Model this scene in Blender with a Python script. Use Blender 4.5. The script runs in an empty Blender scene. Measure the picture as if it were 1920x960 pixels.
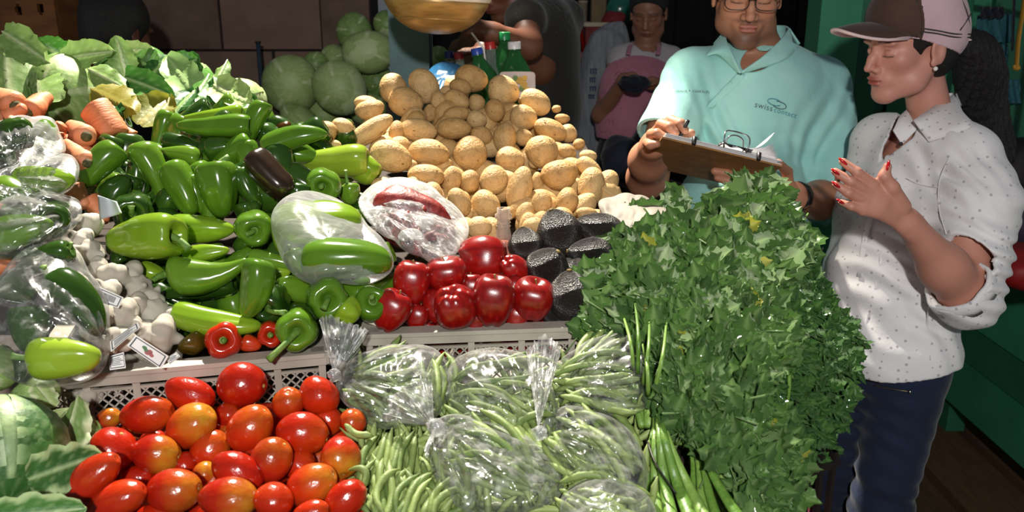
import bpy, math, random
import numpy as np
from mathutils import Vector, Matrix

SC = bpy.context.scene
COL = SC.collection
rnd = random.Random(7)
PI = math.pi

# ---------------------------------------------------------------- camera
FPX = 1600.0
PITCH = math.radians(16)
CAMZ = 1.55
cam_d = bpy.data.cameras.new('camera')
cam_d.lens = 30.0
cam_d.sensor_width = 36.0
cam_d.clip_start = 0.05
cam_d.dof.use_dof = True
cam_d.dof.focus_distance = 1.35
cam_d.dof.aperture_fstop = 8.0
cam = bpy.data.objects.new('camera', cam_d)
cam.location = (0, 0, CAMZ)
cam.rotation_euler = (math.radians(90) - PITCH, 0, 0)
COL.objects.link(cam)
SC.camera = cam

# ---------------------------------------------------------------- light
SC.view_settings.view_transform = 'Standard'
SC.view_settings.look = 'None'
SC.view_settings.exposure = 0.0
SC.view_settings.gamma = 1.0
SC.view_settings.use_curve_mapping = False
SC.cycles.max_bounces = 8
SC.cycles.diffuse_bounces = 3
SC.cycles.glossy_bounces = 3
SC.cycles.transmission_bounces = 6
SC.cycles.transparent_max_bounces = 16
SC.cycles.caustics_reflective = False
SC.cycles.caustics_refractive = False
SC.cycles.use_denoising = True
SC.cycles.sample_clamp_indirect = 4.0

world = bpy.data.worlds.new('world')
SC.world = world
world.use_nodes = True
world.node_tree.nodes['Background'].inputs[0].default_value = (0.85, 0.9, 1.0, 1)
world.node_tree.nodes['Background'].inputs[1].default_value = 0.09


def light(kind, name, loc, target, energy, color, **kw):
    d = bpy.data.lights.new(name, kind)
    d.energy = energy
    d.color = color
    for k, v in kw.items():
        setattr(d, k, v)
    o = bpy.data.objects.new(name, d)
    o.location = loc
    v = Vector(target) - Vector(loc)
    o.rotation_euler = v.to_track_quat('-Z', 'Y').to_euler()
    COL.objects.link(o)
    return o


# the camera's flash, held a little above and behind the lens
light('AREA', 'flash', (0.03, -0.80, 2.02), (0.12, 1.6, 1.2), 43.0, (1.0, 0.985, 0.96), shape='DISK', size=0.09)
# the warm hard light that comes through the roof gap on the potatoes, cabbages and upper peppers
light('SPOT', 'roof_gap_light', (-0.55, 2.95, 3.6), (-0.22, 1.72, 1.3), 1500.0, (1.0, 0.92, 0.78), spot_size=math.radians(38), spot_blend=0.35, shadow_soft_size=0.05)


# ---------------------------------------------------------------- helpers
def lin(h):
    h = h.lstrip('#')
    r = []
    for i in (0, 2, 4):
        c = int(h[i:i + 2], 16) / 255
        r.append(c / 12.92 if c <= 0.04045 else ((c + 0.055) / 1.055) ** 2.4)
    return (*r, 1.0)


CR = np.array([1.0, 0, 0])
CU = np.array([0, math.sin(PITCH), math.cos(PITCH)])
CF = np.array([0, math.cos(PITCH), -math.sin(PITCH)])
C0 = np.array([0, 0, CAMZ])


def P(px, py, z):
    """world point seen at picture position px, py at depth z metres"""
    return C0 + CR * ((px - 960) / FPX * z) + CU * (-(py - 480) / FPX * z) + CF * z


def PA(px, py, z):
    px, py, z = np.broadcast_arrays(np.asarray(px, float), np.asarray(py, float), np.asarray(z, float))
    return C0 + ((px - 960) / FPX * z)[..., None] * CR + (-(py - 480) / FPX * z)[..., None] * CU + z[..., None] * CF


# depth of the produce display (control points: px, py, metres)
CP = np.array([
    (200, 950, .87), (450, 940, .88), (650, 940, .90), (450, 720, 1.06), (230, 770, 1.02), (640, 720, 1.06), (400, 830, .97),
    (60, 860, .86), (130, 780, .96), (100, 650, 1.0), (60, 420, 1.12), (60, 320, 1.2), (60, 250, 1.27), (10, 700, .98),
    (230, 570, 1.10), (165, 440, 1.18), (280, 640, 1.09),
    (400, 610, 1.14), (400, 430, 1.25), (350, 320, 1.38), (400, 210, 1.52), (600, 260, 1.47), (600, 600, 1.14), (620, 440, 1.24), (700, 560, 1.17),
    (200, 250, 1.45), (40, 200, 1.42), (60, 100, 1.72), (200, 150, 1.75), (380, 130, 1.9), (460, 170, 1.8),
    (760, 560, 1.19), (1000, 560, 1.2), (900, 480, 1.27), (780, 400, 1.36), (1060, 430, 1.36), (1090, 570, 1.2), (1150, 450, 1.34),
    (640, 290, 1.6), (900, 420, 1.5), (1130, 350, 1.62), (700, 180, 1.88), (900, 150, 1.98), (1000, 180, 1.95), (880, 290, 1.72), (1060, 280, 1.78),
    (720, 700, 1.07), (900, 700, 1.07), (1130, 640, 1.12), (1130, 800, 1.0), (900, 900, .93), (700, 900, .93), (1150, 940, .9), (900, 800, 1.0),
    (1300, 930, .92), (1300, 700, 1.02), (1200, 500, 1.22), (1400, 370, 1.52), (1500, 500, 1.36), (1620, 650, 1.25), (1560, 860, 1.1),
    (1350, 550, 1.16), (1250, 400, 1.42), (1450, 780, 1.04), (1100, 640, 1.12)], float)


def _phi(r):
    return r * r * np.log(r + 1e-9)


_n = len(CP)
_X = CP[:, :2] / 1000
_A = np.zeros((_n + 3, _n + 3))
_A[:_n, :_n] = _phi(np.linalg.norm(_X[:, None] - _X[None], axis=2)) + np.eye(_n) * 0.002
_A[:_n, _n] = 1
_A[:_n, _n + 1:] = _X
_A[_n:, :_n] = _A[:_n, _n:].T
_W = np.linalg.solve(_A, np.concatenate([CP[:, 2], np.zeros(3)]))


def ZS(px, py):
    x = np.stack(np.broadcast_arrays(np.asarray(px, float), np.asarray(py, float)), -1) / 1000
    r = np.linalg.norm(x[..., None, :] - _X, axis=-1)
    return _phi(r) @ _W[:_n] + _W[_n] + x @ _W[_n + 1:]


def V(a):
    return Vector((float(a[0]), float(a[1]), float(a[2])))


def mk(name, verts, faces, mat=None, parent=None, smooth=True, M=None, cols=None, loc=None):
    """one mesh object; loc moves its origin without moving the shape"""
    verts = np.asarray(verts, float)
    if loc is not None:
        verts = verts - np.asarray(loc, float)
    me = bpy.data.meshes.new(name)
    if isinstance(faces, np.ndarray):
        k = faces.shape[1]
        me.vertices.add(len(verts))
        me.vertices.foreach_set('co', verts.astype(np.float32).ravel())
        me.loops.add(faces.size)
        me.loops.foreach_set('vertex_index', faces.astype(np.int32).ravel())
        me.polygons.add(len(faces))
        me.polygons.foreach_set('loop_start', np.arange(0, faces.size, k, dtype=np.int32))
        me.update(calc_edges=True)
    else:
        me.from_pydata([tuple(v) for v in verts], [], faces)
    if smooth:
        me.polygons.foreach_set('use_smooth', np.ones(len(me.polygons), bool))
    if cols is not None:
        ca = me.color_attributes.new('Col', 'FLOAT_COLOR', 'POINT')
        ca.data.foreach_set('color', np.asarray(cols, np.float32).ravel())
    if mat is not None:
        me.materials.append(mat)
    me.update()
    return link(name, me, parent, M, loc)


def link(name, me, parent=None, M=None, loc=None):
    o = bpy.data.objects.new(name, me)
    COL.objects.link(o)
    if parent is not None:
        o.parent = parent
    if M is not None:
        o.matrix_basis = M
    if loc is not None:
        o.location = V(loc)
    return o


def thing(name, label, cat, loc=(0, 0, 0), group=None):
    o = bpy.data.objects.new(name, None)
    o.empty_display_size = 0.02
    COL.objects.link(o)
    o.location = V(loc)
    return tag(o, label, cat, group)


def tag(o, label, cat, group=None, kind=None):
    label = ' '.join(label.split()[:16])
    o['label'] = label
    o['category'] = cat
    if group:
        o['group'] = group
    if kind:
        o['kind'] = kind
    return o


def struct(o):
    o['kind'] = 'structure'
    return o


def child(name, verts, faces, mat, parent, **kw):
    """a part given in world coordinates, under an unrotated parent empty"""
    return mk(name, np.asarray(verts, float) - np.array(parent.location), faces, mat, parent, **kw)


class MB:
    """collects shapes for one mesh"""

    def __init__(s):
        s.v, s.f, s.n = [], [], 0

    def add(s, v, f):
        v = np.asarray(v, float).reshape(-1, 3)
        s.v.append(v)
        s.f += [tuple(int(i) + s.n for i in q) for q in f]
        s.n += len(v)
        return s

    def box(s, lo, hi, M=None):
        x0, y0, z0 = lo
        x1, y1, z1 = hi
        v = np.array([(x, y, z) for x in (x0, x1) for y in (y0, y1) for z in (z0, z1)], float)
        if M is not None:
            v = v @ np.array(M.to_3x3()).T + np.array(M.translation)
        return s.add(v, [(0, 1, 3, 2), (4, 6, 7, 5), (0, 4, 5, 1), (2, 3, 7, 6), (0, 2, 6, 4), (1, 5, 7, 3)])

    def bar(s, a, b, w, h, up=(0, 0, 1)):
        a, b = np.asarray(a, float), np.asarray(b, float)
        d = b - a
        L = np.linalg.norm(d)
        d = d / L
        up = np.asarray(up, float)
        x = np.cross(d, up)
        if np.linalg.norm(x) < 1e-6:
            x = np.cross(d, (1, 0, 0))
        x /= np.linalg.norm(x)
        y = np.cross(x, d)
        v = [p + sx * x * w / 2 + sy * y * h / 2 for p in (a, b) for sx in (-1, 1) for sy in (-1, 1)]
        return s.add(v, [(0, 2, 3, 1), (4, 5, 7, 6), (0, 1, 5, 4), (2, 6, 7, 3), (0, 4, 6, 2), (1, 3, 7, 5)])

    def tube(s, pts, rad, seg=8, cap=True, flat=1.0):
        v, f = sweep(pts, rad, seg, cap, flat)
        return s.add(v, f)

    def build(s, name, mat=None, parent=None, smooth=False, M=None, loc=None):
        v = np.concatenate(s.v)
        if parent is not None and M is None and loc is None:
            v = v - np.array(parent.location)
        return mk(name, v, s.f, mat, parent, smooth, M, loc=loc)


def sweep(pts, rad, seg=10, cap=True, flat=1.0, prof=None):
    """tube along pts; rad: number or list; prof(i, angles) -> radius factors"""
    pts = np.asarray(pts, float)
    n = len(pts)
    rad = np.broadcast_to(np.asarray(rad, float), (n,))
    T = np.gradient(pts, axis=0)
    T /= np.linalg.norm(T, axis=1)[:, None] + 1e-12
    ref = np.array([0, 0, 1.0]) if abs(T[0][2]) < .9 else np.array([1.0, 0, 0])
    x = np.cross(ref, T[0])
    x /= np.linalg.norm(x)
    a = np.arange(seg) / seg * 2 * PI
    vs = []
    for i in range(n):
        x = x - T[i] * (x @ T[i])
        x /= np.linalg.norm(x) + 1e-12
        y = np.cross(T[i], x)
        r = rad[i] * (prof(i, a) if prof else np.ones(seg))
        vs.append(pts[i] + (np.cos(a) * r)[:, None] * x + (np.sin(a) * r * flat)[:, None] * y)
    v = np.concatenate(vs)
    f = []
    for i in range(n - 1):
        for j in range(seg):
            k = (j + 1) % seg
            f.append((i * seg + j, i * seg + k, (i + 1) * seg + k, (i + 1) * seg + j))
    if cap:
        v = np.concatenate([v, pts[:1], pts[-1:]])
        a0, a1 = n * seg, n * seg + 1
        for j in range(seg):
            k = (j + 1) % seg
            f.append((a0, k, j))
            f.append((a1, (n - 1) * seg + j, (n - 1) * seg + k))
    return v, f


def curve(pts, n=12):
    """smooth curve through pts (Catmull-Rom)"""
    p = np.asarray(pts, float)
    p = np.concatenate([[2 * p[0] - p[1]], p, [2 * p[-1] - p[-2]]])
    out = []
    m = len(p) - 3
    for t in np.linspace(0, m - 1e-9, n):
        i = int(t)
        u = t - i
        a, b, c, d = p[i:i + 4]
        out.append(.5 * (2 * b + (c - a) * u + (2 * a - 5 * b + 4 * c - d) * u * u + (3 * b - a - 3 * c + d) * u ** 3))
    return np.array(out)


def lathe(prof, seg=28, mod=None):
    """prof: list of (radius, z); closes at ends if radius 0. mod(angles, k)->factor"""
    a = np.arange(seg) / seg * 2 * PI
    v = []
    for k, (r, z) in enumerate(prof):
        m = mod(a, k) if mod else 1.0
        v.append(np.stack([np.cos(a) * r * m, np.sin(a) * r * m, np.full(seg, z)], 1))
    v = np.concatenate(v)
    f = []
    for i in range(len(prof) - 1):
        for j in range(seg):
            k = (j + 1) % seg
            f.append((i * seg + j, i * seg + k, (i + 1) * seg + k, (i + 1) * seg + j))
    return v, f


def sph(nu=28, nv=18):
    """unit sphere: verts, faces; poles at +-z"""
    v = [(0, 0, -1)]
    for i in range(1, nv):
        t = -PI / 2 + PI * i / nv
        for j in range(nu):
            a = 2 * PI * j / nu
            v.append((math.cos(t) * math.cos(a), math.cos(t) * math.sin(a), math.sin(t)))
    v.append((0, 0, 1))
    f = []
    for j in range(nu):
        k = (j + 1) % nu
        f.append((0, 1 + k, 1 + j))
        b = 1 + (nv - 2) * nu
        f.append((b + j, b + k, len(v) - 1))
    for i in range(nv - 2):
        for j in range(nu):
            k = (j + 1) % nu
            a0 = 1 + i * nu
            f.append((a0 + j, a0 + k, a0 + nu + k, a0 + nu + j))
    return np.array(v, float), f


class Noise3:
    """cheap smooth noise: sum of random sines"""

    def __init__(s, seed, n=10, freq=1.0):
        r = np.random.RandomState(seed)
        s.k = r.normal(size=(n, 3)) * freq
        s.p = r.uniform(0, 2 * PI, n)
        s.a = 1 / np.sqrt(n)

    def __call__(s, v):
        return np.sin(v @ s.k.T + s.p).sum(-1) * s.a


def basis(z, xh):
    z = np.asarray(z, float)
    z = z / np.linalg.norm(z)
    x = np.asarray(xh, float)
    x = x - z * (x @ z)
    if np.linalg.norm(x) < 1e-6:
        x = np.cross(z, (0.3, .5, .8))
    x /= np.linalg.norm(x)
    return x, np.cross(z, x), z


def mat4(c, x, y, z, s=(1, 1, 1)):
    M = np.eye(4)
    M[:3, 0], M[:3, 1], M[:3, 2], M[:3, 3] = np.array(x) * s[0], np.array(y) * s[1], np.array(z) * s[2], c
    return Matrix(M.tolist())


def camdir(a, b, c):
    """direction given as right, up, away-from-camera"""
    return CR * a + CU * b + CF * c


# ---------------------------------------------------------------- materials
def nt(name):
    m = bpy.data.materials.new(name)
    m.use_nodes = True
    t = m.node_tree
    return m, t.nodes, t.links, t.nodes['Principled BSDF']


def node(N, kind, **kw):
    n = N.new(kind)
    for k, v in kw.items():
        if isinstance(k, str) and hasattr(n, k):
            setattr(n, k, v)
    return n


def ramp(N, L, fac, stops):
    r = N.new('ShaderNodeValToRGB')
    e = r.color_ramp.elements
    while len(e) < len(stops):
        e.new(0.5)
    for el, (p, c) in zip(e, stops):
        el.position = p
        el.color = lin(c) if isinstance(c, str) else c
    L.new(fac, r.inputs[0])
    return r.outputs[0]


def coords(N, L, kind='Object', scale=(1, 1, 1)):
    tc = N.new('ShaderNodeTexCoord')
    mp = N.new('ShaderNodeMapping')
    mp.inputs['Scale'].default_value = scale
    L.new(tc.outputs[kind], mp.inputs[0])
    return mp.outputs[0]


def noise(N, L, vec, scale, detail=3, rough=.5, w=None):
    n = N.new('ShaderNodeTexNoise')
    n.inputs['Scale'].default_value = scale
    n.inputs['Detail'].default_value = detail
    n.inputs['Roughness'].default_value = rough
    L.new(vec, n.inputs['Vector'])
    return n.outputs['Fac']


def bump(N, L, B, h, strength=.3, dist=.001):
    b = N.new('ShaderNodeBump')
    b.inputs['Strength'].default_value = strength
    b.inputs['Distance'].default_value = dist
    L.new(h, b.inputs['Height'])
    L.new(b.outputs[0], B.inputs['Normal'])
    return b


def rand_off(N, L, vec):
    """shift texture space per object, so that copies differ"""
    oi = N.new('ShaderNodeObjectInfo')
    mul = N.new('ShaderNodeMath')
    mul.operation = 'MULTIPLY'
    mul.inputs[1].default_value = 37.0
    L.new(oi.outputs['Random'], mul.inputs[0])
    add = N.new('ShaderNodeVectorMath')
    add.operation = 'ADD'
    L.new(vec, add.inputs[0])
    L.new(mul.outputs[0], add.inputs[1])
    return add.outputs[0], oi.outputs['Random']


def mix(N, L, f, a, b, mode='MIX'):
    m = N.new('ShaderNodeMix')
    m.data_type = 'RGBA'
    m.blend_type = mode
    if isinstance(f, (int, float)):
        m.inputs[0].default_value = f
    else:
        L.new(f, m.inputs[0])
    for i, x in ((6, a), (7, b)):
        if isinstance(x, str):
            m.inputs[i].default_value = lin(x)
        elif isinstance(x, tuple):
            m.inputs[i].default_value = x
        else:
            L.new(x, m.inputs[i])
    return m.outputs[2]


def math_n(N, L, op, a, b=None, clamp=False):
    m = N.new('ShaderNodeMath')
    m.operation = op
    m.use_clamp = clamp
    for i, x in enumerate((a, b)):
        if x is None:
            continue
        if isinstance(x, (int, float)):
            m.inputs[i].default_value = x
        else:
            L.new(x, m.inputs[i])
    return m.outputs[0]


def simple(name, stops, scale=30, rough=.5, bmp=0, bscale=None, coat=0, kind='Object', vscale=(1, 1, 1), rnd_mix=None, detail=3, metal=0, sss=0, spec=.5, bdist=.002):
    """noise-ramp material; rnd_mix: (hexA, hexB, amount) tint varied per object"""
    m, N, L, B = nt(name)
    vec = coords(N, L, kind, vscale)
    vec, rv = rand_off(N, L, vec)
    nz = noise(N, L, vec, scale, detail)
    c = ramp(N, L, nz, stops)
    if rnd_mix:
        t = ramp(N, L, rv, [(0, rnd_mix[0]), (1, rnd_mix[1])])
        c = mix(N, L, rnd_mix[2], c, t)
    L.new(c, B.inputs['Base Color'])
    B.inputs['Roughness'].default_value = rough
    B.inputs['Metallic'].default_value = metal
    B.inputs['Specular IOR Level'].default_value = spec
    B.inputs['Coat Weight'].default_value = coat
    B.inputs['Coat Roughness'].default_value = .12
    if sss:
        B.inputs['Subsurface Weight'].default_value = sss
        B.inputs['Subsurface Radius'].default_value = (.02, .01, .005)
        B.inputs['Subsurface Scale'].default_value = .3
    if bmp:
        bump(N, L, B, noise(N, L, vec, bscale or scale * 3, 3), bmp, bdist)
    return m


def plain(name, c, rough=.5, metal=0, bmp=.1, bscale=120):
    c0 = lin(c)
    lo = tuple(x * .82 for x in c0[:3]) + (1,)
    hi = tuple(min(1, x * 1.12) for x in c0[:3]) + (1,)
    return simple(name, [(.3, lo), (.7, hi)], 18, rough, bmp, bscale, metal=metal)


def leafmat(name, dark, light_, rib, trans=.35, rough=.45, scale=25, coat=.1):
    m, N, L, B = nt(name)
    vec, rv = rand_off(N, L, coords(N, L))
    nz = noise(N, L, vec, scale, 4)
    c = ramp(N, L, nz, [(.3, dark), (.7, light_)])
    t = ramp(N, L, rv, [(0, dark), (.85, light_), (1, rib)])
    c = mix(N, L, .6, c, t)
    at = N.new('ShaderNodeAttribute')
    at.attribute_name = 'Col'
    sep = N.new('ShaderNodeSeparateColor')
    L.new(at.outputs['Color'], sep.inputs[0])
    c = mix(N, L, sep.outputs[0], c, rib)
    L.new(c, B.inputs['Base Color'])
    B.inputs['Roughness'].default_value = rough
    B.inputs['Coat Weight'].default_value = coat
    bump(N, L, B, noise(N, L, vec, scale * 4, 4), .6, .0025)
    tr = N.new('ShaderNodeBsdfTranslucent')
    L.new(c, tr.inputs[0])
    ms = N.new('ShaderNodeMixShader')
    ms.inputs[0].default_value = trans
    L.new(B.outputs[0], ms.inputs[1])
    L.new(tr.outputs[0], ms.inputs[2])
    L.new(ms.outputs[0], N['Material Output'].inputs[0])
    return m


def film(name, tint='#ffffff', milky=.10, streak=.35, scale=60, stretch=(1, 1, 1), edge=.5):
    """thin clear plastic with painted streaks that imitate light caught on creases"""
    m, N, L, B = nt(name)
    N.remove(B)
    vec, rv = rand_off(N, L, coords(N, L, 'Object', stretch))
    nz = noise(N, L, vec, scale, 5, .6)
    lw = N.new('ShaderNodeLayerWeight')
    lw.inputs[0].default_value = .35
    st = ramp(N, L, nz, [(.5, (0, 0, 0, 1)), (.68, (1, 1, 1, 1))])  # streaks of diffuse colour painted in, standing for glints on the creases
    fac = math_n(N, L, 'MULTIPLY', st, streak)
    fac = math_n(N, L, 'ADD', fac, milky)
    e = math_n(N, L, 'MULTIPLY', lw.outputs['Facing'], edge)
    e = math_n(N, L, 'MULTIPLY', math_n(N, L, 'MULTIPLY', e, lw.outputs['Facing']), lw.outputs['Facing'])
    fac = math_n(N, L, 'ADD', fac, e, True)
    tr = N.new('ShaderNodeBsdfTransparent')
    tr.inputs[0].default_value = (.96, .97, .96, 1)
    df = N.new('ShaderNodeBsdfDiffuse')
    df.inputs[0].default_value = lin(tint)
    gl = N.new('ShaderNodeBsdfGlossy')
    gl.inputs['Roughness'].default_value = .17
    gl.inputs[0].default_value = (1, 1, 1, 1)
    bp = N.new('ShaderNodeBump')
    bp.inputs['Strength'].default_value = .35
    bp.inputs['Distance'].default_value = .002
    L.new(noise(N, L, vec, scale * 1.5, 4), bp.inputs['Height'])
    L.new(bp.outputs[0], gl.inputs['Normal'])
    L.new(bp.outputs[0], df.inputs['Normal'])
    m1 = N.new('ShaderNodeMixShader')
    L.new(fac, m1.inputs[0])
    L.new(tr.outputs[0], m1.inputs[1])
    L.new(df.outputs[0], m1.inputs[2])
    m2 = N.new('ShaderNodeMixShader')
    g = math_n(N, L, 'MULTIPLY', lw.outputs['Fresnel'], .45)
    g = math_n(N, L, 'ADD', g, .03, True)
    L.new(g, m2.inputs[0])
    L.new(m1.outputs[0], m2.inputs[1])
    L.new(gl.outputs[0], m2.inputs[2])
    L.new(m2.outputs[0], N['Material Output'].inputs[0])
    return m


# ---------------------------------------------------------------- labels
ORD = ['first', 'second', 'third', 'fourth', 'fifth', 'sixth', 'seventh', 'eighth', 'ninth', 'tenth', 'eleventh', 'twelfth', 'thirteenth', 'fourteenth']


def rows(items, band, top):
    """items: list of (px, py); gives for each 'nth from the left in the mth row' text"""
    idx = sorted(range(len(items)), key=lambda i: items[i][1])
    rws, cur, y0 = [], [], None
    for i in idx:
        if y0 is None or items[i][1] - y0 > band:
            cur = []
            rws.append(cur)
            y0 = items[i][1]
        cur.append(i)
    out = [None] * len(items)
    for r, c in enumerate(rws):
        c.sort(key=lambda i: items[i][0])
        rn = 'top row' if r == 0 else 'bottom row' if r == len(rws) - 1 else ORD[r] + ' row down'
        for k, i in enumerate(c):
            cn = 'leftmost' if k == 0 and len(c) > 1 else 'rightmost' if k == len(c) - 1 and len(c) > 1 else 'only one' if len(c) == 1 else ORD[k] + ' from left'
            out[i] = cn + ' in the ' + rn + ' of ' + top
    return out
# ================================================================ the setting
M_BLOCK = simple('concrete_block', [(.3, '#5c473c'), (.7, '#80665a')], 9, .95, .6, 60, rnd_mix=('#574338', '#7d6458', .5))
M_MORTAR = plain('mortar', '#241b17', .95)
M_PLANK = simple('floor_plank', [(.3, '#3c2a1a'), (.7, '#64482f')], 12, .7, .4, 60, vscale=(6, .6, 1), rnd_mix=('#3c2a1a', '#6a4c30', .5))
M_DARK = plain('dark_wood', '#120d0b', .9)
M_GREENW = simple('green_paint', [(.3, '#307a58'), (.7, '#3f926c')], 6, .45, .25, 40, rnd_mix=('#2e7555', '#439a72', .4))
M_GREEND = simple('green_paint_dark', [(.3, '#27654a'), (.7, '#317556')], 6, .5, .25, 40)
M_TABLE = plain('raw_table_wood', '#2a1e14', .85)
M_TEALPOST = simple('teal_post_paint', [(.3, '#3d5d60'), (.7, '#4a6e70')], 14, .5, .2, 60)
M_BROWNB = simple('brown_board', [(.3, '#5c3614'), (.7, '#7a4b1e')], 8, .7, .3, 60, vscale=(1, 1, 4))
M_BLACK = plain('black_plastic', '#141312', .45)

# floor: planks that run away from the camera, each its own board, over dark joists
b = MB()
b.box((-3.2, -0.6, -.12), (3.6, 7.0, -.04))
floor = struct(b.build('floor', M_DARK))
pb = MB()
pb.box((-.118, -3.8, -.04), (.118, 3.8, 0))
plank0 = pb.build('plank', M_PLANK, floor)
plank0.location = (-3.0, 3.2, 0)
k = 0
while -3.0 + .27 * (k + 1) < 3.5:
    k += 1
    c = plank0.copy()
    COL.objects.link(c)
    c.parent = floor
    c.location = (-3.0 + .27 * k, 3.2, rnd.uniform(-.004, .0))

# block wall behind the cabbages
b = MB()
b.box((-3.2, 3.53, 0), (-.56, 3.72, 2.6))
wl = struct(b.build('wall_back', M_MORTAR))
bb = MB()
bb.box((-.195, -.012, -.095), (.195, .06, .095))
blk = bb.build('concrete_block', M_BLOCK, wl)
first = True
for r in range(13):
    for c_ in range(8):
        x = -.56 - .195 - .402 * c_ - (.2 if r % 2 else 0) + (.0 if r % 2 == 0 else .0)
        if x < -3.1 or (r < 2):
            continue
        o = blk if first else blk.copy()
        if not first:
            COL.objects.link(o)
            o.parent = wl
        first = False
        o.location = (x, 3.52 + rnd.uniform(-.006, .006), .1 + .2 * r)
half = MB().box((-.095, -.012, -.095), (.095, .06, .095)).build('concrete_block', M_BLOCK, wl)
half.location = (-.66, 3.52, .7)
for r in (5, 7, 9, 11):
    o = half.copy()
    COL.objects.link(o)
    o.parent = wl
    o.location = (-.66, 3.52, .1 + .2 * r)

# dark far wall of boards
b = MB()
b.box((-.6, 6.6, 0), (3.5, 6.7, 3.2))
wf = struct(b.build('wall_far', M_DARK))
M_FARB = simple('far_board', [(.3, '#0d0a09'), (.7, '#1b1513')], 6, .9, .2, 30, vscale=(4, 1, .5))
fb = MB().box((-.14, -.02, 0), (.14, 0, 3.2)).build('board', M_FARB, wf)
fb.location = (-.44, 6.6, 0)
for i in range(1, 13):
    o = fb.copy()
    COL.objects.link(o)
    o.parent = wf
    o.location = (-.44 + .3 * i, 6.6 - rnd.uniform(0, .01), 0)

# green painted stall wall on the right, of upright boards, and its corner post
b = MB()
b.box((1.26, 3.42, 0), (3.4, 3.5, 2.4))
wr = struct(b.build('wall_right', M_GREEND))
for i, (x0, w) in enumerate([(1.27, .20), (1.475, .14), (1.62, .22), (1.845, .2), (2.05, .22), (2.275, .2), (2.48, .22), (2.705, .2), (2.91, .22)]):
    MB().box((x0, 3.40 - .01 * (i % 2), 0), (x0 + w - .008, 3.42, 2.4)).build('board', M_GREENW if i % 3 else M_GREEND, wr)
t = thing('green_post', 'square green painted wooden post behind the man and woman', 'post', (1.12, 3.1, 0))
MB().box((1.055, 3.03, 0), (1.195, 3.17, 2.4)).build('shaft', M_GREENW, t)
MB().box((1.20, 3.06, 0), (1.29, 3.12, 2.4)).build('side_strip', M_GREEND, t)
MB().box((1.03, 3.0, 0), (1.30, 3.2, .12)).build('foot_block', M_GREEND, t)

# green counter on the right: a long box on short legs whose side faces the aisle
cx = 1.63
t = thing('green_counter', 'long green painted wooden counter on short legs behind the woman', 'counter', (cx + .35, 2.0, 0))
for i, (z0, z1) in enumerate([(.15, .335), (.341, .47), (.476, .70), (.706, .815)]):
    MB().box((cx, .9, z0), (cx + .025, 3.06, z1)).build('side_board', [M_GREENW, M_GREEND][i % 2], t)
    MB().box((cx + .026, 3.035, z0), (cx + .75, 3.06, z1)).build('end_board', [M_GREENW, M_GREEND][i % 2], t)
MB().box((cx - .03, .88, .82), (cx + .80, 3.09, .85)).build('counter_top', M_GREENW, t)
for y in (3.0, 2.0, .98):
    for x in (cx + .035, cx + .7):
        MB().box((x, y - .035, 0), (x + .07, y + .035, .15)).build('leg', M_GREEND, t)

# stepped display table that carries the produce
t = thing('display_table', 'rough wooden stepped table under the heaps of produce', 'table', (0, 1.2, 0))
TAB = t
steps = [(-1.2, .52, .93, .90), (-1.2, .935, 1.42, 1.02), (-1.2, 1.425, 1.78, 1.13), (-1.2, 1.785, 2.35, 1.20)]
for (x0, y0, y1, z) in steps:
    n = max(2, round((y1 - y0) / .14))
    w = (y1 - y0) / n
    xr = .20 if y0 < .9 else .27 if y0 < 1.4 else .33 if y0 < 1.7 else .20
    for j in range(n):
        MB().box((x0, y0 + j * w + .002, z - .022), (xr, y0 + (j + 1) * w - .002, z)).build('plank', M_TABLE, t)
    MB().box((x0, y0 + .002, z - .12), (xr, y0 + .02, z - .024)).build('apron', M_TABLE, t)
for x in (-1.15, -.5, .15):
    for (y, z) in ((.56, .876), (1.0, .996), (1.5, 1.106), (2.3, 1.176)):
        MB().box((x - .03, y - .03, 0), (x + .03, y + .03, z)).build('leg', M_TABLE, t)

# teal post that holds the scale
p0 = P(771, 100, 2.5)
t = thing('teal_post', 'square teal painted wooden post behind the hanging scale pan', 'post', (p0[0], p0[1], 0))
MB().box((p0[0] - .057, p0[1] - .05, 0), (p0[0] + .057, p0[1] + .05, 2.5)).build('shaft', M_TEALPOST, t)
MB().box((p0[0] - .075, p0[1] - .068, 0), (p0[0] + .075, p0[1] + .068, .1)).build('foot_block', M_TEALPOST, t)

# thin blue pole on the block wall
q = P(487, 120, 3.25)
t = thing('blue_pole', 'thin dark blue pole standing against the block wall', 'pole', (q[0], q[1], 0))
child('shaft', *sweep([(q[0], q[1], 0), (q[0], q[1], P(487, 80, 3.25)[2])], .009, 8), plain('blue_pole', '#22323f', .6), t)
child('end_cap', *sweep([(q[0], q[1], P(487, 80, 3.25)[2]), (q[0], q[1], P(487, 77, 3.25)[2])], .012, 8), M_BLACK, t)

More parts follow.
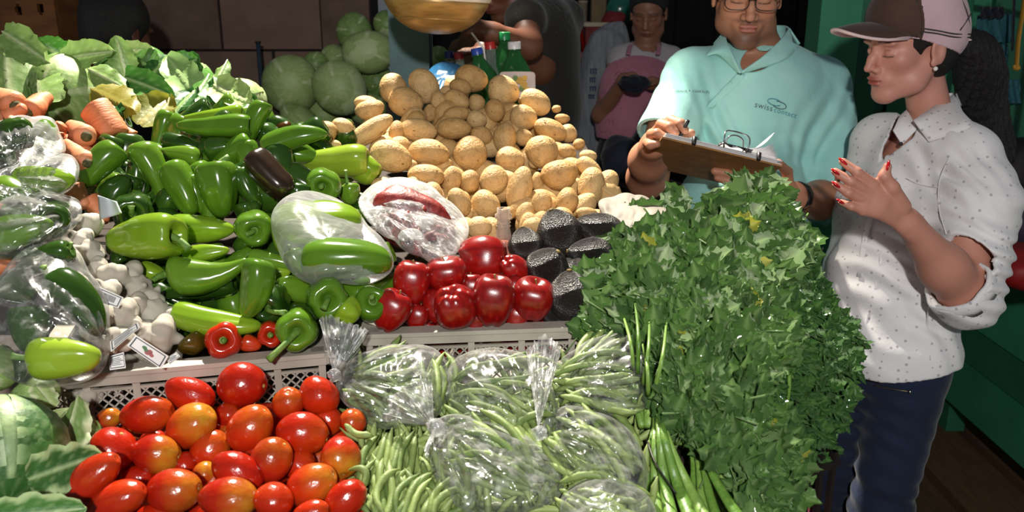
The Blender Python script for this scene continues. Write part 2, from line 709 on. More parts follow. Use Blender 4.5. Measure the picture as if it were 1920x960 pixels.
# brown crate board with hand holes, top left
t = thing('brown_crate', 'brown wooden crate end with two round holes, top left corner', 'crate', P(30, 85, 2.75) * [1, 1, 0])
def crate_face():
    z = 2.75
    x0, x1 = P(-160, 0, z)[0], P(106, 0, z)[0]
    yy = P(50, 40, z)[1]
    zt, zb = P(0, -60, z)[2], P(0, 95, z)[2] - .25
    holes = [(P(38, 0, z)[0], P(0, 18, z)[2]), (P(79, 0, z)[0], P(0, 16, z)[2])]
    nx, nz = 90, 60
    xs, zs = np.linspace(x0, x1, nx), np.linspace(zb, zt, nz)
    keep = []
    v = [(x, y, z_) for y in (yy, yy + .018) for z_ in zs for x in xs]
    def inside(i, j):
        cx_, cz_ = (xs[i] + xs[i + 1]) / 2, (zs[j] + zs[j + 1]) / 2
        return not any(((cx_ - h[0]) / .010) ** 2 + ((cz_ - h[1]) / .017) ** 2 < 1 for h in holes)
    f = []
    on = [[inside(i, j) for j in range(nz - 1)] for i in range(nx - 1)]
    N0 = nx * nz
    for i in range(nx - 1):
        for j in range(nz - 1):
            if on[i][j]:
                a = j * nx + i
                f.append((a, a + 1, a + nx + 1, a + nx))
                f.append((N0 + a, N0 + a + nx, N0 + a + nx + 1, N0 + a + 1))
                for (di, dj, e0, e1) in ((-1, 0, a, a + nx), (1, 0, a + 1, a + nx + 1), (0, -1, a, a + 1), (0, 1, a + nx, a + nx + 1)):
                    ii, jj = i + di, j + dj
                    if not (0 <= ii < nx - 1 and 0 <= jj < nz - 1) or not on[ii][jj]:
                        f.append((e0, e1, N0 + e1, N0 + e0))
    child('front_board', v, f, M_BROWNB, t, smooth=False)
    MB().box((x1 - .02, yy + .02, zb), (x1, yy + .4, zt)).build('side_board', M_BROWNB, t)
    MB().box((x0, yy + .02, zb), (x0 + .02, yy + .4, zt)).build('side_board', M_BROWNB, t)
    MB().box((x0 + .021, yy + .02, zb), (x1 - .021, yy + .4, zb + .02)).build('bottom_board', M_BROWNB, t)
    MB().box((x0 + .021, yy + .38, zb + .021), (x1 - .021, yy + .4, zt)).build('back_board', M_DARK, t)
    for x in (x0 + .02, x1 - .05):
        for y in (yy + .03, yy + .34):
            MB().box((x, y, 0), (x + .03, y + .03, zb)).build('leg', M_DARK, t)
    return x0, x1, yy, zb
CX0, CX1, CYY, CZB = crate_face()
t2 = thing('back_shelf', 'dark wooden shelf against the block wall carrying cabbages and crate', 'shelf', (-1.2, 3.0, 0))
SH = P(560, 250, 2.95)[2] - .04
M_SHELF = plain('back_shelf_wood', '#33281f', .85)
for j in range(6):
    MB().box((-.86, 2.62 + j * .15, SH - .03), (-.20, 2.62 + j * .15 + .147, SH)).build('plank', M_SHELF, t2)
MB().box((-.84, 3.02, SH), (-.22, 3.46, SH + .13)).build('riser_box', M_SHELF, t2)
for x in (-.82, -.26):
    for y in (2.66, 3.45):
        MB().box((x - .03, y - .03, 0), (x + .03, y + .03, SH - .03)).build('leg', M_SHELF, t2)
t.location = V(np.array(t.location))
# ================================================================ produce: materials
M_TOM = None
def tomato_mat():
    m, N, L, B = nt('tomato_skin')
    v0 = coords(N, L)
    vec, rv = rand_off(N, L, v0)
    c = ramp(N, L, noise(N, L, vec, .8, 2), [(.3, '#8e1608'), (.62, '#a82409'), (.85, '#ac360c')])
    c2 = ramp(N, L, rv, [(0, '#860f07'), (.6, '#a82008'), (1, '#ae3a0e')])
    c = mix(N, L, .45, c, c2)
    at = N.new('ShaderNodeObjectInfo')
    sep = N.new('ShaderNodeSeparateColor')
    L.new(at.outputs['Color'], sep.inputs[0])
    xyz = N.new('ShaderNodeSeparateXYZ')
    L.new(v0, xyz.inputs[0])
    # unripe shoulder: yellow where this fruit has not ripened, near the stem end
    sh = math_n(N, L, 'MULTIPLY', math_n(N, L, 'ADD', xyz.outputs[2], .15, True), 1.4)
    sh = math_n(N, L, 'MULTIPLY', sh, noise(N, L, vec, 1.7, 2))
    sh = math_n(N, L, 'MULTIPLY', sh, math_n(N, L, 'MULTIPLY', sep.outputs[0], 1.25), True)
    c = mix(N, L, sh, c, '#a8741c')
    L.new(c, B.inputs['Base Color'])
    B.inputs['Roughness'].default_value = .22
    B.inputs['Specular IOR Level'].default_value = .5
    B.inputs['Subsurface Weight'].default_value = .12
    B.inputs['Subsurface Radius'].default_value = (.03, .008, .003)
    B.inputs['Subsurface Scale'].default_value = .25
    bump(N, L, B, noise(N, L, vec, 3, 2), .12, .01)
    return m
M_TOM = tomato_mat()
M_SCAR = plain('stem_scar', '#a98d45', .7)

def pepper_mat(name, d, l, y, rough=.17):
    m, N, L, B = nt(name)
    vec, rv = rand_off(N, L, coords(N, L))
    c = ramp(N, L, noise(N, L, vec, 22, 3), [(.3, d), (.65, l), (.85, y)])
    c2 = ramp(N, L, rv, [(0, d), (.5, l), (1, y)])
    c = mix(N, L, .45, c, c2)
    L.new(c, B.inputs['Base Color'])
    B.inputs['Roughness'].default_value = rough
    B.inputs['Coat Weight'].default_value = .3
    B.inputs['Coat Roughness'].default_value = .08
    bump(N, L, B, noise(N, L, vec, 45, 2), .16, .002)
    return m
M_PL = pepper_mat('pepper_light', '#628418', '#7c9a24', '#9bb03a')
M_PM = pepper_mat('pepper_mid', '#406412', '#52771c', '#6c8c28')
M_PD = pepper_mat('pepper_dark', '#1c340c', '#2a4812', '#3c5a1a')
M_PR = pepper_mat('pepper_red', '#8e1a08', '#a8240b', '#b6400f')
M_PB = pepper_mat('pepper_brown', '#2a2208', '#5a2c0c', '#3c4a10')
M_EGG = pepper_mat('pepper_purple_brown', '#241a10', '#2f2015', '#3d2a19', .2)
M_STEM = simple('pepper_stem', [(.3, '#3f6a1a'), (.7, '#6f8a3a')], 120, .6, .3, 300)
M_STEMT = simple('pepper_stem_cut', [(.3, '#9aa56a'), (.7, '#b9bb8c')], 160, .7, .2, 300)
M_POT = simple('potato_skin', [(.3, '#8a6636'), (.42, '#b8905a'), (.7, '#cfab72')], 2.2, .55, .25, 7, rnd_mix=('#a8804a', '#d6b884', .45), detail=8, spec=.35, bdist=.05)
M_EYE = plain('potato_eye', '#7a5228', .8)
M_CAR = simple('carrot_skin', [(.3, '#b4623a'), (.6, '#cc7c50'), (.8, '#d69a78')], 35, .6, .5, 90, rnd_mix=('#b8602f', '#d6946f', .4), vscale=(1, 1, 4))
M_CARE = simple('carrot_stub', [(.3, '#2b2414'), (.7, '#5d5a2c')], 150, .8, .4, 300)
M_GAR = simple('garlic_skin', [(.3, '#8f8779'), (.7, '#bfb7a8')], 40, .6, .4, 100, vscale=(4, 4, .6), rnd_mix=('#989082', '#cac3b5', .4))
M_APP = simple('apple_skin', [(.3, '#5c0606'), (.6, '#8a0e0b'), (.85, '#ad3018')], 5, .26, .1, 40, coat=.4, vscale=(1, 1, .25), rnd_mix=('#5a0505', '#94120e', .4))
M_APC = simple('apple_hollow', [(.3, '#5a3a14'), (.7, '#8a7a3a')], 90, .7, .2, 200)
M_AVO = simple('avocado_skin', [(.46, '#0d0b0a'), (.62, '#1d1815'), (.76, '#6a5e54')], 14, .34, .5, 16, rnd_mix=('#161211', '#3a322d', .4), bdist=.03, detail=8)
M_BEAN = simple('bean_skin', [(.3, '#536a30'), (.7, '#7f9350')], 9, .55, .2, 30, rnd_mix=('#4a6229', '#93a35e', .6), vscale=(1, 1, 1), sss=.05)
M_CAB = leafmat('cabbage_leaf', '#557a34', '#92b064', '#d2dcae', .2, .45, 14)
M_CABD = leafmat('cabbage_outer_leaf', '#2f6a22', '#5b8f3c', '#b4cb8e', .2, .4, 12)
M_CABF = leafmat('dark_veined_cabbage_leaf', '#1d4a18', '#437030', '#a8bc88', .12, .5, 22)
M_CABB = leafmat('cabbage_ball_leaf', '#7c9852', '#a3b877', '#cfd8ac', .1, .5, 20)
M_COLL = leafmat('dark_green_leaf', '#1c4a1c', '#2f6a28', '#9fc070', .3, .4, 20)
M_YEL = leafmat('yellowing_leaf', '#6f7a20', '#90842c', '#b8a84e', .35, .5, 18)
M_CEL = leafmat('celery_leaf', '#264818', '#527a34', '#7d9a5c', .22, .42, 40, .12)
M_CELD = leafmat('parsley_leaf', '#244a1c', '#3a6428', '#5c8040', .2, .42, 50, .15)
M_CELY = leafmat('yellow_celery_leaf', '#7f8a20', '#a8aa34', '#c0bc68', .25, .45, 40)
M_STALK = simple('celery_stalk', [(.3, '#4c7426'), (.7, '#7c9e46')], 30, .4, .25, 60, vscale=(8, 8, 1), rnd_mix=('#456c22', '#8eac58', .5))
M_FILM = film('clear_bag', milky=.03, streak=.15, edge=.32)
M_FILMW = film('wrinkled_clear_bag', milky=.10, streak=.40, scale=90, stretch=(1, 1, .4), edge=.35)
M_FILML = film('clear_bag_light', milky=.02, streak=.13, scale=45, edge=.28)
M_FILMP = film('taut_clear_bag', milky=.09, streak=.10, scale=30, stretch=(1, 3, 1), edge=.3)

# ---------------------------------------------------------------- generic placing
def put_fruit(name, mesh, px, py, w, h, ang, z, mat_scale=None, tilt=0.0, depth=None):
    """a fruit whose long axis (local z) lies at ang degrees in the picture, tilted toward the camera by tilt (radians)"""
    m = z / FPX
    a = math.radians(ang)
    ax = camdir(math.cos(a) * math.cos(tilt), math.sin(a) * math.cos(tilt), -math.sin(tilt))
    x, y, zz = basis(ax, camdir(-math.sin(a), math.cos(a), 0))
    return mat4(P(px, py, z), x, y, zz, (h * m / 2, (depth or h) * m / 2, w * m / 2))

def shared(name, v, f, mat):
    o = mk(name, v, f, mat)
    me = o.data
    bpy.data.objects.remove(o)
    return me

def inst(name, me, M=None, parent=None):
    o = bpy.data.objects.new(name, me)
    COL.objects.link(o)
    if parent is not None:
        o.parent = parent
    if M is not None:
        o.matrix_basis = M
    return o

# ---------------------------------------------------------------- tomatoes
def tomato_mesh(seed):
    v, f = sph(28, 18)
    nz = Noise3(seed, 8, 1.6)
    r = 1 + .035 * nz(v)
    t = v[:, 2]
    w = 1 + .05 * (1 - t * t) - .06 * t * rnd.choice([-1, 1])
    out = v * r[:, None]
    out[:, :2] *= w[:, None]
    dimple = np.exp(-((v[:, 0] ** 2 + v[:, 1] ** 2) / .03)) * (t > 0)
    out[:, 2] -= .12 * dimple
    return shared('tomato', out, f, M_TOM)
TM = [tomato_mesh(s) for s in range(5)]
def star_mesh():
    b = MB()
    pts = [(0, 0, .05)] + [(math.cos(a * PI / 5) * (.30 if a % 2 == 0 else .11), math.sin(a * PI / 5) * (.30 if a % 2 == 0 else .11), .0 if a % 2 == 0 else .03) for a in range(10)]
    b.add(pts, [(0, 1 + i, 1 + (i + 1) % 10) for i in range(10)])
    v, f = sweep([(0, 0, .0), (0, 0, .07)], .07, 7)
    b.add(v, f)
    o = b.build('stem_scar', M_SCAR)
    me = o.data
    bpy.data.objects.remove(o)
    return me
STAR = star_mesh()
# px, py, long, short, angle, tilt, yellow, what sets it apart
TOMS = [
    (276, 777, 103, 68, 9, 0, .2, 'dark orange-red oval tomato lying under the striped one'),
    (357, 740, 98, 60, -24, 0, .0, 'dark red plum tomato left of the big top tomato'),
    (454, 722, 97, 80, 0, .2, .0, 'large round bright red tomato at the very top against the white crate'),
    (358, 800, 104, 80, 38, .2, 1.0, 'tomato with yellow stripes and yellow upper right shoulder'),
    (469, 804, 98, 78, 52, .1, .35, 'smooth upright red tomato just below the big top tomato'),
    (540, 757, 66, 58, 80, .6, .3, 'small round tomato with a pale scar on top'),
    (599, 743, 80, 66, -52, 0, .0, 'bright red plum tomato touching the left bag knot'),
    (567, 813, 102, 76, -14, 0, .2, 'large red tomato with its scar at the right end'),
    (639, 857, 80, 74, -70, .7, .9, 'round tomato with a yellow star scar beside the loose beans'),
    (585, 910, 100, 76, 28, .1, .6, 'red tomato with a yellow blotch near the lower right'),
    (646, 938, 94, 66, 42, 0, .0, 'plum tomato in the lower right corner by the beans'),
    (508, 863, 90, 74, 50, .1, .3, 'oval tomato slanting up right in the middle of the heap'),
    (446, 885, 108, 66, -32, 0, .0, 'long red tomato slanting down right in the middle'),
    (428, 934, 112, 78, 0, .1, .7, 'big tomato at the bottom with a yellow right end'),
    (326, 921, 105, 80, 8, .1, .5, 'fat tomato at the bottom with a yellowish lower edge'),
    (293, 851, 92, 72, -8, 0, 1.0, 'dull orange oval tomato on the left'),
    (213, 841, 74, 82, 60, .1, .0, 'dark red tomato at the left edge of the heap'),
    (172, 898, 132, 68, 40, 0, .1, 'long pointed red tomato tucked beneath the cabbage leaf'),
    (220, 937, 112, 66, 22, 0, .1, 'long pointed tomato in the lower left corner'),
    (256, 897, 66, 46, 5, 0, .0, 'small dark red tomato sunk between its neighbours at left'),
    (201, 787, 54, 40, 35, 0, 1.3, 'yellow and orange unripe tomato against the crate side'),
    (393, 846, 86, 66, 45, 0, .3, 'half hidden orange-red tomato left of centre'),
    (514, 937, 66, 70, 80, 0, .1, 'tomato cut by the bottom edge between two big ones'),
    (427, 778, 50, 46, 30, 0, .1, 'small sunken tomato below the big top tomato'),
    (384, 888, 46, 44, 60, 0, 2.0, 'yellow-green unripe tomato deep in a gap'),
    (616, 787, 62, 50, -60, 0, .1, 'sunken red tomato below the plum tomato at right'),
    (662, 790, 44, 48, 70, .4, .3, 'small red tomato peeping from under the left bean bag'),
    (563, 872, 60, 56, 30, 0, .1, 'sunken red tomato under the large one with the scar'),
    (346, 872, 50, 50, 0, 0, .0, 'dark tomato deep in the gap left of centre'),
    (625, 905, 54, 46, 50, 0, .1, 'sunken tomato between the two lower right ones'),
    (300, 967, 90, 50, 0, 0, .3, 'tomato mostly below the bottom edge of the picture'),
    (585, 962, 70, 46, 10, 0, .1, 'tomato low at the bottom edge right of centre'),
    (480, 845, 50, 44, 10, 0, .1, 'sunken tomato hidden behind the middle ones'),
]
HUMP = .0
for i, (px, py, w, h, ang, tilt, yel, lab) in enumerate(TOMS):
    back = any(k in lab for k in ('sunken', 'sunk', 'deep', 'half hidden', 'hidden behind', 'unripe', 'mostly below'))
    z = float(ZS(px, py)) + (.022 if back else -.012)
    M = put_fruit('tomato', None, px, py, w, h, ang, z, tilt=tilt)
    o = inst('tomato', TM[i % 5], M)
    o.color = (min(1, yel), 0, 0, 1)
    tag(o, lab + ' in the tomato heap', 'tomato', 'plum tomatoes heaped in front')
    if not back and (tilt > 0 or yel > .3 or i in (7, 11)):
        s = inst('stem_scar', STAR, Matrix.Translation((0, 0, .87)), o)
for i in range(46):
    px, py = rnd.uniform(195, 670), rnd.uniform(790, 985)
    if py < 850 and px < 250:
        continue
    z = float(ZS(px, py)) + rnd.uniform(.05, .10)
    M = put_fruit('tomato', None, px, py, rnd.uniform(80, 100), rnd.uniform(60, 75), rnd.uniform(0, 180), z)
    o = inst('tomato', TM[i % 5], M)
    o.color = (rnd.choice([0, 0, .4]), 0, 0, 1)
    tag(o, 'red tomato buried under the top layer of the tomato heap', 'tomato', 'buried tomatoes')

# ---------------------------------------------------------------- peppers
BELL = [(.02, .17), (.10, .16), (.22, .10), (.38, .03), (.55, -.01), (.72, .0), (.86, .035), (.95, .09), (1.0, .17), (1.0, .27), (.97, .38), (.92, .50), (.85, .61), (.76, .72), (.66, .81), (.54, .89), (.40, .95), (.22, .99), (.02, 1.0)]
LONGP = [(.02, .07), (.2, .04), (.42, .0), (.62, .0), (.8, .02), (.93, .07), (1.0, .15), (1.0, .27), (.96, .40), (.9, .52), (.82, .63), (.72, .73), (.60, .82), (.47, .90), (.32, .955), (.16, .99), (.02, 1.0)]
THIN = [(.02, .02), (.3, .0), (.6, .01), (.9, .06), (1.0, .14), (.94, .26), (.82, .40), (.66, .54), (.5, .67), (.38, .78), (.28, .88), (.18, .96), (.02, 1.0)]
BLOCK = [(.02, .17), (.10, .16), (.22, .10), (.38, .03), (.55, -.01), (.72, .0), (.86, .035), (.95, .09), (1.0, .17), (1.0, .30), (.99, .45), (.97, .60), (.94, .73), (.86, .84), (.72, .92), (.52, .97), (.28, .975), (.02, .95)]
PROF = dict(bell=BELL, long=LONGP, thin=THIN, block=BLOCK)

def pepper(px0, py0, px1, py1, w, kind='long', mat=None, lab='', bend=0., z0=0., z1=0., stem=1, seed=None, lobes=None, amp=None, group='green peppers heaped in the white crate', off=0., stemdir=None, cat='pepper', wh=1.0):
    """from the stem end (px0, py0) to the tip (px1, py1); w = thickness in px; z0, z1 = depth offsets of the two ends; bend sideways as part of the length"""
    seed = seed if seed is not None else int(px0 * 7 + py0 * 13 + px1) % 9973
    r_ = random.Random(seed)
    cxm, cym = (px0 + px1) / 2, (py0 + py1) / 2
    zc = float(ZS(cxm, cym)) + off
    A, Bp = P(px0, py0, zc + z0), P(px1, py1, zc + z1)
    Lg = np.linalg.norm(Bp - A)
    R = w * 1.1 * zc / FPX / 2
    zz = (Bp - A) / Lg
    scr = np.cross(zz, CF)
    if np.linalg.norm(scr) < .15:
        scr = CR.copy()
    x, y, zz = basis(zz, scr)
    pr = PROF[kind]
    lob = lobes or r_.choice([3, 4])
    am = amp if amp is not None else (.125 if kind in ('bell', 'block') else .07)
    ph = r_.uniform(0, 6.28)
    nz = Noise3(seed, 8, 1.1 / R)
    seg = 30
    a = np.arange(seg) / seg * 2 * PI
    v = []
    for (r, t) in pr:
        s = t * Lg
        lobf = 1 - am * (1 - np.abs(np.cos((a * lob + ph + t * .8) / 2))) ** 1.3 * (1.6 if t > .5 else 1.0) * min(1, r * 1.6) - am * .4
        if t > .6 and kind in ('bell', 'block'):
            lobf *= 1 + .05 * np.sin(a + ph)
        bx = bend * Lg * 4 * t * (1 - t)
        cx_ = np.cos(a) * R * r * lobf + bx
        cy_ = np.sin(a) * R * r * lobf * wh
        v.append(np.stack([cx_, cy_, np.full(seg, s)], 1))
    v = np.concatenate(v)
    v += (nz(v) * .055 * R)[:, None] * np.stack([v[:, 0], v[:, 1], np.zeros(len(v))], 1) / R
    f = []
    for i in range(len(pr) - 1):
        for j in range(seg):
            k = (j + 1) % seg
            f.append((i * seg + j, i * seg + k, (i + 1) * seg + k, (i + 1) * seg + j))
    f.append(tuple(reversed(range(seg))))
    f.append(tuple((len(pr) - 1) * seg + j for j in range(seg)))
    M = mat4(A, x, y, zz)
    o = mk('pepper', v, f, mat or M_PM, M=M)
    tag(o, lab, cat, group)
    if stem:
        z_in = pr[0][1] * Lg
        sl = R * (1.0 if kind in ('bell', 'block') else 1.1) * (stem if stem > 0 else 1)
        dx, dy = r_.uniform(-.4, .4), r_.uniform(-.4, .4)
        if stemdir:
            dx, dy = stemdir
        pts = curve([(0, 0, z_in + .002), (dx * sl * .1, dy * sl * .1, z_in - sl * .4), (dx * sl * .6, dy * sl * .6, z_in - sl * .85), (dx * sl * 1.2, dy * sl * 1.2, z_in - sl * 1.1)], 7)
        rs = np.array([.30, .19, .145, .13, .13, .14, .17]) * R * (1 if kind in ('bell', 'block') else .95)
        sv, sf = sweep(pts, rs, 9)
        st = mk('stem', sv, sf, M_STEM, o)
        # calyx: a low wavy disc round the stem
        n = 15
        cv = [(0, 0, z_in - .001)] + [(math.cos(j / n * 2 * PI) * R * (.34 + .06 * math.cos(j * 2 * PI / 3)), math.sin(j / n * 2 * PI) * R * (.34 + .06 * math.cos(j * 2 * PI / 3)), z_in - .0035 - .0 * j) for j in range(n)]
        cv[0] = (0, 0, z_in - .006)
        mk('calyx', cv, [(0, 1 + j, 1 + (j + 1) % n) for j in range(n)], M_STEM, o)
    return o

G = 'in the green pepper heap'
PEP = [
    (224, 276, 152, 352, 56, 'long', M_PM, 'fat green pepper with broad white glints at upper left, beside the carrots', dict(z0=.0, z1=-.02, stem=0, bend=-.06)),
    (258, 270, 305, 392, 60, 'thin', M_PM, 'curled green pepper hanging like a hook with its thin tip down', dict(bend=.10, stem=0)),
    (375, 300, 288, 284, 40, 'thin', M_PM, 'thin green pepper pointing right behind the hook-shaped one', dict(stem=.5, z0=.03, z1=.02, bend=-.05)),
    (322, 308, 362, 402, 62, 'bell', M_PM, 'green pepper standing upright with a long bright ridge', dict(z0=.01, stem=0)),
    (402, 306, 418, 408, 74, 'bell', M_PM, 'squarish green pepper standing upright, stem on top', dict(z0=.0, stem=.6, stemdir=(.8, -.5))),
    (356, 330, 384, 402, 38, 'long', M_PM, 'narrow green pepper squeezed between two upright ones', dict(z0=.03, z1=.03, stem=0)),
    (448, 318, 486, 392, 46, 'long', M_PD, 'dark green pepper beside the brown one', dict(z0=.03, z1=.03, stem=0)),
    (470, 236, 330, 236, 46, 'bell', M_PM, 'long glossy green pepper lying level near the top', dict(stem=0, wh=1.2, bend=.02)),
    (455, 212, 338, 224, 36, 'long', M_PL, 'pale green ridge of a pepper on top of the level one', dict(stem=0, bend=.04, off=.02)),
    (392, 196, 290, 254, 38, 'long', M_PD, 'dark green pepper leaning behind at the top left', dict(stem=0, bend=.06, off=.04)),
    (438, 184, 398, 205, 26, 'thin', M_PM, 'small light pepper tip standing against the leaves', dict(stem=0, off=.05)),
    (497, 192, 462, 280, 40, 'long', M_PM, 'green pepper standing up with its rounded end high', dict(bend=-.08, stem=0, off=-.03)),
    (545, 244, 510, 236, 28, 'long', M_PB, 'small dark brown pepper end behind the upright one', dict(stem=0, off=.03, z0=.0)),
    (494, 282, 614, 250, 46, 'long', M_PM, 'glossy green pepper pointing right toward the potatoes', dict(stem=.8, bend=.08, off=-.02)),
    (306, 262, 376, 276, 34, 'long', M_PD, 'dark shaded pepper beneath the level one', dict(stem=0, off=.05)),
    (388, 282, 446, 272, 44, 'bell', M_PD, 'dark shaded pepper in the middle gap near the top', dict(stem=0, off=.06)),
    (472, 290, 540, 368, 60, 'block', M_EGG, 'dark brown-purple pepper with a white glint', dict(stem=.5, off=-.02, group=None)),
    (248, 402, 252, 384, 72, 'bell', M_PD, 'dark green pepper facing us with an open hollow end at left', dict(z0=-.03, z1=.06, stem=.6, stemdir=(-.5, .3))),
    (333, 441, 204, 452, 88, 'bell', M_PL, 'big pale green bell pepper with its hollow end facing right', dict(z0=-.03, z1=.01, stem=.8, off=-.03, stemdir=(.6, -.2))),
    (318, 430, 440, 430, 56, 'long', M_PL, 'pale green pepper behind the big bell pepper, tip right', dict(stem=0, off=.02)),
    (478, 436, 468, 408, 66, 'bell', M_PM, 'small round green pepper facing us above the bagged one', dict(z0=-.03, z1=.05, stem=.5, stemdir=(.6, .5))),
    (345, 480, 430, 468, 34, 'long', M_PL, 'flat pale pepper under the tip of the pale one', dict(stem=0, off=.02)),
    (318, 512, 466, 487, 78, 'thin', M_PM, 'large curved green pepper with its stem at lower left', dict(bend=-.13, stem=1.3, off=-.03, stemdir=(-.5, 0))),
    (468, 480, 556, 500, 34, 'long', M_PM, 'green pepper partly behind the curved one on the right', dict(stem=0, off=.02)),
    (500, 512, 545, 510, 26, 'long', M_PL, 'small pale pepper piece left of the clear bag', dict(stem=0, off=.03)),
    (487, 488, 462, 596, 58, 'bell', M_PM, 'green pepper standing on end across the middle', dict(stem=0, off=-.05, bend=.05, amp=.12)),
    (498, 582, 530, 540, 62, 'bell', M_PD, 'dark green pepper facing down left, stem visible', dict(z0=-.03, z1=.04, stem=1.2, stemdir=(-.9, .3))),
    (556, 624, 562, 602, 78, 'bell', M_PM, 'dark glossy bell pepper facing us above the crate rim', dict(z0=-.04, z1=.06, stem=1.2, stemdir=(.9, .5), off=-.01)),
    (328, 588, 490, 612, 54, 'bell', M_PL, 'long pale green pepper lying level above the red ones', dict(stem=0, off=-.02, bend=-.04, wh=1.15)),
    (440, 530, 302, 552, 42, 'long', M_PD, 'dark green pepper beneath the large curved one', dict(stem=0, off=.02)),
    (616, 562, 604, 548, 76, 'bell', M_PM, 'bell pepper facing us right of the middle with pale stem', dict(z0=-.04, z1=.06, stem=.7, stemdir=(.5, .2), off=-.01)),
    (580, 545, 520, 530, 56, 'bell', M_PM, 'round green pepper under the left end of the clear bag', dict(stem=0, z0=.04)),
    (640, 534, 696, 552, 62, 'block', M_PM, 'knobbly green pepper under the right end of the clear bag', dict(stem=0, z0=.03, amp=.14)),
    (700, 562, 690, 590, 66, 'bell', M_PM, 'green pepper next to the red apples with stem up', dict(stem=.7, z0=-.02, z1=.03, off=.0)),
    (640, 575, 672, 598, 56, 'bell', M_PL, 'pale green pepper below the knobbly one', dict(stem=0, off=-.02)),
    (736, 468, 712, 480, 40, 'long', M_PM, 'small green pepper tip between bag and meat parcel', dict(stem=0, off=.03)),
    (418, 636, 420, 652, 66, 'bell', M_PR, 'red pepper facing us with a green star-shaped stem, above the rim', dict(z0=-.03, z1=.05, stem=.4, group=None)),
    (352, 632, 376, 660, 56, 'bell', M_PB, 'brownish green and red pepper at the left above the rim', dict(stem=0, group=None)),
    (456, 640, 490, 650, 34, 'long', M_PR, 'small red pepper right of the round red one', dict(stem=0, group=None)),
    (506, 630, 512, 616, 50, 'bell', M_PR, 'red and green pepper half behind the glossy bell pepper', dict(z0=-.02, z1=.05, stem=.7, group=None)),
    (690, 300, 560, 304, 60, 'bell', M_PL, 'large bright pale bell pepper below the potatoes', dict(stem=0, off=.0, amp=.13, wh=1.2)),
    (668, 305, 706, 336, 56, 'block', M_PL, 'bright bell pepper lobe at right end below the potatoes', dict(stem=0, off=-.02, amp=.12)),
    (604, 352, 606, 334, 66, 'bell', M_PM, 'round green pepper facing us above the clear bag', dict(z0=-.04, z1=.05, stem=.5, off=-.02)),
    (652, 346, 660, 384, 42, 'long', M_PM, 'green pepper with pale stem above the meat parcel', dict(stem=1., off=.0, stemdir=(.1, .3))),
    (560, 345, 560, 400, 44, 'long', M_PD, 'dark green pepper beside the round one above the clear bag', dict(stem=0, off=.03)),
    (205, 375, 238, 330, 50, 'bell', M_PD, 'dark pepper under the fat one at upper left', dict(stem=0, off=.03)),
    (250, 330, 236, 372, 44, 'long', M_PD, 'dark pepper left of the hook-shaped one', dict(stem=0, off=.05)),
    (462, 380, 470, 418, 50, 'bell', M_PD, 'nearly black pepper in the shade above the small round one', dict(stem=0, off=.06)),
    (262, 508, 312, 520, 40, 'long', M_PL, 'pale yellow-green pepper under the big bell beside the garlic', dict(stem=0, off=.02)),
    (448, 412, 520, 462, 50, 'long', M_PD, 'dark pepper low in the gap left of the bag', dict(stem=0, off=.06)),
    (230, 495, 212, 470, 34, 'long', M_PD, 'dark pepper beneath the big bell at its left end', dict(stem=0, off=.03)),
    (540, 590, 600, 588, 44, 'bell', M_PD, 'dark pepper low between the two facing bell peppers', dict(stem=0, off=.03)),
]
for (a, b_, c, d, w, kd, mt, lab, kw) in PEP:
    kw = dict(kw)
    g = kw.pop('group', 'green peppers heaped in the white crate')
    pepper(a, b_, c, d, w, kd, mt, lab + ' ' + G if 'heap' not in lab else lab, group=g, **kw)
# buried ones
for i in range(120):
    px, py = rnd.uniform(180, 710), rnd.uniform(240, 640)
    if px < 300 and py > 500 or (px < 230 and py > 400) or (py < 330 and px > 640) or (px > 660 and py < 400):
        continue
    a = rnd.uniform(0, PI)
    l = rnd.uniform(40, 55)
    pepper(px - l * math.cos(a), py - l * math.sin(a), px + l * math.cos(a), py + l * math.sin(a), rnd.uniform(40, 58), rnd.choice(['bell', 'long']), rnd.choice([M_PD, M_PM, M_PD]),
           'shaded green pepper buried under the top layer of the pepper heap', off=rnd.uniform(.07, .11), stem=0, group='buried green peppers', seed=i)
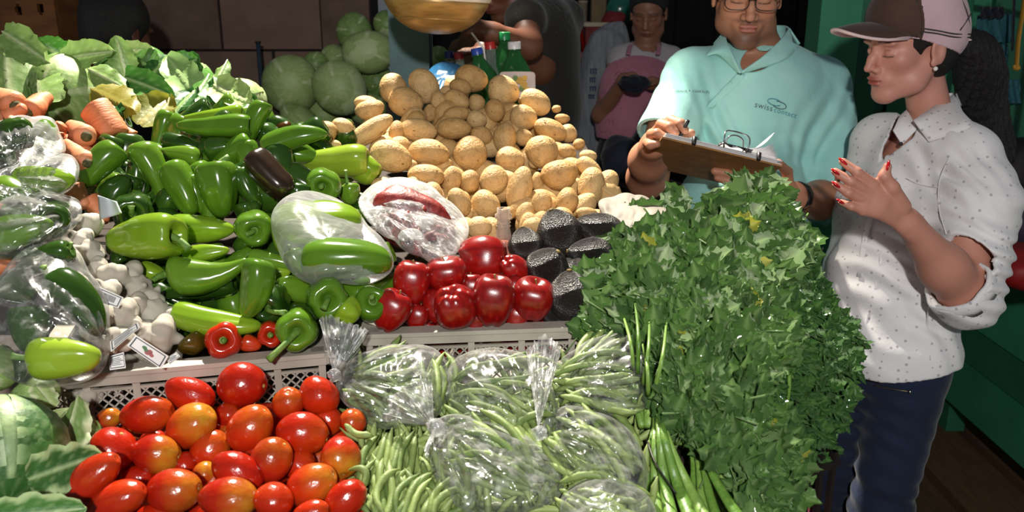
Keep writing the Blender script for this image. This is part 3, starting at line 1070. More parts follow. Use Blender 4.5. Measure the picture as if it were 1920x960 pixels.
# bagged peppers
GL = 'green peppers in the clear bags at the left'
PEPB = [
    (572, 487, 736, 492, 86, 'bell', M_PM, 'green pepper inside the big taut clear bag in the middle, at its bottom', dict(stem=0, off=-.05, group='peppers in the middle bag', bend=.03)),
    (520, 440, 680, 415, 110, 'bell', M_PL, 'pale green pepper in upper half of the taut clear middle bag', dict(stem=0, off=-.01, group='peppers in the middle bag')),
    (545, 470, 570, 515, 40, 'long', M_PM, 'small green pepper end at lower left of the middle bag', dict(stem=.5, off=-.02, group='peppers in the middle bag')),
    (92, 520, 192, 628, 78, 'long', M_PD, 'dark glossy curved pepper in the front left clear bag', dict(stem=.6, bend=.08, off=-.05)),
    (62, 672, 188, 668, 80, 'bell', M_PL, 'pale green bell pepper at the bottom of the front left bag', dict(stem=1.2, off=-.06, stemdir=(.1, .1))),
    (52, 575, 58, 660, 76, 'bell', M_PD, 'dark squat pepper beside the curved one in the front left bag', dict(stem=0, off=-.02)),
    (132, 466, 12, 530, 46, 'long', M_PD, 'dark long pepper with pale tip in the front left bag', dict(stem=.6, off=-.03, bend=-.05)),
    (4, 530, 60, 562, 62, 'bell', M_PD, 'dark pepper at the left edge of the front left bag', dict(stem=0, off=-.01)),
    (38, 668, 36, 715, 36, 'long', M_PD, 'narrow dark pepper beside the pale bell in the front left bag', dict(stem=0, off=-.0)),
    (-10, 445, 100, 420, 70, 'long', M_PM, 'mid green pepper in the third clear bag from the top at left', dict(stem=0, off=-.04)),
    (100, 412, 84, 396, 60, 'bell', M_PD, 'dark pepper facing us in the third clear bag from the top at left', dict(z0=-.05, z1=.03, stem=0, off=-.02)),
    (10, 400, 130, 385, 44, 'long', M_PM, 'green pepper at the upper side of the third bag at left', dict(stem=0, off=.01)),
    (0, 460, 80, 465, 50, 'long', M_PD, 'dark pepper under the third bag at left', dict(stem=0, off=.0)),
    (30, 345, 140, 335, 60, 'long', M_PL, 'pale pepper in the shiny second clear bag at left', dict(stem=0, off=-.04)),
    (-5, 352, 60, 368, 50, 'long', M_PM, 'green pepper at the left of the shiny second bag', dict(stem=0, off=-.02)),
    (40, 245, 12, 262, 62, 'bell', M_PD, 'dark round pepper in the topmost clear bag at left', dict(z0=-.02, z1=.03, stem=0, off=-.03)),
    (20, 290, -4, 300, 46, 'bell', M_PD, 'dark pepper low in the topmost clear bag at left', dict(stem=0, off=-.02)),
    (70, 240, 108, 268, 50, 'long', M_PM, 'lighter pepper at right in the topmost clear bag', dict(stem=0, off=-.02)),
]
for (a, b_, c, d, w, kd, mt, lab, kw) in PEPB:
    kw = dict(kw)
    g = kw.pop('group', GL)
    pepper(a, b_, c, d, w, kd, mt, lab, group=g, **kw)

# ---------------------------------------------------------------- potatoes
def pot_mesh(seed):
    v, f = sph(26, 16)
    n1, n2 = Noise3(seed, 7, 1.3), Noise3(seed + 50, 9, 3.5)
    r = 1 + .07 * n1(v) + .018 * n2(v)
    return shared('potato', v * r[:, None], f, M_POT)
PM_ = [pot_mesh(s + 100) for s in range(7)]
b = MB()
for s in range(6):
    a, t_ = s * 2.4, -.8 + s * .31
    c_ = np.array([math.cos(a) * math.cos(t_), math.sin(a) * math.cos(t_), math.sin(t_)]) * 1.0
    x, y, zz = basis(c_, (0, 0, 1))
    pts = [c_ * 1.0 + x * .09 * math.cos(q) + y * .035 * math.sin(q) for q in np.linspace(0, 2 * PI, 7)[:-1]]
    b.add([c_ * 1.06] + pts, [(0, 1 + i, 1 + (i + 1) % 6) for i in range(6)])
o = b.build('eye', M_EYE)
PEYE = o.data
bpy.data.objects.remove(o)
ZP = [(470, 180, 140, 150, 90), (535, 245, 190, 145, -14), (628, 165, 145, 175, -60), (865, 125, 165, 130, -10), (812, 168, 110, 80, -20), (790, 232, 135, 100, -25), (1020, 190, 165, 150, -30), (980, 290, 105, 115, 90), (890, 250, 90, 90, 0), (1185, 245, 160, 120, -30),
      (1125, 320, 135, 125, 0), (1145, 245, 90, 60, -15), (335, 245, 120, 70, 0), (355, 285, 150, 100, 15), (345, 395, 270, 105, 33), (145, 390, 100, 100, 0), (222, 368, 110, 85, -20), (600, 385, 185, 118, -3), (780, 375, 170, 108, -2), (655, 300, 72, 90, 90), (700, 240, 80, 110, 90), (785, 305, 130, 84, 5),
      (890, 332, 108, 90, -10), (915, 412, 108, 94, -20), (855, 502, 170, 180, 90), (1030, 420, 150, 118, 80), (1125, 420, 92, 90, 0), (1215, 495, 165, 165, 0), (1255, 380, 170, 110, -25), (1345, 400, 95, 95, 60), (1340, 495, 95, 82, -20), (465, 515, 210, 155, -15), (655, 497, 200, 138, -10),
      (1055, 527, 148, 125, -5), (1305, 612, 190, 155, 10), (630, 612, 182, 122, -5), (765, 630, 140, 98, 78), (855, 640, 112, 100, 90), (975, 632, 148, 142, 90), (1105, 680, 235, 128, 77), (1215, 747, 122, 105, 90), (1345, 740, 140, 112, 72), (1463, 670, 190, 138, 82), (934, 755, 160, 132, -28),
      (805, 745, 150, 105, -60), (842, 800, 62, 68, 90), (905, 868, 125, 108, 0), (1130, 800, 115, 88, 70), (1440, 805, 110, 70, -5), (1445, 512, 88, 62, -10), (1452, 572, 150, 86, -35), (172, 455, 84, 48, -5), (490, 392, 112, 80, 90), (1180, 862, 118, 84, 0), (740, 182, 70, 44, 10),
      (1318, 328, 76, 50, -5), (1288, 278, 46, 40, 0), (1195, 640, 100, 60, 90), (985, 880, 86, 66, 90), (1048, 800, 80, 70, 30), (560, 560, 70, 60, 0), (1180, 545, 70, 60, 20), (730, 560, 80, 70, 10), (1400, 455, 60, 60, 0), (1545, 704, 100, 62, -10)]
pts = [(560 + a / 2.667, 100 + b_ / 2.667) for a, b_, *_ in ZP]
rl = rows(pts, 24, 'the potato heap')
ANG_WORD = lambda w, h: 'long' if max(w, h) / min(w, h) > 1.75 else 'oval' if max(w, h) / min(w, h) > 1.22 else 'round'
for i, ((a, b_, w, h, ang), (px, py)) in enumerate(zip(ZP, pts)):
    w, h = w / 2.667, h / 2.667
    small = max(w, h) < 40
    z = float(ZS(px, py)) + (.03 if small else 0) - (max(w, h) - 50) * .0004
    M = put_fruit('potato', None, px, py, max(w, h) if ang not in (0,) else w, min(w, h) if ang not in (0,) else h, ang, z)
    o = inst('potato', PM_[i % 7], M)
    tag(o, ('small ' if small else '') + ANG_WORD(w, h) + ' tan potato, ' + rl[i], 'potato', 'potatoes in the heap')
    inst('eye', PEYE, Matrix.Rotation(i * 1.3, 4, 'Z'), o)
for i in range(150):
    px, py = rnd.uniform(600, 1150), rnd.uniform(165, 440)
    if abs(px - 880) > (py - 130) * 1.15 + 10 or (px < 700 and py > 330) or (px < 850 and py > 400) or (px > 1060 and py > 420):
        continue
    z = float(ZS(px, py)) + rnd.choice([.055, .075, .10])
    M = put_fruit('potato', None, px, py, rnd.uniform(48, 64), rnd.uniform(40, 50), rnd.uniform(0, 180), z)
    o = inst('potato', PM_[i % 7], M)
    tag(o, 'tan potato buried beneath the top layer of the potato heap', 'potato', 'buried potatoes')

# ---------------------------------------------------------------- apples
def apple_mesh(seed):
    v, f = sph(30, 20)
    a = np.arctan2(v[:, 1], v[:, 0])
    t = v[:, 2]
    rr = np.sqrt(1 - np.clip(t, -1, 1) ** 2)
    lob = 1 + .07 * np.cos(5 * a) * np.clip(-t, 0, 1) + .02 * np.cos(3 * a + seed)
    w = 1 - .24 * np.clip(-t, 0, 1) + .02 * t
    out = v / ((np.abs(v) ** 2.7).sum(1) ** (1 / 2.7))[:, None] * .96
    out[:, :2] *= (w * lob)[:, None]
    out[:, 2] = out[:, 2] * 1.1 - .34 * np.exp(-(rr / .28) ** 2) * (t > 0) + .22 * np.exp(-(rr / .3) ** 2) * (t < 0) - .05 * np.cos(5 * a) * np.exp(-((rr - .5) / .2) ** 2) * (t < 0)
    out *= (1 + .02 * Noise3(seed, 6, 1.2)(v))[:, None]
    return shared('apple', out, f, M_APP)
AM = [apple_mesh(s) for s in range(3)]
sv, sf = sweep(curve([(0, 0, .6), (.02, 0, .85), (.1, .02, 1.08)], 6), [.045, .035, .035, .035, .04, .055], 7)
ASTEM = shared('stem', sv, sf, M_APC)
cv = [(0, 0, -.80)] + [(math.cos(a) * (.10 if k % 2 else .19), math.sin(a) * (.10 if k % 2 else .19), -.81 - (.02 if k % 2 else .0)) for k, a in enumerate(np.linspace(0, 2 * PI, 11)[:-1])]
ACAL = shared('calyx', cv, [(0, 1 + (i + 1) % 10, 1 + i) for i in range(10)], M_APC)
# zoom coordinates: x, y, along, across, angle of the stem axis, tilt toward the camera
ZA = [(718, 412, 200, 195, -8, .1, 'large shiny apple lying on its side on top of the apple heap'), (868, 468, 130, 125, -50, -.6, 'apple with knobbly base facing us right of the top one'), (382, 535, 190, 165, 80, .1, 'matte red apple at the left side above the pepper'),
      (548, 495, 150, 185, 95, .2, 'apple with a curved glint left of the top one'), (588, 640, 180, 190, -80, -.85, 'apple whose star-shaped base faces the camera'), (770, 615, 215, 190, 82, .2, 'tall shiny apple standing in the middle front'),
      (955, 612, 180, 185, 75, .35, 'round apple beside the avocados'), (288, 662, 180, 165, 60, .1, 'deep red apple at the far left by the bell pepper'), (412, 692, 110, 100, 70, 0, 'small dark apple low behind the crate rim left'),
      (505, 640, 150, 130, 90, 0, 'apple behind the star-faced one'), (668, 560, 130, 110, 90, 0, 'dark apple in the gap below the top one'), (870, 560, 120, 110, 60, 0, 'dark apple behind the round one'), (690, 700, 110, 90, 80, 0, 'apple low at the rim between the star-faced and tall ones'),
      (880, 690, 120, 110, 80, 0, 'apple low at the rim between the tall and round ones'),
      (380, 815, 100, 90, 80, 0, 'apple seen through the lattice, leftmost'), (520, 825, 120, 110, 80, 0, 'apple seen through the lattice, second from left'), (640, 820, 120, 110, 60, 0, 'apple seen through the lattice, third from left'),
      (780, 815, 130, 120, 90, 0, 'apple seen through the lattice, fourth from left'), (900, 830, 140, 130, 80, 0, 'apple seen through the lattice, fifth from left'), (1020, 805, 130, 120, 80, 0, 'apple seen through the lattice, rightmost'),
      (455, 760, 120, 110, 70, 0, 'apple just under the rim at left inside the crate'), (600, 760, 120, 110, 70, 0, 'apple just under the rim at centre left inside the crate'), (740, 755, 120, 110, 70, 0, 'apple just under the rim at centre inside the crate'), (950, 750, 130, 120, 70, 0, 'apple just under the rim at right inside the crate')]
for i, (a, b_, w, h, ang, tilt, lab) in enumerate(ZA):
    px, py = 620 + a / 2.527, 320 + b_ / 2.527
    low = b_ > 700
    z = float(ZS(px, py)) + (.0 if i < 8 else .04)
    if low:
        z = 1.235
    M = put_fruit('apple', None, px, py, w / 2.3, h / 2.25, ang, z, tilt=tilt)
    o = inst('apple', AM[i % 3], M)
    tag(o, 'dark red ' + lab, 'apple', 'red apples in the second white crate')
    inst('stem', ASTEM, None, o)
    inst('calyx', ACAL, None, o)

# ---------------------------------------------------------------- avocados
def avo_mesh(seed):
    v, f = sph(30, 20)
    t = v[:, 2]
    w = 1 - .30 * np.clip(t, 0, 1) ** 1.3 + .03 * (1 - t * t)
    out = v.copy()
    out[:, :2] *= w[:, None]
    out *= (1 + .015 * Noise3(seed, 8, 2)(v) + .006 * Noise3(seed + 9, 12, 14)(v))[:, None]
    return shared('avocado', out, f, M_AVO)
VM = [avo_mesh(s) for s in range(3)]
sv, sf = sweep([(0, 0, .96), (0, 0, 1.03)], [.09, .11], 8)
VBUT = shared('stem_button', sv, sf, M_APC)
ZV = [(1080, 290, 205, 185, 110, .3, 'rough round avocado highest on the left'), (1285, 278, 230, 130, 160, 0, 'smooth long avocado pointing right at the top'), (1240, 402, 215, 150, 170, 0, 'grey rough avocado in the middle right'), (1030, 462, 185, 185, 60, .5, 'black round avocado in the middle left'),
      (922, 348, 150, 140, 100, .2, 'grey speckled avocado at the left beside the glass bottle'), (1140, 600, 235, 195, 95, .2, 'large black avocado at the front above the crate rim'), (1392, 356, 110, 60, 0, 0, 'small end of an avocado under the celery leaves'), (1065, 690, 110, 70, 0, 0, 'avocado low behind the rim'),
      (1150, 480, 150, 120, 20, 0, 'dark avocado sunk in the gap between the others'), (1200, 500, 190, 150, 100, 0, 'dark avocado half under the celery leaves'), (1150, 800, 120, 110, 0, 0, 'dark avocado seen through the lattice')]
for i, (a, b_, w, h, ang, tilt, lab) in enumerate(ZV):
    px, py = 620 + a / 2.527, 320 + b_ / 2.527
    z = float(ZS(px, py)) + (.0 if i < 6 else .035)
    if b_ > 750:
        z = 1.24
    M = put_fruit('avocado', None, px, py, w / 2.25, h / 2.15, ang, z, tilt=tilt)
    o = inst('avocado', VM[i % 3], M)
    tag(o, lab + ' of the avocados', 'avocado', 'black avocados beside the apples')
    inst('stem_button', VBUT, None, o)

# ---------------------------------------------------------------- carrots
def carrot(px0, py0, px1, py1, w, lab, z0=0, z1=0, off=0, r1=.45, seed=1, bend=0, dark=True):
    zc = float(ZS((px0 + px1) / 2, (py0 + py1) / 2)) + off
    A, Bp = P(px0, py0, zc + z0), P(px1, py1, zc + z1)
    L_ = np.linalg.norm(Bp - A)
    R = w * zc / FPX / 2
    x, y, zz = basis(Bp - A, np.cross(Bp - A, CF) + CR * .01)
    t = np.linspace(0, 1, 22)
    rad = R * (1 - (1 - r1) * t ** 1.1)
    rad[0] *= .45
    rad[1] *= .9
    rad[-1] *= .3
    rad[-2] *= .75
    rad = rad * (1 + .02 * np.sin(t * 60 + seed))
    pts = np.stack([bend * L_ * 4 * t * (1 - t), 0 * t, t * L_], 1)
    nz = Noise3(seed, 8, 60)
    v, f = sweep(pts, rad, 20)
    v[:, :2] += (nz(v) * .0012)[:, None]
    o = mk('carrot', v, f, M_CAR, M=mat4(A, x, y, zz))
    tag(o, lab, 'carrot', 'carrots between the bags and the peppers')
    sv, sf = sweep([(0, 0, .0035), (0, 0, -.002), (0, 0, -.005)], [R * .5, R * .42, R * .25], 10)
    mk('leaf_stub', sv, sf, M_CARE, o)
    return o
carrot(210, 260, 172, 198, 62, 'large thick carrot pointing down right with dark stub, tallest of the carrots', off=-.03, r1=.9, bend=-.06, seed=3)
carrot(162, 256, 130, 234, 44, 'short bright carrot with a round dark stub beside the large one', z0=-.03, z1=.05, seed=4)
carrot(50, 212, 92, 180, 50, 'stout carrot with dark stub facing us behind the top clear bag', z0=-.03, z1=.04, seed=5)
carrot(30, 200, -20, 172, 52, 'fat carrot cut by the left edge of the picture', z0=-.03, z1=.03, seed=6)
carrot(14, 222, 50, 200, 40, 'carrot under the two at the upper left', off=.03, seed=7)
carrot(164, 306, 120, 266, 40, 'carrot with dark stub facing down right beside the shiny bag', z0=-.03, z1=.04, seed=8)
carrot(250, 258, 225, 235, 28, 'small carrot behind the large thick one', off=.04, seed=9)
carrot(96, 262, 118, 230, 46, 'pale carrot behind the top clear bag', off=.05, seed=10)
carrot(175, 300, 150, 270, 40, 'shaded carrot under the large thick one', off=.05, seed=11)
carrot(-10, 505, 30, 490, 34, 'orange carrot end at the left edge above the front bag', off=.04, seed=12)
carrot(135, 350, 165, 390, 46, 'reddish carrot in shade left of the garlic string', off=.05, seed=13)
carrot(165, 370, 200, 420, 40, 'reddish carrot in shade right of the second bag', off=.06, seed=14)
carrot(185, 285, 190, 330, 36, 'carrot under the fat glinting pepper', off=.06, seed=15)
for i in range(16):
    px, py = rnd.uniform(0, 190), rnd.uniform(215, 400)
    a = rnd.uniform(0, PI)
    o = carrot(px, py, px + 50 * math.cos(a), py + 50 * math.sin(a), 42, 'carrot buried beneath the clear bags at the left', off=.10, seed=20 + i)
    o['group'] = 'buried carrots'

# ---------------------------------------------------------------- garlic
def gar_mesh(seed):
    v, f = sph(36, 20)
    a = np.arctan2(v[:, 1], v[:, 0])
    t = v[:, 2]
    out = v.copy()
    lob = 1 + .20 * (np.abs(np.cos(a * 4 + seed)) - .6) * (1 - t * t)
    out[:, :2] *= lob[:, None]
    out[:, 2] = np.where(t > 0, t * .72 + .55 * np.clip(t - .80, 0, 1) / .2 * .7, t * .72)
    k = np.clip((t - .72) / .28, 0, 1)
    out[:, :2] *= (1 - .35 * k)[:, None]
    top = t > .8
    out[top, :2] = v[top, :2] * .55 / 1.0
    return shared('garlic_bulb', out, f, M_GAR)
GM = [gar_mesh(s) for s in range(3)]
GARL = [(163, 425, 60), (150, 452, 56), (170, 478, 58), (132, 500, 60), (140, 530, 50), (212, 522, 66), (198, 548, 60), (243, 515, 58), (262, 540, 50), (234, 595, 72), (262, 575, 56), (292, 588, 60), (304, 630, 80), (285, 560, 52), (262, 625, 66), (322, 600, 50), (225, 635, 66), (258, 660, 70), (318, 655, 60), (192, 590, 60), (205, 640, 60), (125, 470, 50), (185, 505, 50),
        (290, 610, 50), (240, 560, 46), (170, 560, 60), (180, 620, 60), (225, 680, 66), (190, 690, 60), (255, 700, 60), (215, 720, 60), (160, 705, 60), (290, 690, 60), (165, 740, 56)]
gl = rows([(a, b_) for a, b_, _ in GARL], 30, 'the garlic heap')
for i, (px, py, w) in enumerate(GARL):
    z = float(ZS(px, py)) + (0 if i < 23 else .045) + .0
    if py > 650:
        z = float(ZS(px, 650)) + .06 - .0003 * (py - 650)
    M = put_fruit('garlic_bulb', None, px, py, w * .96, w, rnd.uniform(0, 360), z, tilt=rnd.uniform(-.5, .9))
    o = inst('garlic_bulb', GM[i % 3], M)
    tag(o, 'white garlic bulb, ' + gl[i], 'garlic', 'white garlic bulbs beside the peppers')

# ---------------------------------------------------------------- net cards on the garlic
M_CARD = plain('white_card', '#d8d6d2', .5)
M_INK = plain('printed_ink', '#2a2830', .6)
M_INKR = plain('printed_red', '#9a4a4c', .6)
M_INKG = plain('printed_green', '#4c7a50', .6)
def card(corners, lab, kind, doff=-.04):
    """flat paper tag: 4 picture corners, bordered, with bar code or flower print"""
    cz = float(ZS(*np.mean(corners, 0))) + doff
    c = [P(a, b_, cz + k) for (a, b_), k in zip(corners, (.0, .006, .004, -.002))]
    n = np.cross(c[1] - c[0], c[3] - c[0])
    n /= np.linalg.norm(n)
    if n @ CF > 0:
        n = -n
    t = thing('paper_tag', lab, 'tag', np.mean(c, 0), 'printed paper tags on the garlic')
    def q(u, v, d):
        return (1 - u) * (1 - v) * c[0] + u * (1 - v) * c[1] + u * v * c[2] + (1 - u) * v * c[3] + n * d
    def rect(name, u0, v0, u1, v1, d, mat, b=None):
        vv = [q(u0, v0, d), q(u1, v0, d), q(u1, v1, d), q(u0, v1, d)]
        vv += [x - n * .0006 for x in vv]
        fs = [(0, 1, 2, 3), (7, 6, 5, 4), (0, 4, 5, 1), (1, 5, 6, 2), (2, 6, 7, 3), (3, 7, 4, 0)]
        if b is not None:
            b.add(vv, fs)
        else:
            child(name, vv, fs, mat, t, smooth=False)
    rect('sheet', 0, 0, 1, 1, 0, M_CARD)
    fr = MB()
    for (a0, b0, a1, b1) in ((.05, .08, .95, .14), (.05, .86, .95, .92), (.05, .14, .08, .86), (.92, .14, .95, .86)):
        rect('', a0, b0, a1, b1, .0009, None, fr)
    fr.build('printed_border', M_INK, t)
    if kind == 'bar':
        bb_ = MB()
        u = .14
        r_ = random.Random(5)
        while u < .80:
            w_ = r_.choice([.008, .012, .02])
            rect('', u, .24, u + w_, .72, .0009, None, bb_)
            u += w_ + r_.choice([.012, .016])
        bb_.build('bar_code', M_INK, t)
    elif kind == 'flower':
        for (uu, vv_, mm, nm) in ((.45, .5, M_INKG, 'printed_leaf'), (.55, .42, M_INKR, 'printed_flower'), (.62, .58, M_INKR, 'printed_flower'), (.38, .4, M_INKG, 'printed_leaf'), (.5, .62, M_INKR, 'printed_flower')):
            fb_ = MB()
            ps = [q(uu + .07 * math.cos(a), vv_ + .13 * math.sin(a), .0011) for a in np.linspace(0, 2 * PI, 9)[:-1]]
            fb_.add(ps, [tuple(range(8))])
            fb_.build(nm, mm, t)
    else:
        bb_ = MB()
        for r in range(5):
            rect('', .14, .25 + .11 * r, .14 + .55 + .1 * ((r * 7) % 3), .29 + .11 * r, .0009, None, bb_)
        bb_.build('printed_lines', M_INK, t)
card([(178, 534), (232, 558), (222, 578), (168, 560)], 'white tag printed with a bar code below the garlic string', 'bar', -.045)
card([(206, 640), (258, 604), (262, 614), (208, 660)], 'slanting printed tag at the left of the garlic, edge up', 'lines', -.05)
card([(254, 628), (316, 668), (302, 692), (238, 648)], 'tag with a red and green flower print at the crate rim', 'flower', -.06)
card([(205, 668), (232, 660), (236, 690), (206, 694)], 'small tag with a printed frame beside the flower tag', 'lines', -.04)
card([(312, 672), (330, 660), (338, 668), (318, 684)], 'small white tag corner right of the flower tag', 'lines', -.05)
# curled blue-white paper
u, w_ = np.meshgrid(np.linspace(0, 1, 9), np.linspace(0, 1, 9))
gx = 184 + 34 * u + 6 * w_ * u + 4 * w_
gy = 366 + 12 * u + 46 * w_ - 24 * u * w_
gz = 1.20 - .02 * np.sin(u * 3) + .012 * w_
pv = PA(gx, gy, gz - .03).reshape(-1, 3)
pf = [(j * 9 + i, j * 9 + i + 1, j * 9 + i + 10, j * 9 + i + 9) for j in range(8) for i in range(8)]
o = mk('paper_scrap', pv, pf, plain('paper_scrap', '#b9c3cb', .6), loc=pv.mean(0))
md = o.modifiers.new('t', 'SOLIDIFY')
md.thickness = .0008
tag(o, 'curled bluish white paper scrap above the garlic string', 'paper')
# ================================================================ crates
M_CRATE = simple('white_crate_plastic', [(.3, '#857c70'), (.7, '#aea69a')], 14, .5, .3, 60, rnd_mix=('#857b70', '#b4ada2', .3))
M_CRATEB = plain('black_crate_plastic', '#1a1514', .45)
M_PINK = plain('pink_crate_plastic', '#a8545c', .5)

def crate(A, Bp, h, depth, lab, npan, mat=None, group=None, skirt=.0):
    """open crate; A, Bp = the two upper front corners; front side with diamond lattice panels"""
    mat = mat or M_CRATE
    A, Bp = np.array(A, float), np.array(Bp, float)
    e = Bp - A
    L_ = np.linalg.norm(e)
    e /= L_
    dn = np.array([0, 0, -1.0])
    bk = np.cross(dn, e)
    bk /= np.linalg.norm(bk)
    if bk[1] < 0:
        bk = -bk
    t = thing('produce_crate', lab, 'crate', (A + Bp) / 2 + dn * h + bk * depth / 2, group)
    def W(u, v, w):
        return A + e * u + dn * v + bk * w
    def bar(b, p, q, w_, h_, up):
        b.bar(p, q, w_, h_, up)
    def side(O, ex, Ln, nrm, n, front):
        o_ = lambda u, v: O + ex * u + dn * v
        r = MB()
        r.bar(o_(-.006, .010), o_(Ln + .006, .010), .016, .018, nrm)
        r.bar(o_(-.004, .003), o_(Ln + .004, .003), .006, .026, nrm)
        r.build('rim', mat, t)
        pw = Ln / n
        for i in range(n + 1):
            p_ = MB()
            p_.bar(o_(i * pw, .018), o_(i * pw, h), .009, .006, nrm)
            p_.build('post', mat, t)
        lo = MB()
        lo.bar(o_(0, h - .007), o_(Ln, h - .007), .006, .014, nrm)
        lo.bar(o_(0, .027), o_(Ln, .027), .004, .004, nrm)
        lo.build('bottom_rail', mat, t)
        for i in range(n):
            g = MB()
            x0, x1 = i * pw + .004, (i + 1) * pw - .004
            y0, y1 = .027, h - .012
            sp = .0125
            k = -int((y1 - y0) / sp) - 1
            while x0 + k * sp < x1:
                for sgn in (1, -1):
                    # diagonal clipped to the panel
                    xs_ = x0 + k * sp if sgn > 0 else x1 - k * sp
                    pts_ = []
                    ta, tb = 0, y1 - y0
                    if sgn > 0:
                        ta = max(ta, x0 - xs_)
                        tb = min(tb, x1 - xs_)
                    else:
                        ta = max(ta, xs_ - x1)
                        tb = min(tb, xs_ - x0)
                    if tb - ta > .003:
                        g.bar(o_(xs_ + sgn * ta, y0 + ta), o_(xs_ + sgn * tb, y0 + tb), .0018, .0022, nrm)
                k += 1
            g.build('lattice_panel', mat, t)
    side(A, e, L_, -bk, npan, True)
    m = max(2, round(depth / .06))
    side(A, bk, depth, -e, m, False)
    side(Bp, bk, depth, e, m, False)
    side(A + bk * depth, e, L_, bk, npan, False)
    f_ = MB()
    nb = 9
    for i in range(nb):
        f_.bar(W(L_ * (i + .5) / nb, h - .002, 0), W(L_ * (i + .5) / nb, h - .002, depth), L_ / nb * .75, .003, (0, 0, 1))
    f_.build('floor_grid', mat, t)
    return t

a0, b0 = P(180, 694, 1.05), P(602, 656, 1.12)
ee = (b0 - a0) / np.linalg.norm(b0 - a0)
crate(a0 - ee * .07, b0, .112, .34, 'worn white lattice crate holding the green peppers behind the tomatoes', 6, group='white lattice crates')
a1, b1 = P(692, 621, 1.165), P(1112, 606, 1.18)
e1 = (b1 - a1) / np.linalg.norm(b1 - a1)
crate(a1, b1 + e1 * .04, .115, .30, 'worn white lattice crate holding the red apples and avocados', 5, group='white lattice crates')
# the black crates under the celery, stacked down to the floor
a2, b2 = P(1420, 872, 1.00), P(1562, 868, 1.07)
z = (a2[2] + b2[2]) / 2
a2[2] = b2[2] = z
def black_crate(z, lab):
    A, Bp = np.array([a2[0], a2[1], z]), np.array([b2[0], b2[1], z])
    t = thing('black_crate', lab, 'crate', ((A[0] + Bp[0]) / 2, A[1] + .12, z - .28), 'black crates stacked under the celery')
    e = Bp - A
    L_ = np.linalg.norm(e)
    e /= L_
    bk = np.array([-e[1], e[0], 0])
    for (O, d, l, nr) in ((A, e, L_, -bk), (A, bk, .30, -e), (Bp, bk, .30, e), (A + bk * .30, e, L_, bk)):
        for v in (.012, .10, .19, .268):
            MB().bar(O + d * 0 + (0, 0, -v), O + d * l + (0, 0, -v), .008, .022, nr).build('rail', M_CRATEB, t)
        n = max(4, round(l / .022))
        for i in range(n + 1):
            MB().bar(O + d * l * i / n + (0, 0, 0), O + d * l * i / n + (0, 0, -.278), .007, .006, nr).build('slat', M_CRATEB, t)
    MB().box((min(A[0], Bp[0]), A[1] + .0, z - .28), (max(A[0], Bp[0]), A[1] + .30, z - .27)).build('floor_panel', M_CRATEB, t)
    c_ = A + e * .012 + bk * .014
    MB().bar(A + bk * .10 + e * .012 + (0, 0, -.15), A + bk * .10 + e * (L_ - .012) + (0, 0, -.15), .17, .18, (0, 0, 1)).build('pink_lining', M_PINK, t)
black_crate(z, 'black slatted plastic crate with pink lining under the celery')
black_crate(z - .285, 'black slatted crate below the one under the celery')
black_crate(z - .57, 'lowest black slatted crate standing on the floor')
zb = z - .57 - .28
MB_ = MB().box((a2[0], a2[1], 0), (b2[0], a2[1] + .3, zb - .001)).build('crate_stand', M_DARK)
tag(MB_, 'low dark wooden block on the floor under the black crates', 'stand')

# ================================================================ beans
def bean_mesh(bend, seed):
    t = np.linspace(0, 1, 13)
    r_ = np.random.RandomState(seed)
    pts = np.stack([bend * 4 * t * (1 - t) + .012 * np.sin(t * 7 + seed), .01 * np.sin(t * 9 + seed), t - .5], 1)
    rad = .039 * (1 + .08 * np.sin(t * 40 + seed))
    rad[0], rad[1], rad[-1], rad[-2] = .012, .030, .006, .022
    v, f = sweep(pts, rad, 8)
    return shared('green_bean', v, f, M_BEAN)
BM = [bean_mesh(b_, i) for i, b_ in enumerate([0, .03, -.03, .06, -.06, .10, -.10, .16])]
def bean(px, py, ang, lpx, off, lab, grp, bi=None, tilt=0.):
    z = float(ZS(px, py)) + off
    a = math.radians(ang)
    # follow the slope of the heap: sample depth at both ends
    dz = float(ZS(px + math.cos(a) * lpx / 2, py - math.sin(a) * lpx / 2)) - float(ZS(px - math.cos(a) * lpx / 2, py + math.sin(a) * lpx / 2))
    m = z / FPX
    ax = camdir(math.cos(a) * lpx * m, math.sin(a) * lpx * m, dz * .9 + tilt)
    x, y, zz = basis(ax, camdir(-math.sin(a), math.cos(a), 0))
    Ls = lpx * m
    th = rnd.uniform(.098, .122) / max(.06, 1)
    M = mat4(P(px, py, z), x, y, zz, (th, th, Ls))
    # bend scales with thickness, so use the stronger bends for long pods
    o = inst('green_bean', BM[rnd.randrange(8) if bi is None else bi], M)
    tag(o, lab, 'green bean', grp)
    return o
def bundle(cx, cy, ang, half_len, half_w, lab, grp, lpx=130, fan=0., layers=3, hump=.02, base=0., n_along=1, step=13, bi=None, jit=7):
    for ly in range(layers):
        w = -half_w
        while w <= half_w:
            for k in range(n_along):
                q = w / half_w if half_w else 0
                along = (k - (n_along - 1) / 2) * (2 * half_len / n_along) + rnd.uniform(-.12, .12) * half_len * 2
                a = ang + fan * q + rnd.uniform(-jit, jit) + (ly * 9 * (1 if ly % 2 else -1))
                ca, sa = math.cos(math.radians(ang)), math.sin(math.radians(ang))
                px = cx + along * ca - w * sa
                py = cy - along * sa - w * ca
                bean(px, py, a, lpx * rnd.uniform(.82, 1.15), base - hump * (1 - q * q) + ly * .011 + rnd.uniform(-.002, .002), lab, grp, bi)
            w += step * rnd.uniform(.85, 1.2)
B1 = 'green bean pod inside the upper left clear bean bag'
bundle(728, 690, 16, 70, 34, B1, 'beans in the upper left bag', 120, 14, 2)
bundle(700, 745, -24, 60, 26, B1, 'beans in the upper left bag', 110, -10, 2)
bundle(818, 720, 92, 50, 20, B1, 'beans in the upper left bag', 115, 4, 2, base=-.01)
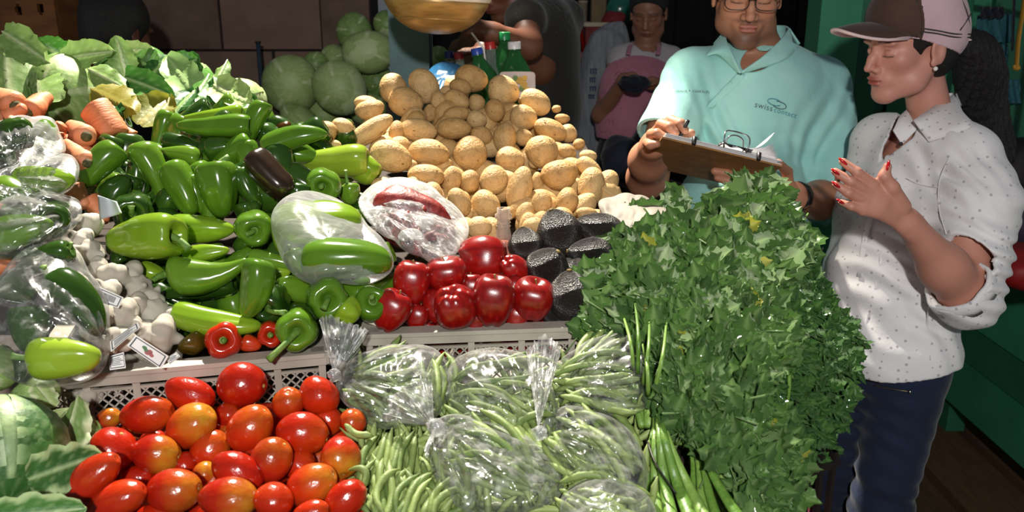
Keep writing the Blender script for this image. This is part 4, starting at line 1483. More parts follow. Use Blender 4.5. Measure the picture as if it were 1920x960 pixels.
bundle(760, 750, -30, 50, 24, B1, 'beans in the upper left bag', 100, 6, 2)
B2 = 'green bean pod inside the middle upper clear bean bag'
bundle(940, 705, 2, 90, 38, B2, 'beans in the middle upper bag', 150, 8, 2)
bundle(925, 770, -22, 95, 34, B2, 'beans in the middle upper bag', 150, -12, 2)
bundle(1000, 810, 28, 50, 30, B2, 'beans in the middle upper bag', 110, 0, 2, base=.01)
B3 = 'green bean pod inside the lower middle clear bean bag'
bundle(945, 855, -30, 110, 62, B3, 'beans in the lower middle bag', 165, -22, 3, hump=.035, n_along=1, base=-.01)
bundle(850, 890, -62, 60, 34, B3, 'beans in the lower middle bag', 130, -10, 2, hump=.02)
B4 = 'green bean pod inside the upper right clear bean bag below the celery'
bundle(1122, 668, 36, 64, 30, B4, 'beans in the upper right bag', 130, 12, 2)
bundle(1115, 712, 4, 80, 26, B4, 'beans in the upper right bag', 150, 6, 2, base=-.012)
bundle(1125, 755, -8, 80, 20, B4, 'beans in the upper right bag', 140, -8, 2, base=-.008)
B5 = 'green bean pod inside the lower right clear bean bag'
bundle(1110, 850, -42, 110, 66, B5, 'beans in the lower right bag', 170, -14, 3, hump=.035)
B6 = 'green bean pod in the bottom right bag at the picture edge'
bundle(1130, 935, -14, 80, 34, B6, 'beans in the bottom right bag', 140, 8, 2, base=-.01, hump=.02)
B7 = 'loose green bean pod hanging beside the tomatoes'
bundle(735, 860, 84, 60, 52, B7, 'loose beans beside the tomatoes', 130, -14, 3, bi=None, n_along=1, hump=.01, jit=14)
bundle(745, 930, 78, 60, 58, B7, 'loose beans beside the tomatoes', 120, 10, 2, hump=.01, jit=16)
bundle(830, 940, 40, 50, 36, B7, 'loose beans beside the tomatoes', 110, 10, 2, base=.012, jit=20)
bean(672, 808, -18, 60, -.02, 'single green bean tip pointing left onto the tomatoes, upper one', 'stray bean tips')
bean(668, 900, -48, 60, -.02, 'single green bean tip pointing up left onto the tomatoes, lower one', 'stray bean tips')
# lower layer fills the gaps
lowb = MB()
def low_beans():
    vs = [np.array([tuple(v.co) for v in m.vertices]) for m in BM[:5]]
    fs = [[tuple(p.vertices) for p in m.polygons] for m in BM[:5]]
    for i in range(420):
        px, py = rnd.uniform(665, 1225), rnd.uniform(640, 985)
        if px < 690 and py < 800 or py < 705 or (px > 1160 and py < 740):
            continue
        z = float(ZS(px, py)) + rnd.uniform(.022, .06)
        a = rnd.uniform(0, PI)
        lp = 120 * z / FPX
        ax = camdir(math.cos(a), math.sin(a), rnd.uniform(-.2, .2))
        x, y, zz = basis(ax, camdir(-math.sin(a), math.cos(a), 0))
        k = rnd.randrange(5)
        lowb.add((vs[k] * [.105, .105, lp]) @ np.stack([x, y, zz]) + P(px, py, z), fs[k])
low_beans()
o = lowb.build('bean_heap', M_BEAN, smooth=True)
tag(o, 'under layer of green beans showing in the gaps between the bagged pods', 'green beans', kind='stuff')

# ================================================================ plastic bags
def bag(name, lab, outline, thick, mat, doff=0., wr=.004, seed=1, parts=None, tie=None, fine=26, cat='bag', group=None, back=.6):
    """closed thin bag: outline in picture points round its middle, real thickness in metres; creases run to the tie point"""
    r_ = np.random.RandomState(seed)
    o_ = np.array(outline, float)
    c = o_.mean(0)
    d = o_ - c
    th = np.arctan2(d[:, 1], d[:, 0])
    rr = np.linalg.norm(d, axis=1)
    s = np.argsort(th)
    th, rr = th[s], rr[s]
    NT, NR = 96, 20
    ta = np.linspace(-PI, PI, NT, endpoint=False)
    Ra = np.interp(ta, np.concatenate([th - 2 * PI, th, th + 2 * PI]), np.tile(rr, 3))
    ker = np.array([1, 2, 3, 2, 1]) / 9
    Ra = np.convolve(np.concatenate([Ra[-2:], Ra, Ra[:2]]), ker, 'valid')
    V_, F_ = [], []
    nz, nz2 = Noise3(seed, 12, .045), Noise3(seed + 3, 14, .15)
    k1 = r_.uniform(0, 6, 6)
    zc = float(ZS(*c))
    for side in (0, 1):
        for i in range(NR + 1):
            q = math.sin(i / NR * PI / 2) if side == 0 else math.cos(i / NR * PI / 2)
            if side == 1 and i == 0:
                continue
            px = c[0] + Ra * q * np.cos(ta)
            py = c[1] + Ra * q * np.sin(ta)
            bulge = thick * np.sqrt(max(0, 1 - q * q)) ** .8
            pp = np.stack([px, py, 0 * px], 1)
            w = nz(pp) * wr + np.abs(nz2(pp)) * wr * .7
            if tie is not None:
                dx, dy = px - tie[0], py - tie[1]
                aa = np.arctan2(dy, dx)
                rt = np.hypot(dx, dy)
                amp = wr * 1.4 * np.clip(1.5 - rt / 160, .15, 1.4)
                w = w + amp * (np.sin(aa * 17 + k1[0]) + .6 * np.sin(aa * 31 + k1[1]))
                pinch = np.clip(rt / 50, 0, 1)
            else:
                pinch = 1
            rim = min(1, (1 - q) * 6)
            zz = ZS(px, py) * .8 + zc * .2 + doff + (-(bulge + w * rim) if side == 0 else (bulge * back + .002)) * pinch
            V_.append(PA(px, py, zz))
    n = len(V_)
    v = np.concatenate(V_)
    f = []
    for i in range(n - 1):
        for j in range(NT):
            k = (j + 1) % NT
            f.append((i * NT + j, i * NT + k, (i + 1) * NT + k, (i + 1) * NT + j))
    root = thing(name, lab, cat, v.mean(0), group)
    child('film', v, f, mat, root)
    return root

def ruffle(root, name, tie, tip_pts, mat, z0, z1, seed=2, folds=11, amp=.006, r0=4):
    """gathered open end of a bag: a pleated fan from the knot to the given edge points"""
    tp = np.array(tip_pts, float)
    NS, NR = 90, 16
    s = np.linspace(0, 1, NS)
    k = np.linspace(0, 1, len(tp))
    ex, ey = np.interp(s, k, tp[:, 0]), np.interp(s, k, tp[:, 1])
    nz = Noise3(seed, 10, .12)
    V_ = []
    for i in range(NR):
        q = i / (NR - 1)
        dirx, diry = ex - tie[0], ey - tie[1]
        sx = np.gradient(ex)
        px = tie[0] + dirx * q + (s - .5) * r0 * (1 - q)
        py = tie[1] + diry * q
        fo = np.sin(s * 2 * PI * folds + seed) + .5 * np.sin(s * 2 * PI * folds * 2.3 + seed * 2)
        pp = np.stack([px, py, 0 * px], 1)
        zz = z0 + (z1 - z0) * q + amp * fo * (.25 + .75 * q) + nz(pp) * .003
        px = px + 2.5 * np.cos(s * 2 * PI * folds * 1.7) * q
        py = py + 3.0 * np.sin(s * 2 * PI * folds * 1.3) * q
        V_.append(PA(px, py, zz))
    v = np.concatenate(V_)
    f = [(i * NS + j, i * NS + j + 1, (i + 1) * NS + j + 1, (i + 1) * NS + j) for i in range(NR - 1) for j in range(NS - 1)]
    child(name, v, f, mat, root)

def knot(root, px, py, z, r=.008, mat=None):
    v, f = sph(16, 10)
    v = v * (1 + .25 * Noise3(5, 8, 4)(v))[:, None] * r + P(px, py, z)
    child('knot', v, f, mat or M_FILMW, root)

zk = lambda x, y, o=0: float(ZS(x, y)) + o
b1 = bag('clear_bag', 'clear bag of green beans at upper left, with its gathered neck over the pepper crate', [(628, 712), (650, 680), (700, 655), (760, 648), (820, 655), (842, 690), (835, 760), (810, 790), (760, 798), (700, 800), (668, 775), (640, 750)], .045, M_FILM, 0, .0035, 11, tie=(628, 702), group='clear bags of green beans')
ruffle(b1, 'gathered_neck', (628, 704), [(598, 598), (615, 590), (645, 602), (672, 612), (690, 618), (672, 660)], M_FILMW, zk(628, 704, -.03), zk(640, 610, -.055), 3, 9, .006)
ruffle(b1, 'creased_flap', (812, 798), [(712, 790), (728, 752), (756, 724), (788, 706), (812, 716)], M_FILMW, zk(812, 798, -.06), zk(750, 740, -.055), 6, 8, .004)
knot(b1, 627, 704, zk(628, 704, -.035))
b2 = bag('clear_bag', 'clear bag of green beans at upper middle with a long bright crease', [(838, 690), (860, 668), (900, 655), (950, 655), (990, 668), (1025, 700), (1040, 740), (1045, 800), (1030, 840), (990, 845), (930, 820), (880, 790), (845, 760)], .045, M_FILML, 0, .004, 12, tie=(1012, 800), group='clear bags of green beans')
ruffle(b2, 'gathered_neck', (1010, 800), [(985, 660), (1003, 640), (1020, 628), (1045, 640), (1052, 655), (1036, 700)], M_FILMW, zk(1010, 800, -.05), zk(1020, 650, -.06), 4, 7, .005)
knot(b2, 1012, 812, zk(1012, 812, -.05))
b3 = bag('clear_bag', 'clear bag of green beans at lower middle fanning from a knot', [(812, 790), (845, 775), (900, 790), (960, 805), (1010, 835), (1040, 870), (1060, 905), (1050, 935), (1000, 955), (930, 965), (870, 960), (830, 920), (805, 860)], .055, M_FILM, 0, .004, 13, tie=(815, 795), group='clear bags of green beans')
knot(b3, 818, 802, zk(818, 802, -.055), .010)
ruffle(b3, 'gathered_neck', (815, 800), [(800, 858), (797, 840), (812, 826)], M_FILMW, zk(815, 800, -.05), zk(805, 850, -.05), 7, 5, .003)
b4 = bag('clear_bag', 'clear bag of green beans at upper right, half under the celery', [(1040, 690), (1080, 655), (1130, 630), (1180, 615), (1215, 640), (1212, 700), (1208, 770), (1170, 782), (1110, 778), (1060, 770), (1040, 735)], .045, M_FILML, 0, .0035, 14, tie=(1045, 700), group='clear bags of green beans')
b5 = bag('clear_bag', 'clear bag of green beans at lower right, knotted at its left', [(1012, 812), (1030, 775), (1065, 758), (1110, 770), (1160, 790), (1195, 830), (1215, 890), (1205, 940), (1150, 935), (1090, 900), (1050, 870), (1022, 845)], .06, M_FILML, 0, .004, 15, tie=(1016, 806), group='clear bags of green beans')
b6 = bag('clear_bag', 'clear bag of green beans cut by the bottom edge', [(1050, 935), (1080, 905), (1130, 890), (1180, 905), (1220, 935), (1235, 980), (1180, 1010), (1100, 1010), (1055, 980)], .05, M_FILM, 0, .0035, 16, group='clear bags of green beans')
# pepper bags
bag('clear_bag', 'big taut clear bag of green peppers in the middle', [(508, 400), (530, 372), (562, 358), (610, 365), (650, 385), (690, 425), (735, 478), (742, 500), (720, 522), (640, 530), (570, 528), (540, 505), (520, 460)], .052, M_FILMP, -.03, .002, 21, tie=(742, 492), back=.3)
bag('clear_bag', 'clear bag of dark peppers at the front left', [(0, 520), (40, 470), (100, 452), (140, 460), (165, 510), (205, 610), (208, 650), (190, 700), (130, 722), (60, 725), (0, 700), (-40, 620)], .06, M_FILML, -.02, .003, 22, tie=(205, 655), back=.3, group='clear bags of peppers at left')
bag('clear_bag', 'third clear bag from the top at left, full of green peppers', [(-40, 400), (0, 378), (60, 366), (120, 366), (150, 375), (155, 400), (130, 435), (90, 460), (30, 480), (-30, 485)], .055, M_FILML, -.03, .003, 23, tie=(150, 395), back=.3, group='clear bags of peppers at left')
bag('clear_bag', 'shiny second clear bag from the top at left', [(-20, 330), (30, 312), (90, 295), (135, 290), (150, 312), (142, 345), (100, 368), (40, 375), (-20, 372)], .05, M_FILM, -.03, .004, 24, tie=(20, 330), back=.3, group='clear bags of peppers at left')
bag('clear_bag', 'topmost clear bag at left with dark peppers and a pinkish end', [(-30, 240), (10, 225), (60, 220), (100, 222), (112, 250), (125, 285), (90, 305), (30, 312), (-30, 310)], .05, M_FILML, -.03, .003, 25, tie=(35, 300), back=.3, group='clear bags of peppers at left')
# parcel of red meat or dried chillies in wrinkled film
M_MEAT = simple('dark_red_chillies', [(.3, '#5c1414'), (.6, '#8c2c26'), (.8, '#a85a50')], 80, .5, .6, 160)
M_TUB = plain('white_foam', '#cfcac4', .6)
cm = sph(28, 18)
o = mk('chilli_mass', cm[0] * [.072, .030, .050] * (1 + .12 * Noise3(15, 12, 3)(cm[0]))[:, None] @ np.array([[.9, 0, -.43], [0, 1, 0], [.43, 0, .9]]) + P(778, 418, zk(778, 420, .03)), cm[1], M_MEAT, loc=P(788, 412, 1.37))
tag(o, 'mass of dried chillies packed in the crumpled clear bag', 'chillies', kind='stuff')
mt = bag('wrapped_parcel', 'crumpled clear bag of dark red dried chillies and white paper between peppers and potatoes', [(668, 378), (700, 345), (735, 333), (780, 338), (830, 370), (862, 395), (882, 432), (868, 460), (835, 492), (828, 502), (790, 480), (740, 450), (700, 425), (680, 400)], .06, M_FILMW, -.02, .006, 31, tie=(690, 380), back=.3)
for i in range(64):
    px, py = rnd.uniform(712, 866), rnd.uniform(348, 475)
    qx, qy = (px - 782) * .82 + (py - 412) * .57, (py - 412) * .82 - (px - 782) * .57
    if (qx / 66) ** 2 + (qy / 40) ** 2 > 1:
        continue
    a = rnd.uniform(0, 2 * PI)
    z = zk(px, py, -.024 + .02 * ((qx / 66) ** 2 + (qy / 40) ** 2) + rnd.uniform(-.008, .008))
    l = .028
    p_ = P(px, py, z)
    d_ = camdir(math.cos(a), math.sin(a), rnd.uniform(-.05, .05)) * l * .8
    sv, sf = sweep(curve([p_ - d_, p_ + camdir(0, .003, 0), p_ + d_], 8), np.array([.004, .009, .012, .012, .010, .008, .005, .002]), 8, flat=.6)
    o = mk('dried_chilli', sv, sf, M_MEAT, loc=p_)
    tag(o, 'dark red dried chilli inside the crumpled clear bag', 'chilli', 'dried chillies in the crumpled bag')
for i, (px, py, s_) in enumerate([(740, 385, 1.0), (790, 415, 1.0), (770, 440, .8), (710, 395, .7)]):
    v, f = sph(20, 12)
    v = v * [1, .7, .5] * .020 * s_ * (1 + .2 * Noise3(i + 60, 10, 3)(v))[:, None] + P(px, py, zk(px, py, -.03))
    o = mk('crumpled_paper', v, f, M_TUB, loc=v.mean(0))
    tag(o, ['upper left', 'middle right', 'lower', 'leftmost'][i] + ' crumple of white paper inside the clear bag of chillies', 'paper')

# ================================================================ cabbages and loose leaves
def leafpatch(name, b_, t_, w, z0, z1, mat, parent=None, cup=.15, ruf=.05, bend=.1, seed=1, wp=1.0, nx=13, ny=17, lab=None, roll=0., squar=.6, pale=0.):
    """broad leaf from its base to its tip with midrib, side veins and a wavy edge"""
    A, Bp = P(b_[0], b_[1], z0), P(t_[0], t_[1], z1)
    Lg = np.linalg.norm(Bp - A)
    W_ = w * (z0 + z1) / 2 / FPX / 2
    side = np.cross(Bp - A, CF)
    x, n, zz = basis(Bp - A, side)
    if n @ CF > 0:
        n = -n
        x = -x
    c_, s_ = math.cos(roll), math.sin(roll)
    x, n = x * c_ + n * s_, n * c_ - x * s_
    r_ = np.random.RandomState(seed)
    ph = r_.uniform(0, 6, 4)
    V_, C_ = [], []
    for j in range(ny):
        t = j / (ny - 1)
        wid = (math.sin(PI * min(1, t * .94 + .06) ** .8)) ** squar * W_ * (1 if t < 1 else .1) + W_ * .05
        for i in range(nx):
            s = -1 + 2 * i / (nx - 1)
            ruff = (math.sin(t * 17 + ph[0] + s) + .6 * math.sin(t * 31 + ph[1])) * ruf * Lg * .5 * abs(s) ** 2.5
            edge = 1 + (.05 + .05 * pale) * math.sin(t * 23 + ph[2]) * abs(s) + .04 * math.sin(t * 51 + ph[3]) * abs(s)
            vein = abs(((t * 6.5 - abs(s) * 1.6 + 50) % 1) - .5)
            vn = math.exp(-(vein / .09) ** 2) * (1 - .5 * abs(s))
            rib = math.exp(-(s / .09) ** 2)
            crk = math.cos((t * 6.5 - abs(s) * 1.6) * 2 * PI) * .006 * Lg * (1 - abs(s) ** 4)
            h = cup * W_ * (s * s) + ruff + crk - bend * Lg * (t * t) + rib * .004
            V_.append(A + zz * Lg * t + x * wid * s * edge + n * h)
            C_.append((min(1, max(.8 * rib + .32 * vn, pale * min(1, max(0, (abs(s) - .62 + .12 * math.sin(t * 19 + ph[0])) / .2)))), 0, 0, 1))
    f = [(j * nx + i, j * nx + i + 1, (j + 1) * nx + i + 1, (j + 1) * nx + i) for j in range(ny - 1) for i in range(nx - 1)]
    V_ = np.array(V_)
    if parent is not None:
        return child(name, V_, f, mat, parent, cols=C_)
    o = mk(name, V_, f, mat, cols=C_, loc=V_.mean(0))
    return o

def cabbage(px, py, w, h, z, lab, seed, mat=None, wraps=4, group=None, rot=0., cat='cabbage', face=(-.1, -.2, -1)):
    """round head: ball of tight leaves with ribs fanning from the stem side, plus wrapper leaves hugging it"""
    mat = mat or M_CABB
    m = z / FPX
    R = w * m / 2
    C = P(px, py, z)
    root = thing('cabbage', lab, cat, C, group)
    zz = camdir(*face)
    x, y, zz = basis(zz, camdir(math.cos(rot), math.sin(rot), 0))
    B_ = np.stack([x, y, zz])
    sc = np.array([1, h / w, .95]) * R
    def shell(name, lat0, lat1, lo0, lo1, k, nlat, nlon, full=False):
        V_, C_ = [], []
        nz, nf = Noise3(seed + k, 8, 2.2), Noise3(seed + k + 7, 16, 11)
        for i in range(nlat):
            la = lat0 + (lat1 - lat0) * i / (nlat - 1)
            for j in range(nlon):
                q = j / (nlon - 1) if not full else j / nlon
                lo = lo0 + (lo1 - lo0) * q
                d = np.array([math.cos(la) * math.cos(lo), math.cos(la) * math.sin(lo), math.sin(la)])
                r = 1 + .012 * float(nz(d[None])[0]) + .008 * k + .004 * float(nf(d[None])[0])
                if not full:
                    e = min(q, 1 - q)
                    r += .012 * max(0, .12 - e) / .12 * (1 + math.sin(la * 25 + k))
                    rib = math.exp(-((q - .5) / .035) ** 2)
                    vv = abs(((abs(q - .5) * 9 - la * 2.6 + 20) % 1) - .5)
                    vn = math.exp(-(vv / .1) ** 2) * .8
                    r += .012 * rib
                else:
                    rib = 0
                    vv = abs(((lo * 5 / PI + .5 * math.sin(la * 3) + 20) % 1) - .5)
                    vn = math.exp(-(vv / .12) ** 2) * .5
                r += .008 * vn
                V_.append(d * r)
                pe = .85 * max(0, 1 - min(q, 1 - q) / .10) if (not full and mat in (M_CABD, M_CABF)) else 0
                C_.append((min(1, max(pe, .8 * rib + vn * .4)), 0, 0, 1))
        V_ = (np.array(V_) * np.array([1, h / w, .95]) * R) @ B_ + C
        f = []
        for i in range(nlat - 1):
            for j in range(nlon if full else nlon - 1):
                k2 = (j + 1) % nlon
                f.append((i * nlon + j, i * nlon + k2, (i + 1) * nlon + k2, (i + 1) * nlon + j))
        child(name, V_, f, mat, root, cols=C_)
    shell('head', -PI / 2 + .01, PI / 2 - .01, 0, 2 * PI, 0, 26, 40, True)
    for q in range(wraps):
        l0 = seed + q * 2 * PI / max(1, wraps)
        shell('wrapper_leaf', -1.2, 1.15 - .2 * (q % 2), l0, l0 + 2.3, q + 1, 22, 24)
    return root

CG = 'pale cabbages stacked against the block wall'
SHB = [(545, 158, 104, 108, 2.9, 'round green cabbage at the left of the back stack', M_CABB), (636, 166, 96, 104, 2.85, 'round green cabbage at centre of the back stack beside the potatoes', M_CABB), (692, 98, 78, 100, 2.9, 'upright pale cabbage high in the back stack, stem facing us', M_CABB),
       (592, 122, 50, 50, 3.1, 'small pale cream head between the two front round cabbages', M_CAB), (664, 60, 66, 70, 3.1, 'creamy pale head at the top of the back stack', M_CAB), (726, 46, 50, 52, 3.1, 'creamy head beside the teal post at the top', M_CAB),
       (626, 112, 56, 50, 3.15, 'shaded head behind the centre cabbage', M_CABB), (566, 228, 90, 50, 2.85, 'low cabbage at the bottom of the back stack', M_CABB), (708, 152, 60, 60, 3.0, 'pale head right behind the potatoes', M_CAB), (824, 108, 40, 44, 2.95, 'pale head peeping right of the teal post', M_CAB),
       (660, 110, 60, 60, 3.25, 'shaded head behind the upright pale cabbage', M_CABB), (606, 215, 70, 60, 3.0, 'shaded low head under the round cabbages', M_CABB), (690, 205, 70, 60, 3.0, 'shaded low head under the upright cabbage', M_CABB), (826, 158, 60, 60, 2.95, 'shaded head behind the blue bag', M_CABB), (705, 190, 60, 50, 3.2, 'shaded head at the back of the stack by the teal post', M_CABB)]
for i, (px, py, w, h, z, lab, mt_) in enumerate(SHB):
    cabbage(px, py, w, h, z, lab, i + 1, mt_, 3, CG, rot=i * .8, face=(.2 - .1 * (i % 4), -.15, -1))
cabbage(128, 178, 150, 120, 1.74, 'large sunlit cabbage head amid the loose leaves at upper left', 21, M_CAB, 5, rot=1.9)
cabbage(36, 150, 150, 150, 1.85, 'big loose-leaved cabbage at the left edge behind the carrots', 22, M_CAB, 4, rot=.5)
cabbage(450, 195, 100, 90, 1.95, 'greyish cabbage at the right end of the leafy heap', 23, M_CABB, 3, rot=.5)
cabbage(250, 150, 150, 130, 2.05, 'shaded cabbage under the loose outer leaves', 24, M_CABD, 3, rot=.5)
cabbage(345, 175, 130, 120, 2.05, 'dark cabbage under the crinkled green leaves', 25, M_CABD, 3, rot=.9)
cabbage(0, 862, 232, 250, .90, 'large cabbage with a ragged outer leaf in the lower left corner', 26, M_CABF, 5, rot=2.9, face=(.5, -.5, -.6))
cabbage(132, 822, 108, 130, 1.0, 'pale green cabbage behind the large one at lower left', 27, M_CAB, 4, rot=1.2)
cabbage(-12, 690, 90, 90, .98, 'small pale cabbage cut by the left edge below the bagged peppers', 28, M_CAB, 3, rot=.3)
cabbage(66, 742, 90, 70, 1.02, 'pale cabbage leafy end just below the bagged peppers', 29, M_CAB, 3, rot=.3)
LF = [((20, 190), (4, 42), 105, 1.66, 1.74, M_CAB, 'pale fan-like cabbage leaf standing at the left edge'), ((6, 60), (112, 128), 62, 1.68, 1.62, M_CAB, 'arched light cabbage leaf across the upper left'), ((118, 112), (208, 92), 56, 1.74, 1.7, M_CAB, 'light cabbage leaf with pale top edge above the sunlit head'),
      ((166, 130), (226, 160), 46, 1.66, 1.62, M_CAB, 'pale leaf folded over the right of the sunlit head'), ((240, 150), (216, 66), 50, 1.74, 1.72, M_CAB, 'pale upright leaf pointing up in the middle of the heap'), ((226, 96), (300, 92), 36, 1.9, 1.86, M_CABB, 'greyish leaf lying level at the top of the heap'),
      ((272, 158), (318, 100), 66, 1.84, 1.86, M_COLL, 'dark round cupped leaf near the top'), ((376, 190), (306, 96), 66, 1.78, 1.84, M_CABD, 'bright crinkled green leaf with pale veins'), ((232, 146), (322, 176), 56, 1.70, 1.66, M_CABD, 'green leaf with a pale torn edge in the middle'),
      ((172, 168), (262, 216), 74, 1.62, 1.55, M_YEL, 'yellowing leaf in front of the sunlit head'), ((262, 236), (318, 176), 78, 1.56, 1.62, M_YEL, 'yellow-brown ribbed leaf beside the large carrot'), ((322, 220), (362, 160), 64, 1.64, 1.72, M_COLL, 'dark bluish leaf behind the top peppers'),
      ((394, 178), (424, 106), 34, 1.74, 1.78, M_CAB, 'small light green leaf sticking up at the right'), ((402, 160), (482, 204), 60, 1.72, 1.66, M_CABB, 'grey-green broad leaf at the right end'), ((376, 150), (352, 96), 40, 1.9, 1.95, M_COLL, 'dark leaf tip at the top right of the heap'),
      ((410, 190), (398, 138), 34, 1.72, 1.74, M_COLL, 'dark narrow leaf beside the small light one'), ((130, 110), (60, 78), 60, 1.78, 1.74, M_CABD, 'green leaf behind the arched light one'), ((290, 130), (250, 110), 60, 1.86, 1.84, M_COLL, 'dark leaf in the shade at the top middle'),
      ((80, 200), (60, 130), 90, 1.6, 1.68, M_CAB, 'pale green leaf standing behind the carrots at left'), ((430, 230), (470, 170), 60, 1.66, 1.72, M_CABD, 'green leaf behind the upright pepper'),
      ((330, 130), (370, 108), 50, 1.9, 1.9, M_CABD, 'curly green leaf at the top of the heap right of middle'), ((345, 200), (395, 150), 56, 1.7, 1.78, M_CABD, 'bright crinkled leaf behind the top peppers'), ((212, 200), (180, 240), 60, 1.56, 1.5, M_COLL, 'dark green leaf scrap behind the carrots')]
for i, (b_, t_, w, z0, z1, mt_, lab) in enumerate(LF):
    o = leafpatch('loose_leaf', b_, t_, w, z0, z1, mt_, cup=.35 * (-1 if i % 3 == 0 else 1), ruf=.07, bend=.12 * (-1 if i % 4 == 1 else 1), seed=i, roll=rnd.uniform(-.4, .4))
    tag(o, lab, 'leaf', 'loose outer cabbage leaves')
LF2 = [((50, 900), (184, 852), 84, .84, .90, M_CABF, 'curled leaf lobe with pale torn edge reaching over the tomatoes', .2),
       ((-20, 975), (165, 950), 80, .80, .82, M_CABF, 'dark green leaf along the bottom left edge', .2), ((110, 880), (150, 745), 70, .93, .98, M_CAB, 'pale ribbed leaf standing behind the big cabbage', -.3), ((70, 720), (104, 760), 44, .95, .97, M_CABB, 'small frayed leaf under the bagged peppers', .2)]
for i, (b_, t_, w, z0, z1, mt_, lab, cu) in enumerate(LF2):
    o = leafpatch('outer_leaf', b_, t_, w, z0, z1, mt_, cup=cu, ruf=.05, bend=-.04, seed=i + 40, squar=.5, pale=.9)
    tag(o, lab, 'leaf', 'outer cabbage leaves at lower left')

# ================================================================ celery and parsley
def leaflet(seed, n=7):
    """one leaflet: base (0,0), along +y, length 1, saw-toothed edge"""
    r_ = random.Random(seed)
    V_, C_, F_ = [], [], []
    for j in range(n + 1):
        t = j / n
        w = .44 * math.sin(PI * min(1, (t * .9 + .1)) ** .75) + .015
        tooth = 1.16 if j % 2 else .90
        if j == n:
            w = .01
        h = -.14 * t * t
        yl = t + (.06 if j % 2 else 0)
        V_ += [(-w * tooth, yl + r_.uniform(-.02, .02), h + .10 * w * 3 + r_.uniform(-.03, .03)), (-w * .45, t, h + .02), (0, t, h), (w * .45, t, h + .02), (w * tooth, yl, h + .10 * w * 3 + r_.uniform(-.03, .03))]
        C_ += [(0, 0, 0, 1), (.12, 0, 0, 1), (.75, 0, 0, 1), (.12, 0, 0, 1), (0, 0, 0, 1)]
    for j in range(n):
        for i in range(4):
            F_.append((j * 5 + i, j * 5 + i + 1, j * 5 + i + 6, j * 5 + i + 5))
    return np.array(V_), F_, C_
def celery_leaf(seed, kind=0):
    r_ = random.Random(seed)
    V_, F_, C_, n0 = [], [], [], 0
    specs = [((0, .42), 0, .62), ((0, .38), 52, .50), ((0, .38), -52, .50)]
    if kind == 1:
        specs = [((0, .5), 0, .5), ((0, .42), 60, .4), ((0, .42), -60, .4), ((0, .2), 70, .3), ((0, .2), -70, .3)]
    for (bx, by), an, L_ in specs:
        v, f, c = leaflet(r_.random())
        a = math.radians(an + r_.uniform(-10, 10))
        tw = r_.uniform(-.5, .5)
        v = v * L_ * r_.uniform(.88, 1.12)
        v = np.stack([v[:, 0] * math.cos(tw) + v[:, 2] * math.sin(tw), v[:, 1], v[:, 2] * math.cos(tw) - v[:, 0] * math.sin(tw)], 1)
        R_ = np.array([[math.cos(a), -math.sin(a), 0], [math.sin(a), math.cos(a), 0], [0, 0, 1]])
        v = v @ R_.T + (bx, by, r_.uniform(-.03, .05))
        V_.append(v)
        F_ += [tuple(i + n0 for i in q) for q in f]
        C_ += c
        n0 += len(v)
    st, sf = sweep([(0, -.35, .05), (0, 0, .0), (0, .42, 0)], [.026, .02, .013], 5)
    V_.append(st)
    F_ += [tuple(i + n0 for i in q) for q in sf]
    C_ += [(.8, 0, 0, 1)] * len(st)
    return np.concatenate(V_), F_, C_
def leafset(mat, n, kind, s0):
    out = []
    for i in range(n):
        v, f, c = celery_leaf(s0 + i, kind)
        o = mk('leaf', v, f, mat, cols=c)
        out.append((o.data, v, f, c))
        bpy.data.objects.remove(o)
    return out
CL = leafset(M_CEL, 6, 0, 1)
CLY = leafset(M_CELY, 2, 0, 20)
CLD = leafset(M_CELD, 6, 1, 40)

def inpoly(x, y, poly):
    c = False
    j = len(poly) - 1
    for i in range(len(poly)):
        xi, yi = poly[i]
        xj, yj = poly[j]
        if (yi > y) != (yj > y) and x < (xj - xi) * (y - yi) / (yj - yi) + xi:
            c = not c
        j = i
    return c
CPOLY = [(1195, 440), (1255, 415), (1330, 445), (1390, 405), (1440, 385), (1470, 405), (1510, 455), (1525, 500), (1570, 570), (1612, 640), (1612, 700), (1590, 770), (1570, 850), (1500, 885), (1470, 960), (1450, 985), (1400, 985), (1375, 900), (1300, 830), (1235, 770), (1215, 660), (1195, 610), (1130, 625), (1105, 600), (1130, 530), (1165, 480)]
BUN = [('celery_bunch', (1220, 520), (1218, 800), 'bunch of celery at the left of the green pile, next to the avocados'), ('celery_bunch', (1290, 650), (1260, 830), 'front bunch of celery with thick pale stalks tied by a black cord'), ('celery_bunch', (1340, 470), (1250, 700), 'bunch of celery at the top left of the green pile below the clipboard'),
       ('celery_bunch', (1450, 430), (1320, 690), 'bunch of celery at the top of the green pile before the man'), ('celery_bunch', (1400, 600), (1340, 850), 'bunch of celery in the middle of the green pile'), ('celery_bunch', (1400, 850), (1390, 985), 'bunch of celery low in the pile right of the thick stalks'),
       ('parsley_bunch', (1530, 560), (1480, 800), 'upper right bunch of small-leaved parsley beside the white shirt'), ('parsley_bunch', (1530, 770), (1500, 900), 'lower right bunch of small-leaved parsley above the black crate')]
roots = []
for nm, c, tie, lab in BUN:
    roots.append(thing(nm, lab, 'celery' if 'celery' in nm else 'parsley', P(tie[0], tie[1], float(ZS(*tie)) + .03), 'bunches in the green pile'))
cnt = [0] * len(BUN)
stuff = {i: MB() for i in range(len(BUN))}
stuffc = {i: [] for i in range(len(BUN))}
